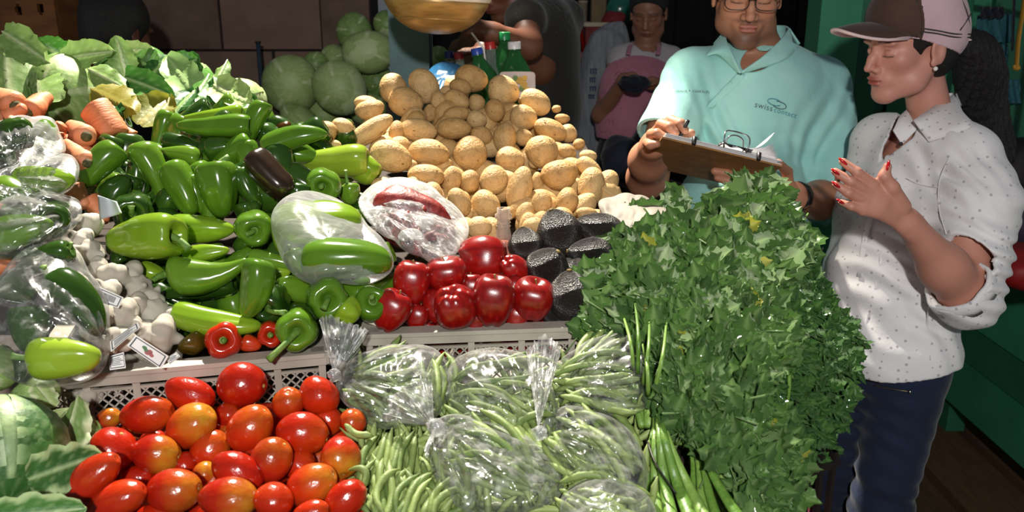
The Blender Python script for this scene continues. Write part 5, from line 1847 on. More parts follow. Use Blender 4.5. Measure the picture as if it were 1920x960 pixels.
def place_leaf(px, py, off, deep):
    dd = [((px - c[0]) * (1.0) / (1 if i < 6 else .9)) ** 2 + (py - c[1]) ** 2 for i, (_, c, _, _) in enumerate(BUN)]
    k = int(np.argmin(dd))
    nm, c, tie, lab = BUN[k]
    par = nm.startswith('parsley')
    z = float(ZS(px, py)) + off
    ang = math.atan2(-(py - tie[1]), px - tie[0]) + rnd.gauss(0, .75)
    if px > 1420:
        ang = ang * .5 + rnd.uniform(-1.9, .5) * .5
    size = (rnd.uniform(30, 46) if par else rnd.uniform(48, 96)) * z / FPX
    fwd = rnd.gauss(-.05, .38)
    y_ = camdir(math.cos(ang), math.sin(ang), fwd)
    n_ = camdir(rnd.gauss(0, .5), .55 + rnd.gauss(0, .45), -1)
    y_ /= np.linalg.norm(y_)
    x_ = np.cross(y_, n_)
    x_ /= np.linalg.norm(x_)
    n_ = np.cross(x_, y_)
    pos = P(px, py, z) - y_ * size * .5
    kind = CLD if par else (CLY if rnd.random() < .014 else CL)
    me, v, f, col = kind[rnd.randrange(len(kind))]
    if deep or cnt[k] >= 270:
        B_ = stuff[k]
        B_.add((v * size) @ np.stack([x_, y_, n_]) + pos, f)
        stuffc[k] += col
        return
    cnt[k] += 1
    M = mat4(pos - np.array(roots[k].location), x_, y_, n_, (size,) * 3)
    inst('leaf', me, M, roots[k])
n = 0
while n < 1500:
    px, py = rnd.uniform(1090, 1640), rnd.uniform(345, 985)
    if inpoly(px, py, CPOLY):
        place_leaf(px, py, rnd.uniform(-.03, .012), False)
        n += 1
n = 0
while n < 1500:
    px, py = rnd.uniform(1100, 1640), rnd.uniform(370, 985)
    if inpoly(px, py, CPOLY):
        place_leaf(px, py, rnd.uniform(.02, .09), True)
        n += 1
# a few taller sprigs against the man's shirt and the avocados
for (px, py) in [(1268, 372), (1262, 384), (1335, 380), (1350, 390), (1398, 348), (1440, 345), (1452, 360), (1470, 372), (1190, 405), (1215, 398), (1108, 520), (1120, 545), (1100, 610), (1150, 470), (1170, 440), (1620, 640), (1600, 600), (1385, 372), (1420, 350)]:
    for _ in range(3):
        place_leaf(px + rnd.uniform(-8, 8), py + rnd.uniform(-4, 10), rnd.uniform(-.01, .01), False)
for k, (nm, c, tie, lab) in enumerate(BUN):
    if stuff[k].n:
        B_ = stuff[k]
        o = child('inner_leaves', np.concatenate(B_.v), B_.f, M_CEL if k < 6 else M_CELD, roots[k], cols=stuffc[k])
        o['kind'] = 'stuff'
    # stalks running from the tie up into the leaves
    ns = 12 if k < 6 else 7
    for i in range(ns):
        q = (i + .5) / ns - .5
        zt = float(ZS(*tie))
        tx = c[0] + q * (190 if k < 6 else 80) + rnd.uniform(-15, 15)
        ty = c[1] + rnd.uniform(-30, 40)
        zz_ = float(ZS(tx, ty)) + .02
        mx, my = (tie[0] + tx) / 2 + q * 20, (tie[1] + ty) / 2
        pts = curve([P(tie[0] + q * 30, tie[1], zt + .015 + rnd.uniform(0, .02)), P(mx, my, (zt + zz_) / 2 + .015), P(tx, ty, zz_)], 9)
        sv, sf = sweep(pts, np.linspace(.0045, .0018, 9) if k < 6 else np.linspace(.0022, .001, 9), 7)
        child('stalk', sv, sf, M_STALK, roots[k])
# thick stalk ends at the bottom, fanning down right, with the black cord
zt = .93
for r, (x0, y0, x1, y1, w, zo) in enumerate([(1228, 830, 1236, 985, 20, 0), (1238, 822, 1262, 985, 22, -.015), (1246, 820, 1300, 985, 22, -.02), (1252, 822, 1330, 985, 20, -.012), (1222, 820, 1222, 985, 16, .01), (1240, 800, 1290, 960, 18, .02)]):
    z_ = float(ZS(x0, y0)) - .01 + zo
    pts = curve([P(1228 + r * 4, 762, z_ + .06), P(x0, y0, z_), P((x0 + x1) / 2 - 4, (y0 + y1) / 2, .95 + zo), P(x1, y1, .90 + zo)], 14)
    rs = np.interp(np.linspace(0, 1, 14), [0, .4, 1], [w * .22, w * .36, w * .62]) * .95 / FPX
    sv, sf = sweep(pts, rs, 12, flat=.7)
    child('thick_stalk', sv, sf, M_STALK, roots[1])
for (x0, y0, x1, y1) in ((1196, 700, 1190, 560), (1206, 720, 1218, 590), (1188, 690, 1168, 590), (1216, 740, 1204, 640), (1228, 730, 1250, 600), (1420, 560, 1406, 640), (1380, 500, 1392, 600), (1300, 560, 1286, 660), (1480, 700, 1470, 780)):
    pts = curve([P(x0, y0, float(ZS(x0, y0)) - .03), P((x0 + x1) / 2 + 4, (y0 + y1) / 2, float(ZS(x0, y0)) - .045), P(x1, y1, float(ZS(x1, y1)) - .03)], 9)
    child('stalk', *sweep(pts, np.linspace(.0028, .0016, 9), 7), M_STALK, roots[1 if y0 > 650 and x0 < 1300 else 4])
for r, (x0, y0, x1, y1, w, zo) in enumerate([(1318, 868, 1352, 990, 18, 0), (1326, 866, 1395, 985, 20, -.012), (1310, 870, 1330, 990, 18, .006), (1300, 872, 1306, 990, 16, .012)]):
    z_ = .96 + zo
    pts = curve([P(x0 - 10, 800, 1.0), P(x0, y0, z_), P((x0 + x1) / 2 - 4, (y0 + y1) / 2, .93 + zo), P(x1, y1, .90 + zo)], 14)
    rs = np.interp(np.linspace(0, 1, 14), [0, .35, 1], [w * .2, w * .36, w * .6]) * .93 / FPX
    sv, sf = sweep(pts, rs, 12, flat=.7)
    child('thick_stalk', sv, sf, M_STALK, roots[4])
for y_, x0, x1 in ((818, 1210, 1256), (822, 1212, 1258)):
    pts = curve([P(x0, y_ + 8, .985), P((x0 + x1) / 2, y_ + 2, .955), P(x1, y_ - 2, .975), P((x0 + x1) / 2, y_ + 2, 1.02), P(x0, y_ + 8, .985)], 18)
    child('black_cord', *sweep(pts, .0014, 6), M_BLACK, roots[1])
child('black_cord', *sweep(curve([P(1214, 828, .96), P(1230, 870, .925), P(1268, 926, .90)], 10), .0011, 6), M_BLACK, roots[1])
# ================================================================ smooth solids: distance fields turned into one continuous skin
class Vol:
    def __init__(s, xs, ys, zs):
        s.ax = [np.asarray(a, np.float32) for a in (xs, ys, zs)]
        s.D = np.full((len(xs), len(ys), len(zs)), .15, np.float32)

    def sl(s, lo, hi):
        r = []
        for a, l, h in zip(s.ax, lo, hi):
            i0, i1 = int(np.searchsorted(a, l)), int(np.searchsorted(a, h))
            r.append(slice(max(0, i0 - 1), min(len(a), i1 + 1)))
        return tuple(r)

    def grid(s, r):
        return (s.ax[0][r[0]][:, None, None], s.ax[1][r[1]][None, :, None], s.ax[2][r[2]][None, None, :])

    def _apply(s, r, d, k, op):
        if 0 in d.shape:
            return
        D = s.D[r]
        if op == 'sub':
            a, b = -D, d
        else:
            a, b = D, d
        h = np.maximum(k - np.abs(a - b), 0) / k if k > 0 else 0
        m = np.minimum(a, b) - (h * h * k * .25 if k > 0 else 0)
        s.D[r] = -m if op == 'sub' else m

    def cone(s, a, b, ra, rb, k=.02, op='add', flat=None):
        a, b = np.asarray(a, float), np.asarray(b, float)
        pad = max(ra, rb) + k + .03
        r = s.sl(np.minimum(a, b) - pad, np.maximum(a, b) + pad)
        X, Y, Z = s.grid(r)
        e = b - a
        L2 = e @ e + 1e-12
        px, py, pz = X - a[0], Y - a[1], Z - a[2]
        t = np.clip((px * e[0] + py * e[1] + pz * e[2]) / L2, 0, 1)
        dx, dy, dz = px - t * e[0], py - t * e[1], pz - t * e[2]
        if flat is not None:   # flat = (direction, factor): thinner along that direction
            n, f = flat
            q = dx * n[0] + dy * n[1] + dz * n[2]
            d2 = dx * dx + dy * dy + dz * dz + q * q * (1 / f ** 2 - 1)
            d = (np.sqrt(d2) - (ra + (rb - ra) * t)) * (f + (1 - f) * .4)
        else:
            d = np.sqrt(dx * dx + dy * dy + dz * dz) - (ra + (rb - ra) * t)
        s._apply(r, d.astype(np.float32), k, op)

    def chain(s, pts, rads, k=.02, op='add', flat=None):
        for i in range(len(pts) - 1):
            s.cone(pts[i], pts[i + 1], rads[i], rads[i + 1], k, op, flat)

    def ell(s, c, rad, R=None, k=.02, op='add'):
        c, rad = np.asarray(c, float), np.asarray(rad, float)
        R = np.eye(3) if R is None else R          # rows: local axes in world
        pad = max(rad) + k + .03
        r = s.sl(c - pad, c + pad)
        X, Y, Z = s.grid(r)
        px, py, pz = X - c[0], Y - c[1], Z - c[2]
        k0 = k1 = 0
        for i in range(3):
            q = px * R[i][0] + py * R[i][1] + pz * R[i][2]
            k0 = k0 + (q / rad[i]) ** 2
            k1 = k1 + (q / rad[i] ** 2) ** 2
        k0, k1 = np.sqrt(k0), np.sqrt(k1) + 1e-9
        d = k0 * (k0 - 1) / k1
        s._apply(r, d.astype(np.float32), k, op)

    def clip(s, p, n, k=0):
        """remove everything on the side n points to, beyond p"""
        X, Y, Z = (a for a in s.grid((slice(None),) * 3))
        d = (X - p[0]) * n[0] + (Y - p[1]) * n[1] + (Z - p[2]) * n[2]
        s.D = np.maximum(s.D, d.astype(np.float32))

    def mesh(s):
        D = s.D
        sg = D < 0
        nx, ny, nz = D.shape
        c = sg[:-1, :-1, :-1].astype(np.uint8)
        tot = np.zeros((nx - 1, ny - 1, nz - 1), np.uint8)
        for i in (0, 1):
            for j in (0, 1):
                for k in (0, 1):
                    tot += sg[i:nx - 1 + i, j:ny - 1 + j, k:nz - 1 + k]
        act = np.argwhere((tot > 0) & (tot < 8))
        idx = np.full(tot.shape, -1, np.int32)
        idx[tuple(act.T)] = np.arange(len(act))
        acc = np.zeros((len(act), 3))
        cnt_ = np.zeros(len(act))
        cor = [(i, j, k) for i in (0, 1) for j in (0, 1) for k in (0, 1)]
        val = {q: D[tuple((act + q).T)] for q in cor}
        pos = {q: np.stack([s.ax[m][act[:, m] + q[m]] for m in range(3)], 1) for q in cor}
        for a in cor:
            for m in range(3):
                if a[m] == 0:
                    b = list(a)
                    b[m] = 1
                    b = tuple(b)
                    va, vb = val[a], val[b]
                    x = (va < 0) != (vb < 0)
                    t = np.where(x, va / np.where(x, va - vb, 1), 0)[:, None]
                    acc += np.where(x[:, None], pos[a] + (pos[b] - pos[a]) * t, 0)
                    cnt_ += x
        V_ = acc / np.maximum(cnt_, 1)[:, None]
        F_ = []
        for m in range(3):
            o1, o2 = (m + 1) % 3, (m + 2) % 3
            s0 = [slice(1, -1)] * 3
            s0[m] = slice(0, -1)
            s1 = list(s0)
            s1[m] = slice(1, None)
            A_, B_ = sg[tuple(s0)], sg[tuple(s1)]
            e = np.argwhere(A_ != B_)
            if not len(e):
                continue
            base = e.copy()
            base[:, o1] += 1
            base[:, o2] += 1
            inside = A_[tuple(e.T)]
            def at(d1, d2):
                q = base.copy()
                q[:, o1] -= d1
                q[:, o2] -= d2
                return idx[tuple(q.T)]
            q = np.stack([at(1, 1), at(0, 1), at(0, 0), at(1, 0)], 1)
            q[~inside] = q[~inside][:, ::-1]
            F_.append(q)
        F_ = np.concatenate(F_)
        return V_, F_[(F_ >= 0).all(1)]

def axis(segs):
    """segs: list of (start, end, step)"""
    out = []
    for a, b, st in segs:
        n = max(1, round((b - a) / st))
        out += list(np.linspace(a, b, n, endpoint=False))
    out.append(segs[-1][1])
    return np.array(out)

def skin_mat(name, base, rough=.42):
    m, N, L, B = nt(name)
    at = N.new('ShaderNodeAttribute')
    at.attribute_name = 'Col'
    vec = coords(N, L)
    nz = noise(N, L, vec, 25, 4)
    c = mix(N, L, .2, at.outputs['Color'], ramp(N, L, nz, [(.3, (.75, .62, .6, 1)), (.7, (1, 1, 1, 1))]), 'MULTIPLY')
    L.new(c, B.inputs['Base Color'])
    B.inputs['Roughness'].default_value = rough
    B.inputs['Subsurface Weight'].default_value = .08
    B.inputs['Subsurface Radius'].default_value = (.02, .008, .004)
    B.inputs['Subsurface Scale'].default_value = .3
    bump(N, L, B, noise(N, L, vec, 400, 2), .12, .001)
    return m

def head_prims(S, HC, R, s, ears=True, jaw=1.0, k=.012, nose=1.0):
    """R rows: right, forward, up of the head; s: size (1 = 23 cm tall)"""
    def W(x, y, z):
        return HC + s * (x * R[0] + y * R[1] + z * R[2])
    e = lambda c, r, kk=k, op='add', RR=None: S.ell(W(*c), np.array(r) * s, R if RR is None else RR, kk, op)
    e((0, -.018, .032), (.074, .094, .083), .02)
    e((0, .030, .030), (.062, .060, .060), .02)
    e((0, .035, -.035), (.056 * jaw, .054, .064), .02)
    for q in (-1, 1):
        S.chain([W(q * .050 * jaw, -.008, -.045), W(q * .044 * jaw, .022, -.075), W(q * .014, .066, -.100)], [.018 * s, .019 * s, .016 * s], .03)
    e((0, .072, -.100), (.022, .018, .017), .018)
    for q in (-1, 1):
        e((q * .040, .053, -.022), (.022, .024, .020), .02)
        e((q * .030, .080, .019), (.024, .012, .008), .014)
        e((q * .032, .103, .000), (.018, .018, .012), .012, 'sub')
        e((q * .031, .074, -.003), (.0140, .0125, .0115), .004)
    S.chain([W(0, .084, .010), W(0, .098, -.015), W(0, .1095, -.035)], [.0075 * s, .0085 * s, .0105 * s * nose], .012)
    for q in (-1, 1):
        e((q * .0125, .094, -.040), (.0085, .011, .0078), .006)
        e((q * .0065, .100, -.0465), (.0035, .0055, .003), .003, 'sub')
    e((0, .074, -.064), (.032, .022, .022), .015)
    e((0, .0965, -.0605), (.0225, .0065, .0045), .004)
    e((0, .0950, -.0705), (.0195, .0075, .0058), .004)
    e((0, .1035, -.0655), (.022, .004, .0012), .003, 'sub')
    e((0, .0965, -.082), (.016, .006, .004), .008, 'sub')
    if ears:
        for q in (-1, 1):
            a = np.radians(12)
            e((q * .0765, -.012, -.010), (.0075, .0185, .031), .005)
            e((q * .0850, -.008, -.006), (.0065, .0110, .018), .004, 'sub')
            e((q * .0770, .000, -.034), (.005, .008, .009), .004)

def paint_head(V_, HC, R, s, skin, lips, brow, stubble=0., blush=.0, hair=None):
    q = (V_ - HC) / s
    x, y, z = q @ R[0], q @ R[1], q @ R[2]
    C_ = np.tile(np.array(skin[:3]), (len(V_), 1))
    def bl(m, col):
        C_[:] = C_ * (1 - m[:, None]) + np.array(col[:3]) * m[:, None]
    front = (y > .05)
    if blush:
        for g in (-1, 1):
            bl(np.exp(-(((x - g * .042) / .02) ** 2 + ((z + .03) / .018) ** 2)) * front * blush, lin('#b3604f'))
    bl(np.exp(-((x / .012) ** 2 + ((z + .038) / .012) ** 2)) * (y > .09) * .25, lin('#a8584a'))
    if stubble:
        dist = np.minimum(((x / .05) ** 2 + ((z + .094) / .026) ** 2), ((x / .034) ** 2 + ((z + .051) / .006) ** 2))
        bl(np.exp(-dist ** 1.5) * (y > .02) * stubble, lin('#3a2a22'))
        bl(np.clip((np.abs(x) - .035) / .02, 0, 1) * np.clip((-.045 - z) / .03, 0, 1) * (y > .0) * (z > -.13) * stubble * .45, lin('#3a2a22'))
    lm = np.exp(-(np.maximum(0, (np.abs(x) / .0215) ** 2 + ((z + .0655) / .0098) ** 2) ** 3)) * (y > .086)
    bl(lm * .9, lips)
    bl(np.exp(-((z + .0655) / .0014) ** 2) * (np.abs(x) < .022) * (y > .085) * .7, lin('#4a1c18'))
    for g in (-1, 1):
        bz = .0215 + .0035 * np.clip(1 - np.abs(np.abs(x) - .03) / .02, 0, 1)
        bl(np.exp(-((z - bz) / .0030) ** 2) * np.clip((.052 - np.abs(x)) / .006, 0, 1) * np.clip((np.abs(x) - .010) / .004, 0, 1) * (y > .04) * .92 * (np.sign(x) == g), brow)
        # lowered lids: lash line
        lz = -.0095 - .002 * (1 - ((np.abs(x) - .031) / .015) ** 2)
        bl(np.exp(-((z - lz) / .0016) ** 2) * np.clip((.0165 - np.abs(np.abs(x) - .031)) / .003, 0, 1) * (y > .06) * .95 * (np.sign(x) == g), lin('#120c0a'))
        bl(np.exp(-((z - .004) / .0022) ** 2) * np.clip((.014 - np.abs(np.abs(x) - .031)) / .003, 0, 1) * (y > .06) * .35 * (np.sign(x) == g), lin('#5a342a'))
    return C_

def rot_rows(fwd, up=(0, 0, 1)):
    f = np.asarray(fwd, float)
    f /= np.linalg.norm(f)
    x = np.cross(f, up)
    x /= np.linalg.norm(x)
    u = np.cross(x, f)
    return np.stack([x, f, u])

def cloth_mat(name, a, b, scale=60, dots=False, rough=.8, logo=False):
    m, N, L, B = nt(name)
    vec = coords(N, L)
    c = ramp(N, L, noise(N, L, vec, 6, 3), [(.3, a), (.7, b)])
    if dots:
        vo = N.new('ShaderNodeTexVoronoi')
        vo.inputs['Scale'].default_value = 62
        vo.inputs['Randomness'].default_value = .35
        L.new(vec, vo.inputs['Vector'])
        d = ramp(N, L, vo.outputs['Distance'], [(.16, (1, 1, 1, 1)), (.22, (0, 0, 0, 1))])
        d = math_n(N, L, 'MULTIPLY', d, .55)
        c = mix(N, L, d, c, '#7c7180')
    L.new(c, B.inputs['Base Color'])
    B.inputs['Roughness'].default_value = rough
    B.inputs['Specular IOR Level'].default_value = .25
    B.inputs['Sheen Weight'].default_value = .15
    n1 = noise(N, L, vec, 28, 4, .6)
    n2 = noise(N, L, vec, 900, 2)
    s_ = math_n(N, L, 'ADD', math_n(N, L, 'MULTIPLY', n1, 1.0), math_n(N, L, 'MULTIPLY', n2, .12))
    bump(N, L, B, s_, .35, .006)
    return m

def shell(S, th):
    S.D = np.maximum(S.D, -(S.D + th))

def folds(S, lst):
    """lst: (centre, radius, direction across the folds, wavelength, depth)"""
    for c, rad, n, wl, dep in lst:
        c = np.asarray(c, float)
        n = np.asarray(n, float) / np.linalg.norm(n)
        r = S.sl(c - rad * 1.6, c + rad * 1.6)
        X, Y, Z = S.grid(r)
        d2 = (X - c[0]) ** 2 + (Y - c[1]) ** 2 + (Z - c[2]) ** 2
        ph = (X * n[0] + Y * n[1] + Z * n[2]) * 2 * PI / wl
        wob = 1.3 * np.sin((X * 23 + Z * 17) + c[0] * 9) + .9 * np.sin(Y * 31 + Z * 13)
        S.D[r] += (np.sin(ph + wob) * dep * np.exp(-d2 / (2 * (rad * .6) ** 2))).astype(np.float32)

def clothpiece(name, S, mat, root):
    v, f = S.mesh()
    return child(name, v, f, mat, root)
# ================================================================ people
M_SKM = skin_mat('man_skin', None, .5)
M_SKW = skin_mat('woman_skin', None, .5)
M_MINT = cloth_mat('mint_polo_cloth', '#92ccc6', '#aaded6')
M_WHITE = cloth_mat('white_dotted_cloth', '#e0dddd', '#ecebeb', dots=True)
M_JEANS = cloth_mat('dark_denim', '#141c30', '#1c2842')
M_TROU = cloth_mat('dark_trouser_cloth', '#15181c', '#1e2228')
M_HAIR = simple('black_hair', [(.3, '#070404'), (.7, '#120b09')], 60, .6, .8, 160, vscale=(5, 5, .5), bdist=.004)
M_SHOE = plain('shoe_leather', '#1a1512', .5)
M_CAPB = cloth_mat('brown_cap_cloth', '#45322a', '#563f34')
M_CAPP = cloth_mat('pink_cap_cloth', '#c4a2ac', '#d6b8bf')
M_CAPT = plain('pale_pink_trim', '#e0c4c4', .7)
M_NAIL = simple('red_nail', [(.3, '#b01018'), (.7, '#c81a20')], 50, .18, 0, coat=.5)
M_METAL = plain('chrome_metal', '#b8b8b8', .25, metal=1)
M_WATCH = plain('black_rubber', '#0e0e10', .4)

def P3(a):
    return P(*a)

# ---------------------------------------------------------------- the man
MX, MY, MZ = 0, 1, 2
man = thing('person', 'man in a mint green polo shirt and glasses writing on a clipboard', 'person', P(1395, 560, 2.2) * [1, 1, 0])
HC_f = rot_rows((-.14, -.95, -.24), (.03, 0, 1))
HCm = P(1409, -3, 2.06) - .086 * HC_f[1]
sm = 1.05
shL, shR = P(1293, 150, 2.20), P(1542, 165, 2.26)
elL, wrL = P(1213, 334, 2.08), P(1226, 272, 1.87)
elR, wrR = P(1578, 376, 2.20), P(1492, 368, 1.99)
chest, belly, pelv = P(1422, 225, 2.235), P(1392, 400, 2.20), P(1392, 520, 2.24)
nb = P(1432, 105, 2.21)
bx_ = np.array([1, .12, 0])
bx_ /= np.linalg.norm(bx_)
by_ = np.array([-bx_[1], bx_[0], 0])
RB = np.stack([bx_, by_, [0, 0, 1.]])

def torso_man(S, g):
    S.ell(chest, (.168 + g, .112 + g, .175 + g), RB, .05)
    S.ell(chest + (0, .0, .07), (.150 + g, .090 + g, .10 + g), RB, .05)
    S.ell(belly, (.160 + g, .135 + g, .165 + g), RB, .06)
    S.ell(pelv, (.165 + g, .12 + g, .13 + g), RB, .05)
    S.cone(nb + (0, .01, -.03), shL + (.015, 0, .01), .052 + g, .056 + g, .05)
    S.cone(nb + (0, .01, -.03), shR + (-.015, 0, .01), .052 + g, .056 + g, .05)

def head_hands_man(S):
    head_prims(S, HCm, HC_f, sm, jaw=1.0, nose=1.12)
    S.cone(HCm + HC_f[2] * -.06 + HC_f[1] * -.02, nb + (0, .0, -.03), .056, .064, .03)
    # cheeks a little fuller
    for q in (-1, 1):
        S.ell(HCm + HC_f[0] * q * .040 + HC_f[1] * .040 - HC_f[2] * .040, (.024, .028, .026), HC_f, .02)
    # writing hand on the left of the picture
    S.chain([elL, (elL + wrL) / 2 + (-.004, 0, .004), wrL], [.046, .041, .029], .03)
    S.cone(wrL, P(1240, 250, 1.845), .028, .027, .02, flat=(camdir(.5, -.5, .4) / np.linalg.norm(camdir(.5, -.5, .4)), .75))
    S.chain([P(1240, 240, 1.85), P(1258, 226, 1.82), P(1276, 232, 1.79), P(1284, 244, 1.785)], [.013, .0115, .0105, .009], .004)
    S.chain([P(1233, 246, 1.845), P(1240, 233, 1.81), P(1256, 238, 1.78), P(1266, 249, 1.775)], [.013, .0115, .0105, .009], .004)
    S.chain([P(1226, 258, 1.84), P(1222, 252, 1.80), P(1232, 250, 1.775), P(1244, 256, 1.77)], [.013, .0115, .010, .009], .004)
    S.chain([P(1222, 270, 1.84), P(1214, 268, 1.81), P(1220, 272, 1.78), P(1232, 270, 1.772)], [.012, .0105, .0095, .008], .004)
    S.chain([P(1246, 258, 1.85), P(1268, 250, 1.825), P(1296, 250, 1.80)], [.013, .0115, .009], .005)
    # holding hand under the board
    S.chain([elR, (elR + wrR) / 2 + (0, 0, -.004), wrR], [.047, .043, .030], .03)
    S.cone(wrR, P(1452, 356, 1.955), .028, .030, .02, flat=(camdir(0, .2, -1) / np.linalg.norm(camdir(0, .2, -1)), .6))
    S.chain([P(1458, 345, 1.95), P(1425, 334, 1.915), P(1398, 324, 1.895)], [.0125, .0115, .0095], .004)
    S.chain([P(1452, 354, 1.95), P(1400, 340, 1.905), P(1362, 324, 1.892), P(1340, 321, 1.89)], [.0125, .0115, .010, .009], .004)
    S.chain([P(1450, 365, 1.955), P(1402, 353, 1.915), P(1366, 340, 1.90), P(1345, 333, 1.897)], [.0125, .011, .010, .0085], .004)
    S.chain([P(1452, 376, 1.965), P(1410, 368, 1.925), P(1378, 357, 1.91)], [.012, .0105, .0085], .004)
    S.chain([P(1478, 348, 1.98), P(1476, 322, 1.955), P(1460, 306, 1.88)], [.014, .012, .0095], .005)

lo = np.minimum.reduce([elL, wrL, belly - .2, pelv - .2]) - .07
hx = P(1610, 300, 2.2)[0] + .07
zs = axis([(-.01, .90, .014), (.90, 1.30, .0034), (1.30, 1.74, .0027)])
xs = axis([(P(1178, 300, 2.05)[0] - .03, HCm[0] - .1, .0031), (HCm[0] - .1, HCm[0] + .1, .0026), (HCm[0] + .1, hx, .0033)])
ys = axis([(1.60, HCm[1] + .03, .0029), (HCm[1] + .03, 2.50, .0045)])
S = Vol(xs, ys, zs)
torso_man(S, -.004)
S.chain([shL, (shL + elL) / 2, elL], [.050, .046, .043], .03)
S.chain([shR, (shR + elR) / 2, elR], [.052, .048, .045], .03)
head_hands_man(S)
hipc = pelv + (0, 0, -.06)
legs = []
for q in (-1, 1):
    h = hipc + bx_ * q * .085
    kn = np.array([h[0] + q * .02, h[1] - .01, .47])
    an = np.array([h[0] + q * .03, h[1] + .02, .09])
    legs.append((h, kn, an))
    S.chain([h, kn, an], [.082, .055, .040], .03)
    S.cone(an + (0, .02, -.05), an + (0, -.14, -.06), .032, .030, .02)
v, f = S.mesh()
skin = lin('#8f5c44')
C_ = paint_head(v, HCm, HC_f, sm, lin('#b98468'), lin('#a8645a'), lin('#1c120e'), stubble=.75, blush=.25)
hq = (v - HCm) @ HC_f.T
w_ = np.clip((-.10 - hq[:, 2]) / .05, 0, 1)[:, None]
C_ = C_ * (1 - w_) + np.array(lin('#b07a5e')[:3]) * w_
child('body', v, f, M_SKM, man, cols=np.concatenate([C_, np.ones((len(C_), 1))], 1))

# polo shirt
S = Vol(axis([(xs[0], xs[-1], .0036)]), axis([(1.78, 2.5, .0040)]), axis([(.86, 1.56, .0036)]))
torso_man(S, .013)
slL = shL + (elL - shL) * .60
slR = shR + (elR - shR) * .80
S.chain([shL, shL + (elL - shL) * .75], [.066, .076], .045)
S.chain([shR, shR + (elR - shR) * 1.0], [.068, .080], .045)
folds(S, [(chest + (-.13, -.06, -.02), .10, (1, 0, .5), .045, .006), (chest + (.15, -.06, -.03), .11, (1, 0, -.35), .05, .007), (shR + (.0, -.02, -.12), .12, (.8, 0, .6), .05, .005), (belly + (.06, -.1, .02), .16, (.5, 0, 1), .07, .005),
          (belly + (-.10, -.1, .05), .12, (.6, 0, -1), .055, .005), (shL + (-.02, -.04, -.06), .10, (.9, 0, .4), .04, .005), (chest + (0, -.1, -.10), .14, (-.4, 0, 1), .08, .004)])
shell(S, .0100)
for (p_, a_, b_) in ((slL, shL, elL), (slR, shR, elR)):
    # cut the sleeve end: only near that sleeve
    n_ = (b_ - a_) / np.linalg.norm(b_ - a_)
    r = S.sl(p_ - .16, p_ + .16)
    X, Y, Z = S.grid(r)
    d = (X - p_[0]) * n_[0] + (Y - p_[1]) * n_[1] + (Z - p_[2]) * n_[2]
    lim = .105
    t_ = (X - a_[0]) * n_[0] + (Y - a_[1]) * n_[1] + (Z - a_[2]) * n_[2]
    rr = np.sqrt(np.maximum(0, (X - a_[0]) ** 2 + (Y - a_[1]) ** 2 + (Z - a_[2]) ** 2 - t_ ** 2))
    side = (X < chest[0] - .165) if a_ is shL else (X > chest[0] + .165)
    S.D[r] = np.where((rr < lim) & side, np.maximum(S.D[r], d), S.D[r]).astype(np.float32)
S.clip(P(1392, 470, 2.2) * [0, 0, 1], (0, 0, -1))
# neck hole and open placket
S.cone(nb + (0, .01, .12), nb + (-.002, .0, -.04), .080, .060, .005, 'sub')
vb = P(1388, 134, 2.05)
for a_, b_ in ((P(1388, 134, 2.06), nb + (-.02, -.06, -.005)), (P(1388, 134, 2.06), nb + (.018, -.055, .0)), (P(1388, 134, 2.06), nb + (-.042, -.055, .0))):
    S.cone(a_, b_, .004, .028, .004, 'sub')
polo = clothpiece('polo_shirt', S, M_MINT, man)
def bvh_of(o, root):
    from mathutils.bvhtree import BVHTree
    me = o.data
    off = Vector(root.location)
    return BVHTree.FromPolygons([v.co + off for v in me.vertices], [tuple(p.vertices) for p in me.polygons])
BV = bvh_of(polo, man)
def on_surf(bv, p, out=.0015, toward=None):
    """nearest shirt point in front of p along the view of the body front"""
    d = Vector(tuple(toward)) if toward is not None else Vector((0, 1, 0))
    hit = bv.ray_cast(V(np.asarray(p) - np.array(d) * .25), d, .6)
    if hit[0] is None:
        hit = bv.find_nearest(V(p))
    n = hit[1]
    if n.dot(d) > 0:
        n = -n
    return np.array(hit[0]) + np.array(n) * out

def strip(name, a_list, b_list, mat, root, th=.004, bv=None, out=.003, smooth=True, dirn=None):
    """band of cloth between two rows of points"""
    A_, B_ = np.array(a_list), np.array(b_list)
    A_, B_ = curve(A_, 18), curve(B_, 18)
    n = len(A_)
    m = 5
    V_ = []
    for j in range(m):
        q = j / (m - 1)
        for i in range(n):
            V_.append(A_[i] * (1 - q) + B_[i] * q)
    V_ = np.array(V_)
    f = [(j * n + i, j * n + i + 1, (j + 1) * n + i + 1, (j + 1) * n + i) for j in range(m - 1) for i in range(n - 1)]
    o = child(name, V_, f, mat, root, smooth=smooth)
    md = o.modifiers.new('thick', 'SOLIDIFY')
    md.thickness = th
    md.offset = 0
    return o
def near(x, y, z, out=.004):
    h = BV.find_nearest(V(P(x, y, z)))
    n = np.array(h[1])
    return np.array(h[0]) + n * out * (1 if n @ (np.array(h[0]) - np.array(nb)) > 0 or n[2] > 0 else -1)
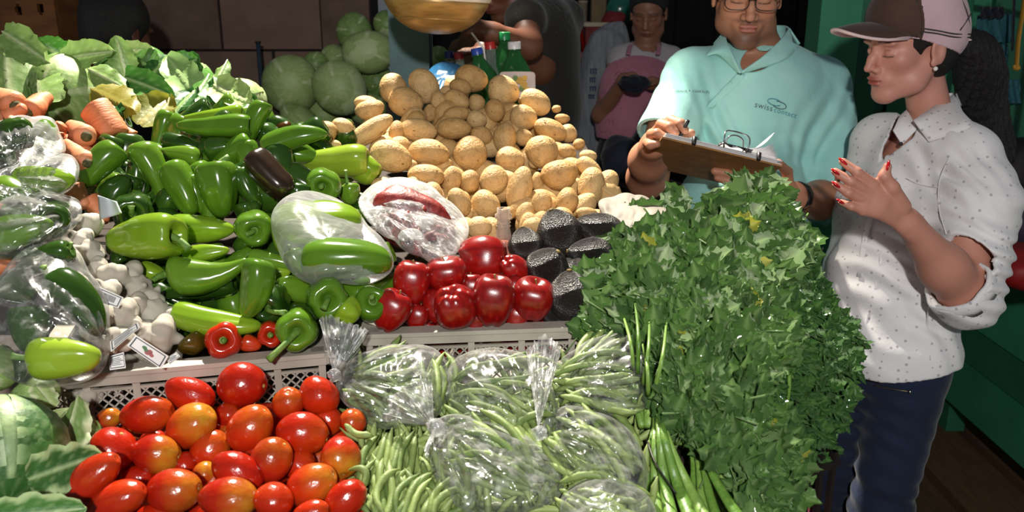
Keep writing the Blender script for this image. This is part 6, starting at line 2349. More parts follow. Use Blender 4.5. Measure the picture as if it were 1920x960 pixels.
# collar: two folded wings that stand round the neck
strip('collar', [P(1356, 62, 2.17), P(1376, 54, 2.24), P(1425, 48, 2.29), P(1468, 48, 2.25), P(1480, 54, 2.18)],
      [near(1338, 78, 2.18), near(1362, 76, 2.26), near(1425, 76, 2.32), near(1486, 72, 2.27), near(1502, 78, 2.19)], M_MINT, man)
strip('collar_wing', [P(1358, 60, 2.19), P(1364, 80, 2.12), P(1376, 106, 2.085), P(1388, 136, 2.066)], [on_surf(BV, P(a, b_, 2.1), .004) for a, b_ in ((1336, 76), (1333, 88), (1352, 106), (1386, 138))], M_MINT, man)
strip('collar_wing', [P(1480, 52, 2.19), P(1464, 74, 2.12), P(1432, 104, 2.085), P(1390, 136, 2.066)], [on_surf(BV, P(a, b_, 2.1), .004) for a, b_ in ((1508, 70), (1506, 94), (1470, 116), (1392, 139))], M_MINT, man)
pl_a = [on_surf(BV, P(a, b_, 2.08), .0012) for a, b_ in ((1388, 139), (1372, 158), (1350, 182), (1332, 204))]
pl_b = [on_surf(BV, P(a, b_, 2.08), .0012) for a, b_ in ((1403, 142), (1386, 163), (1364, 187), (1346, 208))]
strip('placket', pl_a, pl_b, M_MINT, man, .0018)
bp = on_surf(BV, P(1381, 160, 2.06), .003)
v, f = sph(12, 8)
child('button', v * [.0035, .002, .0035] + bp, f, M_MINT, man)
for nm, c_, n_, r_ in (('sleeve_cuff', slL, elL - shL, .079), ('sleeve_cuff', slR, elR - shR, .083)):
    x, y, zz = basis(n_, (0, 1, 0))
    ring = []
    for a in np.linspace(0, 2 * PI, 29)[:-1]:
        ring.append(c_ + (x * math.cos(a) + y * math.sin(a)) * .2)
# lettering on the chest
def lettering(body, size, px0, py0, ang, depth, mat, name, root, bv, italic=0):
    cu = bpy.data.curves.new(name, 'FONT')
    cu.body = body
    cu.size = size
    cu.shear = italic
    cu.space_character = 1.1
    to = bpy.data.objects.new(name, cu)
    COL.objects.link(to)
    dg = bpy.context.evaluated_depsgraph_get()
    me = to.evaluated_get(dg).to_mesh()
    vv = np.array([tuple(v.co) for v in me.vertices])
    ff = [tuple(p.vertices) for p in me.polygons]
    to.evaluated_get(dg).to_mesh_clear()
    bpy.data.objects.remove(to)
    a = math.radians(ang)
    ca, sa = math.cos(a), math.sin(a)
    o_ = P(px0, py0, depth)
    out = []
    for x_, y_, _ in vv:
        p_ = o_ + CR * (x_ * ca - y_ * sa) + CU * (x_ * sa + y_ * ca)
        out.append(on_surf(bv, p_, .0012, CF * .97 + CR * .25))
    return child(name, out, ff, mat, root, smooth=False)
M_EMB = plain('grey_embroidery', '#4a5c60', .7)
M_EMBT = plain('teal_embroidery', '#3f8f9c', .7)
lettering('ODILIA R.CABRALES', .0085, 1267, 176, 1, 2.12, M_EMB, 'printed_lettering', man, BV)
lettering('swiss', .0200, 1414, 200, -14, 2.10, M_EMB, 'printed_lettering', man, BV)
lettering('contact', .0175, 1450, 209, -14, 2.10, M_EMBT, 'printed_lettering', man, BV)
for (cx_, cy_, rx_, ry_, a0, a1, mt_) in ((1452, 192, 13, 5.5, 20, 330, M_EMBT), (1461, 197, 13, 6, -150, 120, M_EMB)):
    pts = []
    for a in np.linspace(math.radians(a0), math.radians(a1), 22):
        dx, dy = rx_ * math.cos(a), -ry_ * math.sin(a)
        pts.append(on_surf(BV, P(cx_ + dx + dy * -.25, cy_ + dy + dx * .25, 2.10), .001, CF * .97 + CR * .25))
    child('ring_emblem', *sweep(pts, .0011, 5), mt_, man)

# trousers, shoes, hair, glasses, watch
S = Vol(axis([(pelv[0] - .26, pelv[0] + .26, .009)]), axis([(pelv[1] - .22, pelv[1] + .22, .009)]), axis([(.03, 1.02, .011)]))
S.ell(pelv, (.178, .135, .14), RB, .05)
for h, kn, an in legs:
    S.chain([h, kn, an], [.096, .074, .066], .03)
shell(S, .014)
S.clip((0, 0, .99), (0, 0, 1))
S.clip((0, 0, .06), (0, 0, -1))
clothpiece('trousers', S, M_TROU, man)
for h, kn, an in legs:
    b = MB()
    v, f = sweep([an + (0, .06, -.055), an + (0, 0, -.05), an + (0, -.10, -.055), an + (0, -.17, -.06)], [.036, .043, .044, .028], 14, flat=.8)
    child('shoe', v, f, M_SHOE, man)
def hair_cap(root, HC, R, s, front, name='hair', extra=None, infl=.008, step=.0032, sub=()):
    S = Vol(*[axis([(c - .15, c + .15, step)]) for c in HC])
    W = lambda x, y, z: HC + s * (x * R[0] + y * R[1] + z * R[2])
    S.ell(W(0, -.018, .034), np.array((.074 + infl, .094 + infl, .083 + infl)) * s, R, .02)
    S.ell(W(0, -.035, -.02), np.array((.066 + infl, .066 + infl, .07)) * s, R, .02)
    S.clip(W(*front[0]), R[1] * front[1][0] + R[2] * front[1][1])
    for c, r_ in sub:
        S.ell(W(*c), np.array(r_) * s, R, .006, 'sub')
        S.ell(W(-c[0], c[1], c[2]), np.array(r_) * s, R, .006, 'sub')
    if extra:
        extra(S, W)
    v, f = S.mesh()
    nz = Noise3(4, 14, 90)
    return child(name, v, f, M_HAIR, root)
hair_cap(man, HCm, HC_f, sm, ((0, .045, .03), (.75, -.66)), sub=[((.085, .0, -.015), (.03, .026, .05)), ((.06, .05, -.06), (.05, .06, .06))])
W = lambda x, y, z: HCm + sm * (x * HC_f[0] + y * HC_f[1] + z * HC_f[2])
M_GLS = plain('dark_glasses_frame', '#2a1c1a', .3)
for q in (-1, 1):
    pts = []
    for a in np.linspace(0, 2 * PI, 30):
        ca, sa = math.cos(a), math.sin(a)
        pts.append(W(q * .034 + .027 * np.sign(ca) * abs(ca) ** .75, .108 - .10 * (.034 + .027 * abs(ca) * np.sign(q * ca)) ** 1 * .35, -.004 + .0175 * np.sign(sa) * abs(sa) ** .75))
    child('glasses_rim', *sweep(pts, .0015, 6, False), M_GLS, man)
    child('glasses_temple', *sweep(curve([W(q * .061, .094, .002), W(q * .078, .04, .004), W(q * .082, -.01, .004)], 8), .0016, 6), M_GLS, man)
child('glasses_bridge', *sweep(curve([W(-.008, .108, .0), W(0, .112, .005), W(.008, .108, .0)], 6), .0014, 6), M_GLS, man)
# wrist watch
zz = (elR - wrR) / np.linalg.norm(elR - wrR)
x, y, zz = basis(zz, (0, 0, 1))
wc = wrR + zz * .008
vv, ff = [], []
n = 40
for i in range(n):
    a = 2 * PI * i / n
    for (rr, h) in ((.0305, -.011), (.0345, -.011), (.0345, .011), (.0305, .011)):
        r2 = rr + (.0012 if i % 4 == 0 and rr > .032 else 0)
        vv.append(wc + (x * math.cos(a) + y * math.sin(a)) * r2 + zz * h)
for i in range(n):
    for j in range(4):
        ff.append((i * 4 + j, i * 4 + (j + 1) % 4, ((i + 1) % n) * 4 + (j + 1) % 4, ((i + 1) % n) * 4 + j))
child('wrist_watch', vv, ff, M_WATCH, man)
for i in range(5):
    a = i * .28 - 2.1
    p_ = wc + (x * math.cos(a) + y * math.sin(a)) * .0355
    v, f = sph(8, 6)
    child('watch_link', v * [.003, .003, .004] + p_, f, plain('grey_metal', '#4a4a50', .35, metal=.7) if i == 0 else bpy.data.materials['grey_metal'], man)

# ---------------------------------------------------------------- clipboard
A_, B_, D_ = P(1241, 259, 1.735), P(1466, 313, 1.80), P(1203, 309, 1.965)
C__ = B_ + (D_ - A_)
eb, ed = B_ - A_, D_ - A_
nb_ = np.cross(eb, ed)
nb_ /= np.linalg.norm(nb_)
if nb_[2] < 0:
    nb_ = -nb_
cb = thing('clipboard', 'brown hardboard clipboard with a wire clip and thick stack of papers', 'clipboard', (A_ + C__) / 2)
M_HB = simple('brown_hardboard', [(.3, '#8a6236'), (.7, '#a87a48')], 40, .55, .1, 200)
M_PAPER = plain('white_paper', '#dcdadb', .7)
def slab(name, a, e1, e2, n_, t0, t1, mat, root, M=None):
    vs = [a + n_ * t for t in (t0, t1)]
    v = []
    for t in (t0, t1):
        v += [a + n_ * t, a + e1 + n_ * t, a + e1 + e2 + n_ * t, a + e2 + n_ * t]
    return child(name, v, [(3, 2, 1, 0), (4, 5, 6, 7), (0, 1, 5, 4), (1, 2, 6, 5), (2, 3, 7, 6), (3, 0, 4, 7)], mat, root, smooth=False)
slab('board', A_, eb, ed, nb_, 0, .0035, M_HB, cb)
for i in range(9):
    o1 = rnd.uniform(.0, .012)
    fan = i / 8
    ob = slab('paper_sheet', A_ + eb * (.02 + o1) + ed * (.012 + rnd.uniform(0, .01)), eb * (.955 + .02 * math.sin(i)), ed * .93, nb_, .0038 + i * .0012, .0046 + i * .0012, M_PAPER, cb)
# fanned corner sheets curling up at the right
for i in range(9):
    q = i / 8
    u0 = .70
    nn = 10
    vv = []
    for j in range(nn):
        s_ = j / (nn - 1)
        up = .004 + .0145 + q * .030 * s_ ** 2 + .001 * i
        for w_2 in (0, 1):
            vv.append(A_ + eb * (u0 + (.27 - .05 * q) * s_) + ed * (.03 + .6 * w_2 + .03 * q) + nb_ * (up if i < 8 else up + .018 * s_ ** 3))
    ff = [(2 * j, 2 * j + 1, 2 * j + 3, 2 * j + 2) for j in range(nn - 1)]
    o = child('curled_sheet', vv, ff, M_PAPER, cb)
    md = o.modifiers.new('t', 'SOLIDIFY')
    md.thickness = .0006
# wire clip
def cbp(u, v_, h):
    return A_ + eb * u + ed * v_ + nb_ * h
M_WIRE = plain('steel_wire', '#77777a', .3, metal=.9)
for nm, pts in (('wire_clip', [cbp(.50, .0, .012), cbp(.49, -.03, .030), cbp(.50, -.01, .046), cbp(.56, .02, .052), cbp(.63, .02, .052), cbp(.69, -.01, .046), cbp(.70, -.03, .030), cbp(.69, .0, .012)]),
                ('wire_clip', [cbp(.46, .02, .014), cbp(.50, -.02, .020), cbp(.56, .02, .018), cbp(.62, -.01, .020), cbp(.68, .02, .018), cbp(.73, -.01, .016)]),
                ('wire_clip', [cbp(.52, .08, .018), cbp(.54, .05, .040), cbp(.60, .04, .046), cbp(.66, .05, .040), cbp(.68, .08, .018)])):
    child(nm, *sweep(curve(pts, 22), .0016, 7), M_WIRE, cb)
slab('clip_plate', cbp(.47, -.01, .004), eb * .27, ed * .10, nb_, .0155, .0170, M_METAL, cb)
for u in (.255, .795):
    v, f = sweep([cbp(u, -.012, .000), cbp(u, -.014, .006), cbp(u, -.010, .016), cbp(u, .02, .018)], [.004, .0048, .0048, .004], 8)
    child('black_clasp', v, f, M_BLACK, cb)
pen = thing('pen', 'black pen held between the writing fingers above the clipboard', 'pen', P(1284, 240, 1.785))
child('barrel', *sweep([P(1290, 226, 1.77), P(1272, 262, 1.80)], .0045, 8), M_BLACK, pen)
child('tip', *sweep([P(1272, 262, 1.80), P(1268, 270, 1.806)], [.004, .001], 8), M_METAL, pen)

# ---------------------------------------------------------------- the woman in the white shirt
wom = thing('person', 'woman in a white dotted shirt, jeans and a brown and pink cap, in profile', 'person', P(1700, 680, 1.92) * [1, 1, 0])
HF = rot_rows((-.95, -.22, -.15), (.02, -.03, 1))
HCw = P(1708, 84, 1.87)
sw = .965
bf = np.array([-.74, -.67, 0])
bxw = np.array([.67, -.74, 0])
RW = np.stack([bxw, -bf, [0, 0, 1.]])
wsh = P(1824, 290, 1.81)           # near shoulder
wfs = P(1652, 268, 2.03)
wel, wwr = P(1812, 556, 1.735), P(1703, 418, 1.63)
wch, wwa, whi = P(1735, 370, 1.93), P(1676, 520, 1.94), P(1664, 650, 1.95)
wnb = P(1752, 225, 1.93)

def torso_w(S, g, bust=1):
    S.ell(wch + (0, 0, .02), (.135 + g, .085 + g, .15 + g), RW, .05)
    S.ell(wwa, (.115 + g, .085 + g, .14 + g), RW, .06)
    S.ell(whi, (.130 + g, .095 + g, .11 + g), RW, .06)
    for q in (-1, 1):
        S.ell(wch + bf * .065 + bxw * q * .058 + (0, 0, -.015), (.052 + g, .055 + g, .052 + g), RW, .03)
    S.cone(wnb + (0, .0, -.035), wsh + (-.02, .015, .0), .042 + g, .046 + g, .04)
    S.cone(wnb + (0, .0, -.035), wfs + (.0, .0, .0), .042 + g, .046 + g, .04)

zs = axis([(-.01, .80, .014), (.80, 1.20, .0045), (1.20, 1.70, .0025)])
xs = axis([(P(1555, 350, 1.58)[0] - .02, P(1700, 350, 1.6)[0], .0024), (P(1700, 350, 1.6)[0], HCw[0] + .09, .0028), (HCw[0] + .09, 1.12, .0045)])
ys = axis([(1.38, 1.62, .0024), (1.62, 1.75, .003), (1.75, 1.98, .0026), (1.98, 2.25, .0045)])
S = Vol(xs, ys, zs)
torso_w(S, -.010)
head_prims(S, HCw, HF, sw, jaw=.94, nose=.86)
S.cone(HCw + HF[2] * -.065 + HF[1] * -.030, wnb + (0.005, 0, -.04), .042, .048, .025)
S.chain([wsh, (wsh + wel) / 2, wel], [.046, .044, .043], .03)
S.chain([wel, wel + (wwr - wel) * .4, wwr], [.045, .043, .0235], .03)
fel, fwr = P(1596, 505, 2.06), P(1650, 620, 2.16)
S.chain([wfs, fel, fwr], [.045, .038, .026], .03)
for q in range(4):
    S.chain([fwr, fwr + (.01 + q * .016, .05, -.05), fwr + (.015 + q * .017, .06, -.09)], [.018, .010, .007], .005)
S.chain([fwr, fwr + (-.02, .03, -.03), fwr + (-.03, .03, -.06)], [.016, .011, .008], .005)
pn = camdir(.25, .1, -1)
pn /= np.linalg.norm(pn)
S.cone(wwr, P(1652, 378, 1.60), .0235, .034, .02, flat=(pn, .50))
for (kx, ky, mx_, my_, tx_, ty_, r0, zt_) in ((1636, 346, 1607, 323, 1580, 303, .0100, 1.585), (1628, 361, 1595, 340, 1566, 322, .0102, 1.580), (1621, 377, 1590, 361, 1567, 346, .0098, 1.583), (1618, 393, 1596, 387, 1577, 379, .0086, 1.590)):
    k_ = P(kx, ky, 1.592)
    S.cone(P(1672, 392, 1.612), k_, .015, .0125, .010, flat=(pn, .75))
    S.chain([k_, P(mx_, my_, zt_ - .006), P(tx_, ty_, zt_)], [r0 + .0016, r0 - .0008, r0 - .0030], .0035)
S.chain([P(1690, 388, 1.615), P(1672, 352, 1.592), P(1658, 330, 1.585), P(1664, 312, 1.583)], [.018, .0135, .0105, .0078], .006)
wl = []
for q in (-1, 1):
    h = whi + bxw * q * .055 + (0, 0, -.05)
    kn = np.array([.828 + q * .024, h[1] - .01 - q * .03, .44])
    an = np.array([.815 + q * .04, h[1] + .03 - q * .04, .085])
    wl.append((h, kn, an))
    S.chain([h, kn, an], [.070, .048, .034], .03)
    S.cone(an + (0, 0, -.05), an + bf * .14 + (0, 0, -.06), .028, .024, .02)
v, f = S.mesh()
C_ = paint_head(v, HCw, HF, sw, lin('#c88e7e'), lin('#a8443e'), lin('#2a1a16'), 0, .2)
hq = (v - HCw) @ HF.T
w_ = np.clip((-.10 - hq[:, 2]) / .05, 0, 1)[:, None]
C_ = C_ * (1 - w_) + np.array(lin('#c48a76')[:3]) * w_
child('body', v, f, M_SKW, wom, cols=np.concatenate([C_, np.ones((len(C_), 1))], 1))
# red nails
for (x0, y0, x1, y1, z_, s_) in ((1588, 309, 1572, 296, 1.578, 1), (1574, 328, 1558, 316, 1.573, 1), (1575, 352, 1559, 340, 1.576, 1), (1583, 382, 1568, 373, 1.583, .85), (1662, 320, 1667, 300, 1.577, 1)):
    a_, b_ = P(x0, y0, z_), P(x1, y1, z_ + .001)
    v, f = sweep(curve([a_, (a_ + b_) / 2 - CF * .0008, b_], 8), np.array([.003, .0045, .0052, .0054, .0052, .0048, .0040, .0016]) * s_, 10, flat=.55)
    child('nail', v, f, M_NAIL, wom)
# shirt
S = Vol(axis([(P(1550, 500, 1.95)[0] - .04, 1.14, .0036)]), axis([(1.50, 2.26, .0040)]), axis([(.72, 1.46, .0036)]))
torso_w(S, .014)
S.ell(wwa + (-.012, 0, -.02), (.128, .108, .12), RW, .07)
S.ell(whi + (0, 0, -.02), (.148, .116, .13), RW, .06)
wse = wsh + (wel - wsh) * 1.02
S.chain([wsh + (0, 0, -.01), wsh + (wel - wsh) * .35 + (.022, 0, 0), wsh + (wel - wsh) * .72 + (.012, 0, 0), wel + (.012, 0, -.01)], [.058, .072, .062, .054], .04)
S.cone(wel + (.0, 0, .0), wel + (wwr - wel) * .14, .062, .064, .03)
S.chain([wfs, wfs + (fel - wfs) * .5, fel], [.062, .066, .058], .04)
S.cone(fel, fel + (fwr - fel) * .12, .058, .056, .03)
folds(S, [(wsh + (.03, -.03, -.13), .13, (.2, 0, 1), .055, .006), (wel + (.02, 0, .06), .12, (.3, 0, 1), .035, .007), (wwa + bf * .08, .15, (.6, .2, .8), .05, .006), (wch + bxw * .08 + bf * .06 + (0, 0, -.08), .10, (.8, 0, .6), .04, .005), (whi + bf * .06 + (0, 0, .03), .16, (1, .4, .1), .07, .006),
          (wsh + (-.05, -.05, -.05), .08, (1, 0, .4), .035, .005), (wwa + bxw * .1, .12, (.2, .4, 1), .05, .007), (wfs + (-.02, -.05, -.1), .1, (.3, 0, 1), .04, .006), (wch + bf * .09 + (0, 0, .1), .10, (1, 0, .8), .05, .004)])
shell(S, .0100)
# rolled cuff opening around the forearm
n_ = (wwr - wel) / np.linalg.norm(wwr - wel)
pc = wel + n_ * .040
r = S.sl(pc - .16, pc + .16)
X, Y, Z = S.grid(r)
d = (X - pc[0]) * n_[0] + (Y - pc[1]) * n_[1] + (Z - pc[2]) * n_[2]
t_ = (X - wel[0]) * n_[0] + (Y - wel[1]) * n_[1] + (Z - wel[2]) * n_[2]
rr = np.sqrt(np.maximum(0, (X - wel[0]) ** 2 + (Y - wel[1]) ** 2 + (Z - wel[2]) ** 2 - t_ ** 2))
S.D[r] = np.where((rr < .085) & (Y < wel[1] + .08), np.maximum(S.D[r], d), S.D[r]).astype(np.float32)
# hem, curved
X, Y, Z = S.grid((slice(None),) * 3)
hem = P(1700, 684, 1.95)[2] + .35 * ((X - whi[0]) * bxw[0] + (Y - whi[1]) * bxw[1]) ** 2 * 8 * .5
S.D = np.maximum(S.D, (hem - Z) + 0 * S.D).astype(np.float32)
# neck hole and V
S.cone(wnb + (0, 0, .1), wnb + bf * .01 + (0, 0, -.035), .070, .056, .005, 'sub')
for z_ in np.arange(1.70, 2.0, .018):
    S.chain([P(1706, 214, z_), P(1694, 246, z_), P(1670, 276, z_), P(1650, 304, z_)], [.024, .024, .014, .003], .003, 'sub')
shirt = clothpiece('shirt', S, M_WHITE, wom)
BW = bvh_of(shirt, wom)
strip('collar_wing', [P(1790, 176, 1.95), P(1754, 198, 1.875), P(1713, 226, 1.84)], [on_surf(BW, P(a, b_, 1.85), .004) for a, b_ in ((1814, 200), (1786, 232), (1730, 264))], M_WHITE, wom, .004)
strip('collar_wing', [P(1700, 206, 1.93), P(1686, 220, 1.90), P(1675, 244, 1.87)], [on_surf(BW, P(a, b_, 1.85), .003) for a, b_ in ((1686, 210), (1668, 224), (1660, 246))], M_WHITE, wom, .004)
strip('collar_stand', [P(1722, 222, 1.85), P(1760, 200, 1.88), P(1790, 180, 1.94), P(1786, 174, 2.0), P(1740, 190, 2.02)], [P(1726, 246, 1.86), P(1770, 228, 1.87), P(1800, 200, 1.94), P(1796, 190, 2.02), P(1740, 206, 2.04)], M_WHITE, wom, .004)
for (sx, sy) in ((1670, 235), (1713, 243)):
    v, f = sph(12, 8)
    child('snap_button', v * [.0045, .003, .0045] + on_surf(BW, P(sx, sy, 1.85), .008), f, M_BLACK, wom)
# front edge of the shirt below the V, running down hidden by the hand
fe = [on_surf(BW, P(a, b_, 1.80), .003, CF * .8 + CR * .5) for a, b_ in ((1650, 304), (1640, 322), (1628, 345), (1612, 400), (1600, 450), (1592, 520))]
fe2 = [on_surf(BW, P(a + 12, b_ + 2, 1.80), .003, CF * .8 + CR * .5) for a, b_ in ((1650, 304), (1640, 322), (1628, 345), (1612, 400), (1600, 450), (1592, 520))]
strip('front_band', fe, fe2, M_WHITE, wom, .002)
for pts_ in (((1652, 470), (1640, 540), (1625, 600), (1616, 660)), ((1748, 480), (1742, 550), (1738, 610), (1744, 676)), ((1778, 300), (1762, 340), (1760, 390), (1772, 440)), ((1700, 330), (1730, 345), (1760, 352))):
    sp = [on_surf(BW, P(a, b_, 1.80), .0014, CF * .9 + CR * .4) for a, b_ in pts_]
    child('seam', *sweep(curve(sp, 16), .0016, 5, flat=.6), M_WHITE, wom)
# rolled cuff
x, y, zz = basis(n_, (0, 1, 0))
vv, ff = [], []
nn = 40
for i in range(nn):
    a = 2 * PI * i / nn
    wob = 1 + .03 * math.sin(a * 5) + .02 * math.sin(a * 9)
    for (q, h) in ((.0600, .004), (.0645, -.004), (.0660, .014), (.0650, .032), (.0590, .036), (.0560, .024)):
        vv.append(wel + n_ * (.012 + h) + (x * math.cos(a) + y * math.sin(a)) * q * wob)
for i in range(nn):
    for j in range(6):
        ff.append((i * 6 + j, i * 6 + (j + 1) % 6, ((i + 1) % nn) * 6 + (j + 1) % 6, ((i + 1) % nn) * 6 + j))
child('rolled_cuff', vv, ff, M_WHITE, wom)
# jeans with zipped pockets
S = Vol(axis([(whi[0] - .28, whi[0] + .26, .0065)]), axis([(whi[1] - .26, whi[1] + .26, .0065)]), axis([(.05, .90, .0075)]))
S.ell(whi, (.138, .102, .12), RW, .06)
for h, kn, an in wl:
    S.chain([h, kn, an], [.084, .064, .052], .03)
folds(S, [(whi + bf * .06 + (0, 0, -.18), .16, (.3, 0, 1), .05, .004), (wl[1][1], .12, (.2, 0, 1), .04, .005)])
shell(S, .012)
S.clip((0, 0, .885), (0, 0, 1))
S.clip((0, 0, .07), (0, 0, -1))
jeans = clothpiece('jeans', S, M_JEANS, wom)
BJ = bvh_of(jeans, wom)
for (x0, y0, x1, y1) in ((1664, 698, 1708, 706), (1656, 728, 1704, 733)):
    a_ = [on_surf(BJ, P(x0 + (x1 - x0) * t, y0 + (y1 - y0) * t, 1.85), .0016, CF) for t in (0, .33, .66, 1)]
    child('zip', *sweep(curve(a_, 14), .0022, 6, flat=.5), plain('brass_zip', '#8a7a5a', .35, metal=.8) if x0 == 1664 else bpy.data.materials['brass_zip'], wom)
    v, f = sph(10, 8)
    child('zip_pull', v * .0045 + a_[-1] - CF * .003, f, M_METAL, wom)
for h, kn, an in wl:
    v, f = sweep([an - bf * .05 + (0, 0, -.055), an + (0, 0, -.05), an + bf * .09 + (0, 0, -.06), an + bf * .15 + (0, 0, -.065)], [.030, .037, .036, .022], 14, flat=.8)
    child('shoe', v, f, M_SHOE, wom)
# hair and ponytail
def pony(S, W):
    pass
hair_cap(wom, HCw, HF, sw, ((0, .054, .028), (.86, -.50)), infl=.007, step=.003, sub=[((.080, .004, -.034), (.03, .024, .040)), ((.065, .055, -.05), (.05, .045, .05))])
pt = [P(1808, 84, 1.90), P(1830, 98, 1.91), P(1838, 145, 1.94), P(1842, 205, 1.97), P(1864, 262, 1.97), P(1884, 305, 1.94)]
cpt = curve(pt, 26)
S = Vol(axis([(cpt[:, 0].min() - .08, cpt[:, 0].max() + .08, .003)]), axis([(cpt[:, 1].min() - .08, cpt[:, 1].max() + .08, .004)]), axis([(cpt[:, 2].min() - .05, cpt[:, 2].max() + .06, .0035)]))
cr = np.interp(np.linspace(0, 1, 26), [0, .12, .35, .6, .85, 1], [.018, .030, .045, .043, .030, .010])
S.chain(list(cpt), list(cr), .02)
X, Y, Z = S.grid((slice(None),) * 3)
S.D += (.0022 * np.sin(X * 420 + Z * 60 + 2 * np.sin(Z * 30)) + .0015 * np.sin(X * 800 + Y * 500 - Z * 70)).astype(np.float32)
clothpiece('ponytail', S, M_HAIR, wom)
# pearl earring
Ww = lambda x, y, z: HCw + sw * (x * HF[0] + y * HF[1] + z * HF[2])
v, f = sph(14, 10)
sgn = 1 if (HF[0] @ CF) < 0 else -1
child('earring', v * .0048 + Ww(sgn * .083, .000, -.046), f, plain('pearl', '#e8e4dc', .15), wom)
# cap
S = Vol(*[axis([(c - .16, c + .16, .0028)]) for c in HCw + HF[2] * .03])
S.ell(Ww(0, -.018, .054), np.array((.087, .108, .106)) * sw, HF, .02)
S.ell(Ww(0, -.048, .012), np.array((.080, .080, .070)) * sw, HF, .03)
S.ell(Ww(0, .040, .060), np.array((.068, .058, .066)) * sw, HF, .03)
shell(S, .0045)
S.clip(Ww(0, .09, .049), -(HF[2] * .907 + HF[1] * -.42))
v, f = S.mesh()
q = (v - HCw) @ HF.T / sw
fc = q[f].mean(1)
isf = fc[:, 1] > .030
def sub_mesh(v, f, m):
    ff = f[m]
    u, inv = np.unique(ff, return_inverse=True)
    return v[u], inv.reshape(ff.shape)
child('cap_back', *sub_mesh(v, f, ~isf), M_CAPP, wom)
child('cap_front', *sub_mesh(v, f, isf), M_CAPB, wom)
nu, nv_ = 33, 12
vt, edge = [], []
for j in range(nv_):
    t = j / (nv_ - 1)
    for i in range(nu):
        u = -1 + 2 * i / (nu - 1)
        xx = u * .078 * (1 - .10 * t)
        y0 = .018 + .078 * math.sqrt(max(0, 1 - (u * .97) ** 2))
        y1 = .060 + .128 * (max(0, 1 - abs(u) ** 2.6)) ** .55
        yy = y0 + (y1 - y0) * t
        zz_ = .064 + .014 * t - .036 * abs(u) ** 2.0 - .014 * t * t
        vt.append(Ww(xx, yy, zz_))
        if j == nv_ - 1:
            edge.append(Ww(xx, yy, zz_))
vt = np.array(vt)
bf_ = [(j * nu + i, j * nu + i + 1, (j + 1) * nu + i + 1, (j + 1) * nu + i) for j in range(nv_ - 1) for i in range(nu - 1)]
o = child('brim', vt + HF[2] * .0016, bf_, M_CAPB, wom)
md = o.modifiers.new('t', 'SOLIDIFY'); md.thickness = .0025
o = child('brim_lining', vt - HF[2] * .0022, bf_, M_CAPP, wom)
md = o.modifiers.new('t', 'SOLIDIFY'); md.thickness = .0025
child('brim_piping', *sweep(np.array(edge), .0034, 7), M_CAPT, wom)
Sc = lambda pts_: [on_surf(BC, Ww(*p_), .0012, -(Ww(*p_) - Ww(0, -.018, .04)) / np.linalg.norm(Ww(*p_) - Ww(0, -.018, .04))) for p_ in pts_]
from mathutils.bvhtree import BVHTree as _B
BC = _B.FromPolygons([V(a) for a in v], [tuple(int(i) for i in q_) for q_ in f])
M_STITCH = plain('dark_cap_stitching', '#3c3836', .7)
s1 = sgn
for pts_ in ([(s1 * .07, .03, .040), (s1 * .085, .0, .030), (s1 * .08, -.04, .018), (s1 * .06, -.085, .010)], [(s1 * .072, .03, .046), (s1 * .088, .0, .036), (s1 * .082, -.04, .024), (s1 * .062, -.085, .016)],
             [(s1 * .07, .028, .035), (s1 * .07, .028, .07), (s1 * .05, .03, .10)], [(s1 * .05, -.09, .01), (s1 * .06, -.07, .06), (s1 * .04, -.05, .11)], [(s1 * .075, -.05, .03), (s1 * .055, -.08, .05), (s1 * .03, -.105, .05)]):
    child('cap_stitching', *sweep(curve(Sc(pts_), 18), .0016, 5), M_STITCH, wom)
child('cap_seam', *sweep(curve(Sc([(.095 * math.sin(a), .041, .045 + .11 * math.cos(a)) for a in np.linspace(-1.62, 1.62, 13)]), 44), .0030, 6), M_CAPB, wom)
child('cap_strap', *sweep(curve(Sc([(s1 * .055, -.085, .006), (s1 * .03, -.105, .0), (0, -.115, -.002)]), 10), .005, 6, flat=.4), M_CAPP, wom)

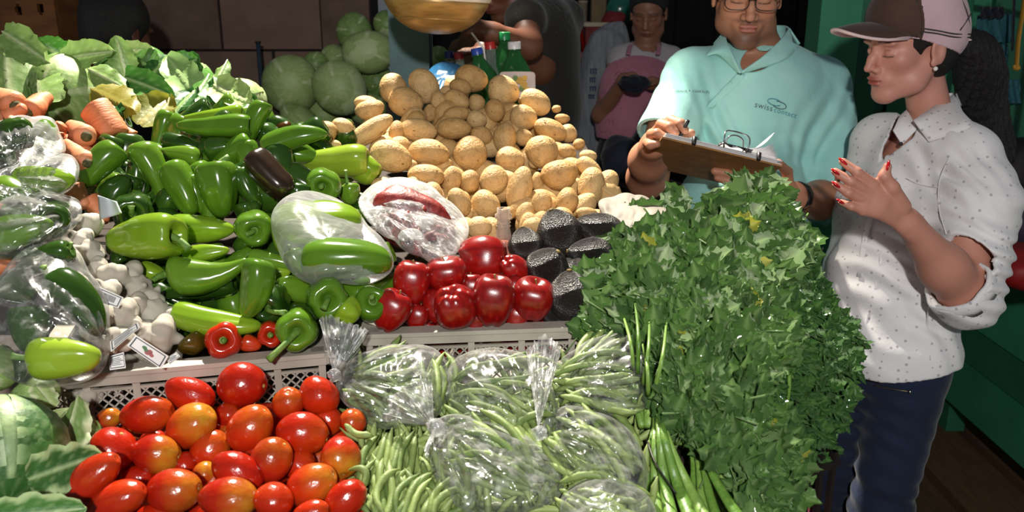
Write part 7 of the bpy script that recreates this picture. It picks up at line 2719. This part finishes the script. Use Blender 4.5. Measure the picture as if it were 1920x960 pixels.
# ---------------------------------------------------------------- people farther back
def small_person(label, head, fwd, s, nb_, shs, arms, torso, pel, skin, clothes, hairf, hx=None, step=.007, hair_mat=None, sleeves=None, apron=None, hairsub=(), feet=True):
    """head centre, facing, neck base, shoulders, arms [[elbow, wrist, finger]], torso ellipsoids; clothes: material"""
    R = rot_rows(fwd)
    root = thing('person', label, 'person', np.array(pel) * [1, 1, 0])
    allp = np.array([head, nb_, pel] + list(shs) + [p_ for a in arms for p_ in a] + [t[0] for t in torso])
    lo, hi = allp.min(0) - .22, allp.max(0) + .22
    lo[2] = -.01
    S = Vol(axis([(lo[0], hi[0], step)]), axis([(lo[1], hi[1], step)]), axis([(lo[2], pel[2] - .1, .02), (pel[2] - .1, head[2] - .14, step), (head[2] - .14, head[2] + .17, .0042)]))
    def tor(S, g):
        for c, r_ in torso:
            S.ell(c, np.array(r_) + g, RT, .05)
        for sh in shs:
            S.cone(np.array(nb_) + (0, 0, -.03), sh, .045 + g, .048 + g, .04)
    ax_ = np.array(shs[1]) - np.array(shs[0])
    ax_[2] = 0
    ax_ /= np.linalg.norm(ax_)
    RT = np.stack([ax_, [-ax_[1], ax_[0], 0], [0, 0, 1.]])
    tor(S, -.004)
    head_prims(S, head, R, s)
    S.cone(head - R[2] * .07 * s - R[1] * .02, np.array(nb_) + (0, 0, -.03), .048, .056, .03)
    for sh, a in zip(shs, arms):
        S.chain([sh, a[0], a[1]], [.044, .038, .026], .03)
        d_ = (np.array(a[2]) - a[1])
        n_ = np.cross(d_, (0, 0, 1.)) + (0, 0, .001)
        n_ /= np.linalg.norm(n_)
        S.cone(a[1], np.array(a[1]) + d_ * .5, .026, .030, .02)
        for q in range(4):
            o_ = n_ * (q - 1.5) * .017
            S.chain([np.array(a[1]) + d_ * .5 + o_, np.array(a[1]) + d_ * .8 + o_ * 1.1 + (0, 0, -.004), np.array(a[2]) + o_ * 1.1 + (0, 0, -.015)], [.010, .009, .007], .003)
        S.chain([np.array(a[1]) + d_ * .2, np.array(a[1]) + d_ * .45 + n_ * .045], [.014, .009], .006)
    lg = []
    for q in (-1, 1):
        h = np.array(pel) + ax_ * q * .08 + (0, 0, -.05)
        kn, an = np.array([h[0], h[1], .45]), np.array([h[0], h[1], .085])
        lg.append((h, kn, an))
        S.chain([h, kn, an], [.075, .05, .036], .03)
        S.cone(an + (0, 0, -.05), an + R[1] * [1, 1, 0] * .13 + (0, 0, -.055), .028, .024, .02)
    v, f = S.mesh()
    C_ = paint_head(v, head, R, s, lin(skin), lin('#7c3c38'), lin('#150e0c'), 0, .2)
    child('body', v, f, M_SKM, root, cols=np.concatenate([C_, np.ones((len(C_), 1))], 1))
    st = step * 1.0
    S = Vol(axis([(lo[0], hi[0], st)]), axis([(lo[1], hi[1], st)]), axis([(pel[2] - .12, nb_[2] + .06, st)]))
    tor(S, .009)
    for sh, a in zip(shs, arms):
        fr = sleeves if sleeves is not None else .5
        if fr > 0:
            S.chain([sh, np.array(sh) + (np.array(a[0]) - sh) * fr], [.056, .054], .03)
    shell(S, st * 1.5)
    S.cone(np.array(nb_) + (0, 0, .1), np.array(nb_) + R[1] * .02 + (0, 0, -.05), .07, .06, .005, 'sub')
    clothpiece('top', S, clothes[0], root)
    S = Vol(axis([(pel[0] - .22, pel[0] + .22, .011)]), axis([(pel[1] - .22, pel[1] + .22, .011)]), axis([(.05, pel[2] + .12, .013)]))
    S.ell(pel, (.16, .12, .12), RT, .05)
    for h, kn, an in lg:
        S.chain([h, kn, an], [.086, .066, .055], .03)
    shell(S, .018)
    S.clip((0, 0, pel[2] + .06), (0, 0, 1))
    clothpiece('trousers', S, clothes[1], root)
    for h, kn, an in lg:
        child('shoe', *sweep([an + R[1] * [1, 1, 0] * -.04 + (0, 0, -.05), an + (0, 0, -.045), an + R[1] * [1, 1, 0] * .14 + (0, 0, -.055)], [.03, .04, .028], 10, flat=.8), M_SHOE, root)
    hair_cap(root, head, R, s, hairf, infl=.012, step=.0045, sub=hairsub)
    return root, R, RT, S
M_NAVY = cloth_mat('dark_navy_cloth', '#14161f', '#1f2230')
M_OLIVE = cloth_mat('faded_grey_cloth', '#1f1d1b', '#2e2b27')
M_PINKC = cloth_mat('pink_apron_cloth', '#a8687c', '#bd7c8e')
M_WHT = cloth_mat('white_vest_cloth', '#a8a0a4', '#bdb6ba')
# black-haired person behind the cabbages, seen from behind
h0 = P(222, 58, 2.50)
small_person('person with short black hair seen from behind, beyond the cabbages', h0, (.35, .9, -.25), 1.0, h0 + (-.01, -.02, -.15), [h0 + (-.18, -.02, -.21), h0 + (.18, -.02, -.21)],
             [[h0 + (-.22, .04, -.48), h0 + (-.15, .25, -.50), h0 + (-.1, .36, -.50)], [h0 + (.22, .04, -.48), h0 + (.15, .25, -.50), h0 + (.1, .36, -.50)]],
             [(h0 + (0, -.01, -.38), (.16, .10, .18)), (h0 + (0, -.01, -.6), (.14, .10, .18))], h0 + (0, 0, -.78), '#5a3628', (M_NAVY, M_TROU), ((0, .06, .04), (.85, -.5)), hairsub=[((.09, .0, -.02), (.02, .02, .03))])
# person bending over the bottles behind the scale pan
h1 = P(945, -42, 2.62)
small_person('dark-haired person leaning behind the scale pan, brown arms over the bottles', h1, (-.75, -.5, -.45), .98, P(1000, 12, 2.68), [P(985, 38, 2.52), P(1060, 35, 2.80)],
             [[P(990, 85, 2.44), P(925, 62, 2.36), P(872, 52, 2.34)], [P(1012, 130, 2.62), P(950, 96, 2.50), P(862, 92, 2.42)]],
             [(P(1020, 95, 2.72), (.15, .10, .16)), (P(1025, 200, 2.78), (.14, .10, .17))], P(1030, 290, 2.85), '#6b4230', (M_OLIVE, M_TROU), ((0, .045, .03), (.75, -.66)), sleeves=.15, hairsub=[((.085, .0, -.015), (.02, .026, .04))])
# woman in a pink apron
h2 = P(1216, 22, 3.7)
r2, R2, RT2, _ = small_person('woman in a pink apron and white vest standing far back, head bowed', h2, (-.25, -.9, -.35), .98, P(1212, 88, 3.75), [P(1163, 110, 3.75), P(1258, 110, 3.78)],
             [[P(1128, 215, 3.72), P(1170, 150, 3.52), P(1200, 146, 3.46)], [P(1268, 205, 3.70), P(1235, 160, 3.55), P(1210, 152, 3.47)]],
             [(P(1205, 150, 3.78), (.155, .10, .15)), (P(1192, 225, 3.8), (.145, .105, .19))], P(1190, 270, 3.82), '#95664f', (M_WHT, M_TROU), ((0, .045, .03), (.75, -.66)), sleeves=0, hairsub=[((.085, .0, -.015), (.02, .026, .04))])
S = Vol(axis([(P(1100, 200, 3.7)[0], P(1260, 200, 3.7)[0], .007)]), axis([(3.2, 4.1, .008)]), axis([(P(1190, 262, 3.7)[2], P(1190, 80, 3.75)[2], .007)]))
S.ell(P(1200, 150, 3.75), (.165, .105, .12), RT2, .05)
S.ell(P(1185, 225, 3.76), (.165, .125, .22), RT2, .08)
shell(S, .010)
S.clip(P(1200, 100, 3.75), (0, 0, 1))
S.clip(P(1200, 150, 3.79), (0, 1, 0))
clothpiece('apron', S, M_PINKC, r2)
for q in (-1, 1):
    child('apron_strap', *sweep(curve([P(1206 + q * 28, 102, 3.62), P(1208 + q * 27, 88, 3.68), P(1210 + q * 22, 78, 3.76)], 8), .010, 6, flat=.3), M_PINKC, r2)
o = thing('dark_cloth', 'small dark blue cloth in the hands of the woman in the pink apron', 'cloth', P(1190, 165, 3.46))
v, f = sph(20, 14)
child('folds', v * [.055, .03, .035] * (1 + .25 * Noise3(8, 10, 3)(v))[:, None] + P(1186, 156, 3.44), f, M_NAVY, o)
# ================================================================ hanging scale pan
M_BRASS = simple('worn_brass_pan', [(.3, '#8a6a38'), (.7, '#b89258')], 14, .38, .15, 60, metal=.35, vscale=(1, 1, 6))
M_ENAM = plain('white_enamel', '#e4e0d4', .35)
pc_ = P(819, -2, 1.9)
t = thing('scale_pan', 'brass coloured hanging scale pan with a white rim at the top of the picture', 'scale', pc_)
Rr = .124
prof = [(.0015, -.0765), (.03, -.0745), (.06, -.066), (.085, -.051), (.103, -.032), (.115, -.012), (.120, .004), (.117, .004), (.112, -.012), (.100, -.030), (.082, -.048), (.058, -.062), (.03, -.070), (.0015, -.072)]
tl = Matrix.Rotation(math.radians(3), 3, 'Y')
Tl = np.array(tl)
v, f = lathe(prof, 56)
child('pan', v @ Tl.T + pc_, f, M_BRASS, t)
v, f = lathe([(.1155, -.006), (.1215, .001), (.1235, .010), (.1235, .026), (.118, .026), (.1165, .012), (.1155, -.006)], 56)
child('rim', v @ Tl.T + pc_, f, M_ENAM, t)
v, f = lathe([(.0925, -.0445), (.0955, -.0425), (.0940, -.0405)], 56)
child('groove_ring', v @ Tl.T + pc_, f, M_BRASS, t)
hk = pc_ + (0, 0, .42)
for a in (0.3, 2.4, 4.5):
    q = pc_ + Tl @ np.array([math.cos(a) * .12, math.sin(a) * .12, .024])
    child('chain', *sweep([q, hk], .0018, 6), M_METAL, t)
child('hook', *sweep(curve([hk, hk + (.01, 0, .02), hk + (0, 0, .04), hk + (-.01, 0, .06), hk + (0, 0, .60)], 16), .003, 6), M_METAL, t)

# ================================================================ bottles behind the potatoes
def glass(name, c, a=.35, rough=.1):
    m, N, L, B = nt(name)
    B.inputs['Base Color'].default_value = lin(c)
    B.inputs['Roughness'].default_value = rough
    B.inputs['Transmission Weight'].default_value = .0
    vec = coords(N, L)
    tr = N.new('ShaderNodeBsdfTransparent')
    cc = lin(c)
    tr.inputs[0].default_value = tuple(min(1, x * 2.2 + .15) for x in cc[:3]) + (1,)
    ms = N.new('ShaderNodeMixShader')
    lw = N.new('ShaderNodeLayerWeight')
    lw.inputs[0].default_value = .5
    f_ = math_n(N, L, 'ADD', math_n(N, L, 'MULTIPLY', lw.outputs['Facing'], .6), 1 - a - .3, True)
    nz = noise(N, L, vec, 30, 3)
    f_ = math_n(N, L, 'ADD', f_, math_n(N, L, 'MULTIPLY', nz, .15), True)
    L.new(f_, ms.inputs[0])
    L.new(tr.outputs[0], ms.inputs[1])
    L.new(B.outputs[0], ms.inputs[2])
    L.new(ms.outputs[0], N['Material Output'].inputs[0])
    return m
M_GG = glass('green_bottle_plastic', '#2c6a38', .3)
M_CLR = glass('clear_bottle_plastic', '#8f9a90', .45)
M_COLA = glass('dark_drink', '#3a120c', .2)
M_REDD = glass('red_drink', '#a01c14', .25)
def cap_m(c):
    n = 'cap_' + c[1:]
    return bpy.data.materials.get(n) or plain(n, c, .35)
def bottle(px, py, z, H, r, mat, cap, lab, tilt=(0, 0), group=None, labelm=None, fill=None, name='bottle'):
    """py = top of the cap"""
    top = P(px, py, z)
    ax_ = np.array([tilt[0], tilt[1], 1.0])
    ax_ /= np.linalg.norm(ax_)
    base = top - ax_ * H
    x, y, zz = basis(ax_, (1, 0, 0))
    t = thing(name, lab, 'bottle', base, group)
    Bm = np.stack([x, y, zz])
    pr = [(.001, 0), (r * .8, .0), (r * .98, .012), (r, .03), (r, H * .30), (r * .96, H * .34), (r, H * .38), (r, H * .60), (r * .9, H * .70), (r * .62, H * .80), (r * .36, H * .88), (r * .30, H * .93), (r * .30, H * .955)]
    v, f = lathe(pr, 24)
    child('body', v @ Bm + base, f, mat, t)
    rc = r * .36
    v, f = lathe([(rc, H * .93), (rc, H * .995), (rc * .9, H), (.0005, H)], 20)
    child('cap', v @ Bm + base, f, cap, t)
    v, f = lathe([(rc * 1.0, H * .915), (rc * 1.12, H * .92), (rc * 1.0, H * .925)], 20)
    child('neck_ring', v @ Bm + base, f, mat, t)
    if labelm:
        v, f = lathe([(r * 1.012, H * labelm[1]), (r * 1.012, H * labelm[2])], 24)
        child('label', v @ Bm + base, f, labelm[0], t)
    return t
BG = 'plastic drink bottles behind the potatoes'
M_LBL = plain('white_label', '#c9b8b4', .5)
bt = bottle(964, 78, 2.22, .27, .048, M_GG, cap_m('#d8d8dc'), 'large green bottle with a white cap and a fruit label behind the potatoes', (-.04, 0), BG)
# its label: white rounded panel with yellow fruit and green leaves
def panel(px0, py0, px1, py1, z, mat, root, name, rnd_=.25, off=0., n=24):
    c_ = ((px0 + px1) / 2, (py0 + py1) / 2)
    hw, hh = (px1 - px0) / 2, (py1 - py0) / 2
    v = []
    for a in np.linspace(0, 2 * PI, n + 1)[:-1]:
        ca, sa = math.cos(a), math.sin(a)
        v.append((c_[0] + hw * np.sign(ca) * abs(ca) ** rnd_ * 1.0, c_[1] + hh * np.sign(sa) * abs(sa) ** rnd_))
    fr = [P(a_, b_, z + .00035 * (a_ - c_[0]) ** 2 / 35 + off) for a_, b_ in v]
    bk = [p_ + CF * .0015 for p_ in fr]
    f = [tuple(range(n)), tuple(range(2 * n - 1, n - 1, -1))] + [(i, (i + 1) % n, n + (i + 1) % n, n + i) for i in range(n)]
    child(name, fr + bk, f, mat, root, smooth=False)
panel(936, 134, 1004, 184, 2.145, M_LBL, bt, 'label')
M_YELF, M_GRNF = plain('printed_yellow', '#c89a20', .5), plain('printed_leaf_green', '#5a7a2c', .5)
for i, (a_, b_, w_, mt_) in enumerate([(974, 150, 7, M_YELF), (982, 158, 7, M_YELF), (984, 146, 5, M_YELF), (966, 146, 5, M_GRNF), (978, 166, 5, M_GRNF), (988, 168, 6, M_YELF)]):
    panel(a_ - w_, b_ - w_, a_ + w_, b_ + w_, 2.143, mt_, bt, 'printed_fruit', .9, 0, 12)
bottle(946, 60, 2.34, .29, .045, M_GG, cap_m('#1e8a4c'), 'green bottle with a green cap behind the large one', (.02, 0), BG)
bottle(918, 78, 2.34, .28, .042, M_CLR, cap_m('#b82a28'), 'clear bottle with a red cap behind the potatoes', (-.12, 0), BG)
bottle(893, 90, 2.22, .24, .042, M_GG, cap_m('#2546a0'), 'green bottle with a blue cap leaning to the left', (-.20, 0), BG)
bottle(842, 96, 2.40, .26, .036, M_CLR, cap_m('#1c2e78'), 'small clear bottle with a dark blue cap at the left', (-.06, 0), BG)
bottle(860, 99, 2.38, .25, .036, M_CLR, cap_m('#b83038'), 'small clear bottle with a red cap next to the blue capped one', (-.10, 0), BG)
st = thing('drinking_straw', 'pale drinking straw slanting over the blue capped bottle', 'straw', P(894, 78, 2.22))
child('tube', *sweep([P(884, 61, 2.2), P(907, 92, 2.22), P(912, 130, 2.24)], .0028, 8), M_PAPER, st)
M_BLUEB = film('blue_bag_film', '#2f6f9e', .75, .3, 60, edge=.2)
bl = bag('blue_bag', 'crumpled blue plastic bag behind the topmost potatoes', [(800, 140), (815, 122), (845, 118), (868, 126), (862, 150), (850, 175), (815, 180), (798, 165)], .04, M_BLUEB, .12, .006, 41)
# sack behind the bottles
M_BRSACK = simple('brown_paper', [(.3, '#5c4a34'), (.7, '#7c6648')], 30, .85, .5, 60)
o = thing('brown_sack', 'crumpled brown sack behind the bottles right of the teal post', 'sack', P(890, 130, 2.55))
v, f = sph(30, 20)
v = v * [.085, .05, .10] * (1 + .10 * Noise3(77, 12, 3.2)(v))[:, None] + P(890, 120, 2.62)
child('sack_body', v, f, M_BRSACK, o)
v, f = sweep(curve([P(875, 78, 2.62), P(880, 66, 2.60), P(892, 60, 2.6)], 6), [.03, .018, .028, .03, .032, .034], 12)
child('twisted_neck', v, f, M_BRSACK, o)
# stand for it
sb = MB().box((P(800, 170, 2.55)[0] - .02, 2.40, 1.14), (P(1000, 170, 2.55)[0] - .06, 2.78, 1.17)).build('rear_board', M_TABLE)
tag(sb, 'rough board behind the potatoes that carries the bottles and sack', 'board')
for x_ in (-.2, -.02):
    pass
LEGB = MB()
for x_ in (P(800, 170, 2.55)[0] + .0, P(1000, 170, 2.55)[0] - .10):
    LEGB.box((x_ - .02, 2.70, 0), (x_ + .02, 2.74, 1.139))
lb = LEGB.build('trestle', M_TABLE)
tag(lb, 'two wooden legs under the rear board', 'trestle')

# glass bottle neck in front of the potatoes
gb = thing('glass_bottle', 'small clear glass bottle of pink sauce between the potatoes and avocados', 'bottle', P(950, 470, 1.33))
top, ax_ = P(944, 388, 1.36), np.array([0, 0, 1.0])
H_ = .17
base = top - ax_ * H_
M_GL = glass('clear_glass', '#c8b8a8', .62, .05)
v, f = lathe([(.001, 0), (.026, 0), (.029, .01), (.029, .07), (.026, .09), (.014, .115), (.0105, .135), (.0105, .150), (.014, .152), (.014, .158), (.0105, .160), (.0105, .168), (.008, .168), (.008, .12)], 24)
child('body', v + base, f, M_GL, gb)
v, f = lathe([(.001, .003), (.024, .003), (.026, .012), (.026, .07), (.023, .088), (.012, .112), (.001, .113)], 24)
child('sauce', v + base, f, plain('pink_sauce', '#b05a48', .4), gb)
for h in (.139, .145):
    v, f = lathe([(.0106, h - .001), (.0120, h), (.0106, h + .001)], 24)
    child('thread_ring', v + base, f, M_GL, gb)

# grey paper package at the right foot of the potatoes
M_GREYP = simple('grey_wrapping', [(.3, '#6e675e'), (.7, '#8c857a')], 20, .7, .6, 40)
pk = bag('paper_package', 'grey wrapped flat package at the right foot of the potatoes', [(1120, 376), (1150, 370), (1190, 366), (1225, 380), (1255, 396), (1252, 412), (1210, 425), (1150, 420), (1128, 400)], .03, M_GREYP, -.03, .006, 51)
o = leafpatch('onion', (1165, 378), (1130, 352), 40, 1.60, 1.58, M_POT, cup=-.5, ruf=0, bend=.1, seed=5)
tag(o, 'pale onion skin flap at the right foot of the potatoes', 'onion skin')

# ================================================================ far background
M_RED = plain('red_crate_plastic', '#6a1a16', .5)
M_CREAM = plain('cream_tin', '#b0a088', .5)
t = thing('drinks_crate', 'dark red crate full of red drink bottles far behind', 'crate', P(1048, 150, 4.2))
zc0 = 4.2
x0, x1 = P(1012, 100, zc0)[0], P(1094, 100, zc0)[0]
y0 = P(1050, 100, zc0)[1]
zt_, zb_ = P(0, 98, zc0)[2], P(0, 176, zc0)[2]
for (a_, b_) in (((x0, y0, zb_), (x1, y0 + .015, zt_)), ((x0, y0 + .25, zb_), (x1, y0 + .265, zt_)), ((x0, y0 + .015, zb_), (x0 + .015, y0 + .25, zt_)), ((x1 - .015, y0 + .015, zb_), (x1, y0 + .25, zt_)), ((x0 + .016, y0 + .016, zb_), (x1 - .016, y0 + .25, zb_ + .015))):
    MB().box(a_, b_).build('side_panel', M_RED, t)
MB().box((x0 - .004, y0 - .008, zt_ - .03), (x1 + .004, y0, zt_)).build('rim', M_RED, t)
k = 0
for r in range(2):
    for c_ in range(4):
        k += 1
        px_ = 1022 + 20.5 * c_ + 6 * r
        bottle(px_, 44 + 5 * (1 - r), zc0 + .07 + .1 * r, .33, .026, [M_REDD, M_COLA][(c_ + r) % 2], cap_m('#c8bcb4'), ['front', 'back'][r] + ' row drink bottle, ' + ['first', 'second', 'third', 'fourth'][c_] + ' from left, in the far red crate', group='drink bottles in the far crate')
t = thing('back_stand', 'dark wooden stand far behind with pale shelf boards and tins', 'stand', P(1045, 260, 4.4) * [1, 1, 0])
xa, xb = P(1000, 0, 4.4)[0], P(1100, 0, 4.4)[0]
yb = 4.25
MB().box((xa, yb - .12, zb_ - .035), (xb, yb + .30, zb_ - .005)).build('shelf_board', M_CREAM, t)
MB().box((xa, yb - .06, zb_ - .50), (xb, yb + .25, zb_ - .47)).build('shelf_board', M_DARK, t)
for x_ in (xa + .02, xb - .02):
    for y_ in (yb - .06, yb + .24):
        MB().box((x_ - .02, y_ - .02, 0), (x_ + .02, y_ + .02, zb_ - .036)).build('leg', M_DARK, t)
t = thing('rear_shelf', 'pale shelf with cream lids behind the red drink bottles', 'shelf', P(1050, 60, 4.9))
zz0 = P(0, 40, 4.9)[2]
MB().box((P(1005, 0, 4.9)[0], 4.85, zz0 - .03), (P(1100, 0, 4.9)[0], 5.1, zz0)).build('board', M_CREAM, t)
for x_ in (P(1010, 0, 4.9)[0], P(1095, 0, 4.9)[0]):
    MB().box((x_ - .02, 4.95, 0), (x_ + .02, 4.99, zz0 - .031)).build('leg', M_DARK, t)
for i, (px_, w_, h_, mt_, lb_) in enumerate([(1025, 30, .05, M_CREAM, 'low cream tub'), (1058, 22, .04, cap_m('#9a2a24'), 'red lidded tub'), (1089, 16, .10, M_CREAM, 'tall cream tub'), (1072, 12, .07, cap_m('#9a2a24'), 'small red tub')]):
    q = P(px_, 40, 4.9)
    r_ = w_ / 2 * 4.9 / FPX
    v, f = lathe([(.001, 0), (r_ * .9, 0), (r_, h_), (r_ * 1.06, h_), (r_ * 1.06, h_ + .012), (.001, h_ + .014)], 20)
    o = mk('tub', v, f, mt_, M=Matrix.Translation((q[0], 4.95, zz0)))
    tag(o, lb_ + ' on the pale shelf far behind', 'tub')
# red and white bag with sack
M_SACK = simple('grey_white_sack', [(.3, '#6f7278'), (.7, '#8b8e94')], 12, .8, .5, 50, vscale=(6, 6, 1))
M_BLUEP = plain('blue_print', '#2c3a5c', .7)
M_REDC = plain('red_cloth', '#7a1c20', .7)
sk = thing('printed_sack', 'tall grey white sack with blue printed letters far behind', 'sack', P(1120, 250, 3.95))
v, f = sph(36, 40)
sg = np.sign(v) * np.abs(v) ** np.array([.6, .6, .45])
c_ = P(1128, 195, 4.0)
v2 = sg * [.115, .08, .36] * (1 + .05 * Noise3(12, 10, 3)(v))[:, None]
v2[:, 0] += v2[:, 2] * .10
child('sack_body', v2 + c_, f, M_SACK, sk)
for i, (px_, py_, w_, h_) in enumerate([(1111, 120, 12, 5), (1113, 134, 14, 9), (1111, 150, 12, 8), (1112, 166, 13, 7), (1109, 181, 12, 6)]):
    b = MB()
    for q in range(3):
        b.bar(P(px_ - w_ / 2 + q * w_ / 3 + 2, py_ - h_ / 2, 3.885), P(px_ - w_ / 2 + q * w_ / 3 + 2, py_ + h_ / 2, 3.885), .006, .004, (0, 1, 0))
    b.bar(P(px_ - w_ / 2, py_ - h_ / 2, 3.885), P(px_ + w_ / 2, py_ - h_ / 2, 3.885), .006, .004)
    b.build('printed_letters', M_BLUEP, sk)
t = thing('red_cooler', 'red box with a thick pale lid far behind beside the sack', 'box', P(1130, 80, 4.3))
c_ = P(1130, 66, 4.3)
MB().box((c_[0] - .085, c_[1], P(0, 92, 4.3)[2] - .2), (c_[0] + .085, c_[1] + .25, P(0, 50, 4.3)[2])).build('side_panel', M_REDC, t)
MB().box((c_[0] - .095, c_[1] - .01, P(0, 50, 4.3)[2] + .001), (c_[0] + .095, c_[1] + .26, P(0, 42, 4.3)[2])).build('lid', M_CREAM, t)
MB().box((c_[0] - .05, c_[1] - .004, P(0, 72, 4.3)[2]), (c_[0] + .02, c_[1] - .001, P(0, 66, 4.3)[2])).build('label', M_CREAM, t)
for x_ in (-.07, .07):
    MB().box((c_[0] + x_ - .015, c_[1] + .1, 0), (c_[0] + x_ + .015, c_[1] + .13, P(0, 92, 4.3)[2] - .201)).build('leg', M_DARK, t)
t = thing('tan_post', 'tan wooden post far behind at the top of the picture', 'post', P(1122, 0, 5.4) * [1, 1, 0])
c_ = P(1122, 0, 5.4)
MB().box((c_[0] - .045, c_[1] - .045, .06), (c_[0] + .045, c_[1] + .045, 2.6)).build('shaft', plain('tan_wood', '#8a7350', .7), t)
MB().box((c_[0] - .06, c_[1] - .06, 0), (c_[0] + .06, c_[1] + .06, .06)).build('foot_block', M_DARK, t)
M_TEALB = film('teal_bag_film', '#1f6a5a', .85, .2, 40, edge=.2)
c_ = P(1164, 16, 4.6)
t = thing('teal_bag', 'teal plastic bag hanging far behind beside the tan post', 'bag', c_)
v, f = sph(24, 18)
child('film', v * [.075, .05, .085] * (1 + .12 * Noise3(31, 12, 3)(v))[:, None] * np.stack([1 - .3 * (v[:, 2] < 0) * -v[:, 2], np.ones(len(v)), np.ones(len(v))], 1) + c_, f, M_TEALB, t)
child('handle', *sweep(curve([c_ + (-.03, 0, .07), c_ + (-.01, 0, .2), c_ + (0, 0, .6)], 8), .006, 6), M_TEALB, t)
c_ = P(1150, 36, 4.4)
o = mk('red_bundle', *(lambda v, f: (v * [.06, .05, .04] * (1 + .15 * Noise3(33, 12, 3)(v))[:, None] + c_, f))(*sph(20, 14)), M_REDC, loc=c_)
tag(o, 'small red bundle on the far box under the teal bag', 'bundle')
# dark bench with reddish plank, before the pink apron woman
t = thing('low_bench', 'dark low bench with a reddish plank behind the right foot of the potatoes', 'bench', P(1190, 350, 2.9) * [1, 1, 0])
M_REDW = plain('reddish_wood', '#3c2018', .7)
a_, b_ = P(1140, 352, 2.75), P(1262, 348, 2.85)
MB().bar(a_, b_, .22, .035).build('seat_plank', M_REDW, t)
for p_ in (a_ + (.03, .03, 0), b_ + (-.03, .03, 0)):
    MB().box((p_[0] - .02, p_[1] - .06, 0), (p_[0] + .02, p_[1] - .02, p_[2] - .019)).build('leg', M_DARK, t)
# dark sacks low between potatoes and the man
for i, (px_, py_, z_, rx, rz, lb_) in enumerate([(1165, 318, 2.82, .07, .08, 'dark sack on the low bench just right of the potatoes'), (1215, 300, 2.86, .07, .10, 'dark bundle behind the man at his elbow')]):
    c_ = P(px_, py_, z_)
    v, f = sph(24, 18)
    c_[2] = b_[2] + .02 + rz * .9
    o = mk('dark_sack', v * [rx, .08, rz] * (1 + .08 * Noise3(91 + i, 10, 3)(v))[:, None] + c_, f, M_NAVY, loc=c_)
    tag(o, lb_, 'sack')
# things on the right: teal cloths, yellow strap, red bag, purple bundle
M_TEALC = simple('teal_cloth', [(.3, '#1c4a52'), (.7, '#2a6670')], 30, .8, .5, 40, vscale=(8, 8, 1))
M_YELS = plain('yellow_strap', '#b8862a', .6)
def hanging(px0, px1, py0, py1, z, mat, lab, seed, name='hanging_cloth', cat='cloth'):
    nx, nz = 30, 16
    V_ = []
    for j in range(nz):
        for i in range(nx):
            u, w_ = i / (nx - 1), j / (nz - 1)
            V_.append(P(px0 + (px1 - px0) * u, py0 + (py1 - py0) * w_, z) + CF * (.014 * math.sin(u * 19 + seed + .6 * math.sin(w_ * 5))) * (.4 + w_))
    f = [(j * nx + i, j * nx + i + 1, (j + 1) * nx + i + 1, (j + 1) * nx + i) for j in range(nz - 1) for i in range(nx - 1)]
    V_ = np.array(V_)
    o = mk(name, V_, f, mat, loc=V_.mean(0))
    md = o.modifiers.new('t', 'SOLIDIFY')
    md.thickness = .004
    tag(o, lab, cat)
    return o
hanging(1834, 1900, 28, 82, 2.75, M_TEALC, 'upper teal cloth hanging behind the ponytail', 1)
hanging(1838, 1892, 84, 150, 2.76, M_TEALC, 'middle teal cloth hanging behind the ponytail', 2)
hanging(1880, 1912, 150, 196, 2.70, M_TEALC, 'lower small teal cloth hanging right of the ponytail', 3)
hanging(1836, 1880, 14, 34, 2.72, M_NAVY, 'dark folded cloth above the teal cloths', 4)
t = thing('yellow_strap', 'yellow strap hanging at the top right edge', 'strap', P(1905, 60, 2.6))
child('band', *sweep(curve([P(1925, -40, 2.6), P(1918, 20, 2.6), P(1910, 70, 2.6), P(1907, 105, 2.6), P(1906, 124, 2.6)], 14), .012, 8, flat=.3), M_YELS, t)
child('end_loop', *sweep(curve([P(1906, 122, 2.6), P(1910, 128, 2.59), P(1904, 129, 2.6), P(1902, 122, 2.6)], 10), .006, 6), M_YELS, t)
# blue strap beside
child('dark_edge', *sweep(curve([P(1903, -40, 2.62), P(1900, 40, 2.62), P(1898, 95, 2.62)], 10), .008, 6, flat=.3), M_NAVY, t)
rail = thing('hanging_rail', 'green wooden rail above the teal cloths at the right edge', 'rail', P(1880, -10, 2.74))
child('bar', *sweep([P(1800, -12, 2.95), P(2010, -12, 2.62)], .012, 8), M_GREEND, rail)
for px_ in (1822, 1990):
    child('upright', *sweep([P(px_, -12, 2.95 - (px_ - 1800) * .00157) * [1, 1, 0] + (0, 0, .86), P(px_, -12, 2.95 - (px_ - 1800) * .00157)], .012, 8), M_GREEND, rail)
def lump(px_, py_, z_, r_, mat, lab, name, cat, seed):
    c_ = P(px_, py_, z_)
    v, f = sph(28, 20)
    sg = np.sign(v) * np.abs(v) ** .75
    v = sg * r_ * (1 + .07 * Noise3(seed, 10, 3)(v))[:, None]
    c_[2] = .852 + r_[2] * .97
    o = mk(name, v + c_, f, mat, loc=c_)
    tag(o, lab, cat)
lump(1915, 490, 2.25, (.10, .12, .055), plain('red_bag_cloth', '#8a1010', .6), 'red cloth bag on the green counter behind the white sleeve', 'red_bag', 'bag', 61)
lump(1925, 400, 2.55, (.12, .12, .10), plain('purple_cloth', '#2c1c34', .7), 'dark purple bundle behind the red bag on the green counter', 'purple_bundle', 'bundle', 62)
lump(1915, 330, 2.85, (.12, .10, .15), plain('dark_brown_cloth', '#1a1412', .7), 'dark bundle at the far end of the green counter', 'dark_bundle', 'bundle', 63)
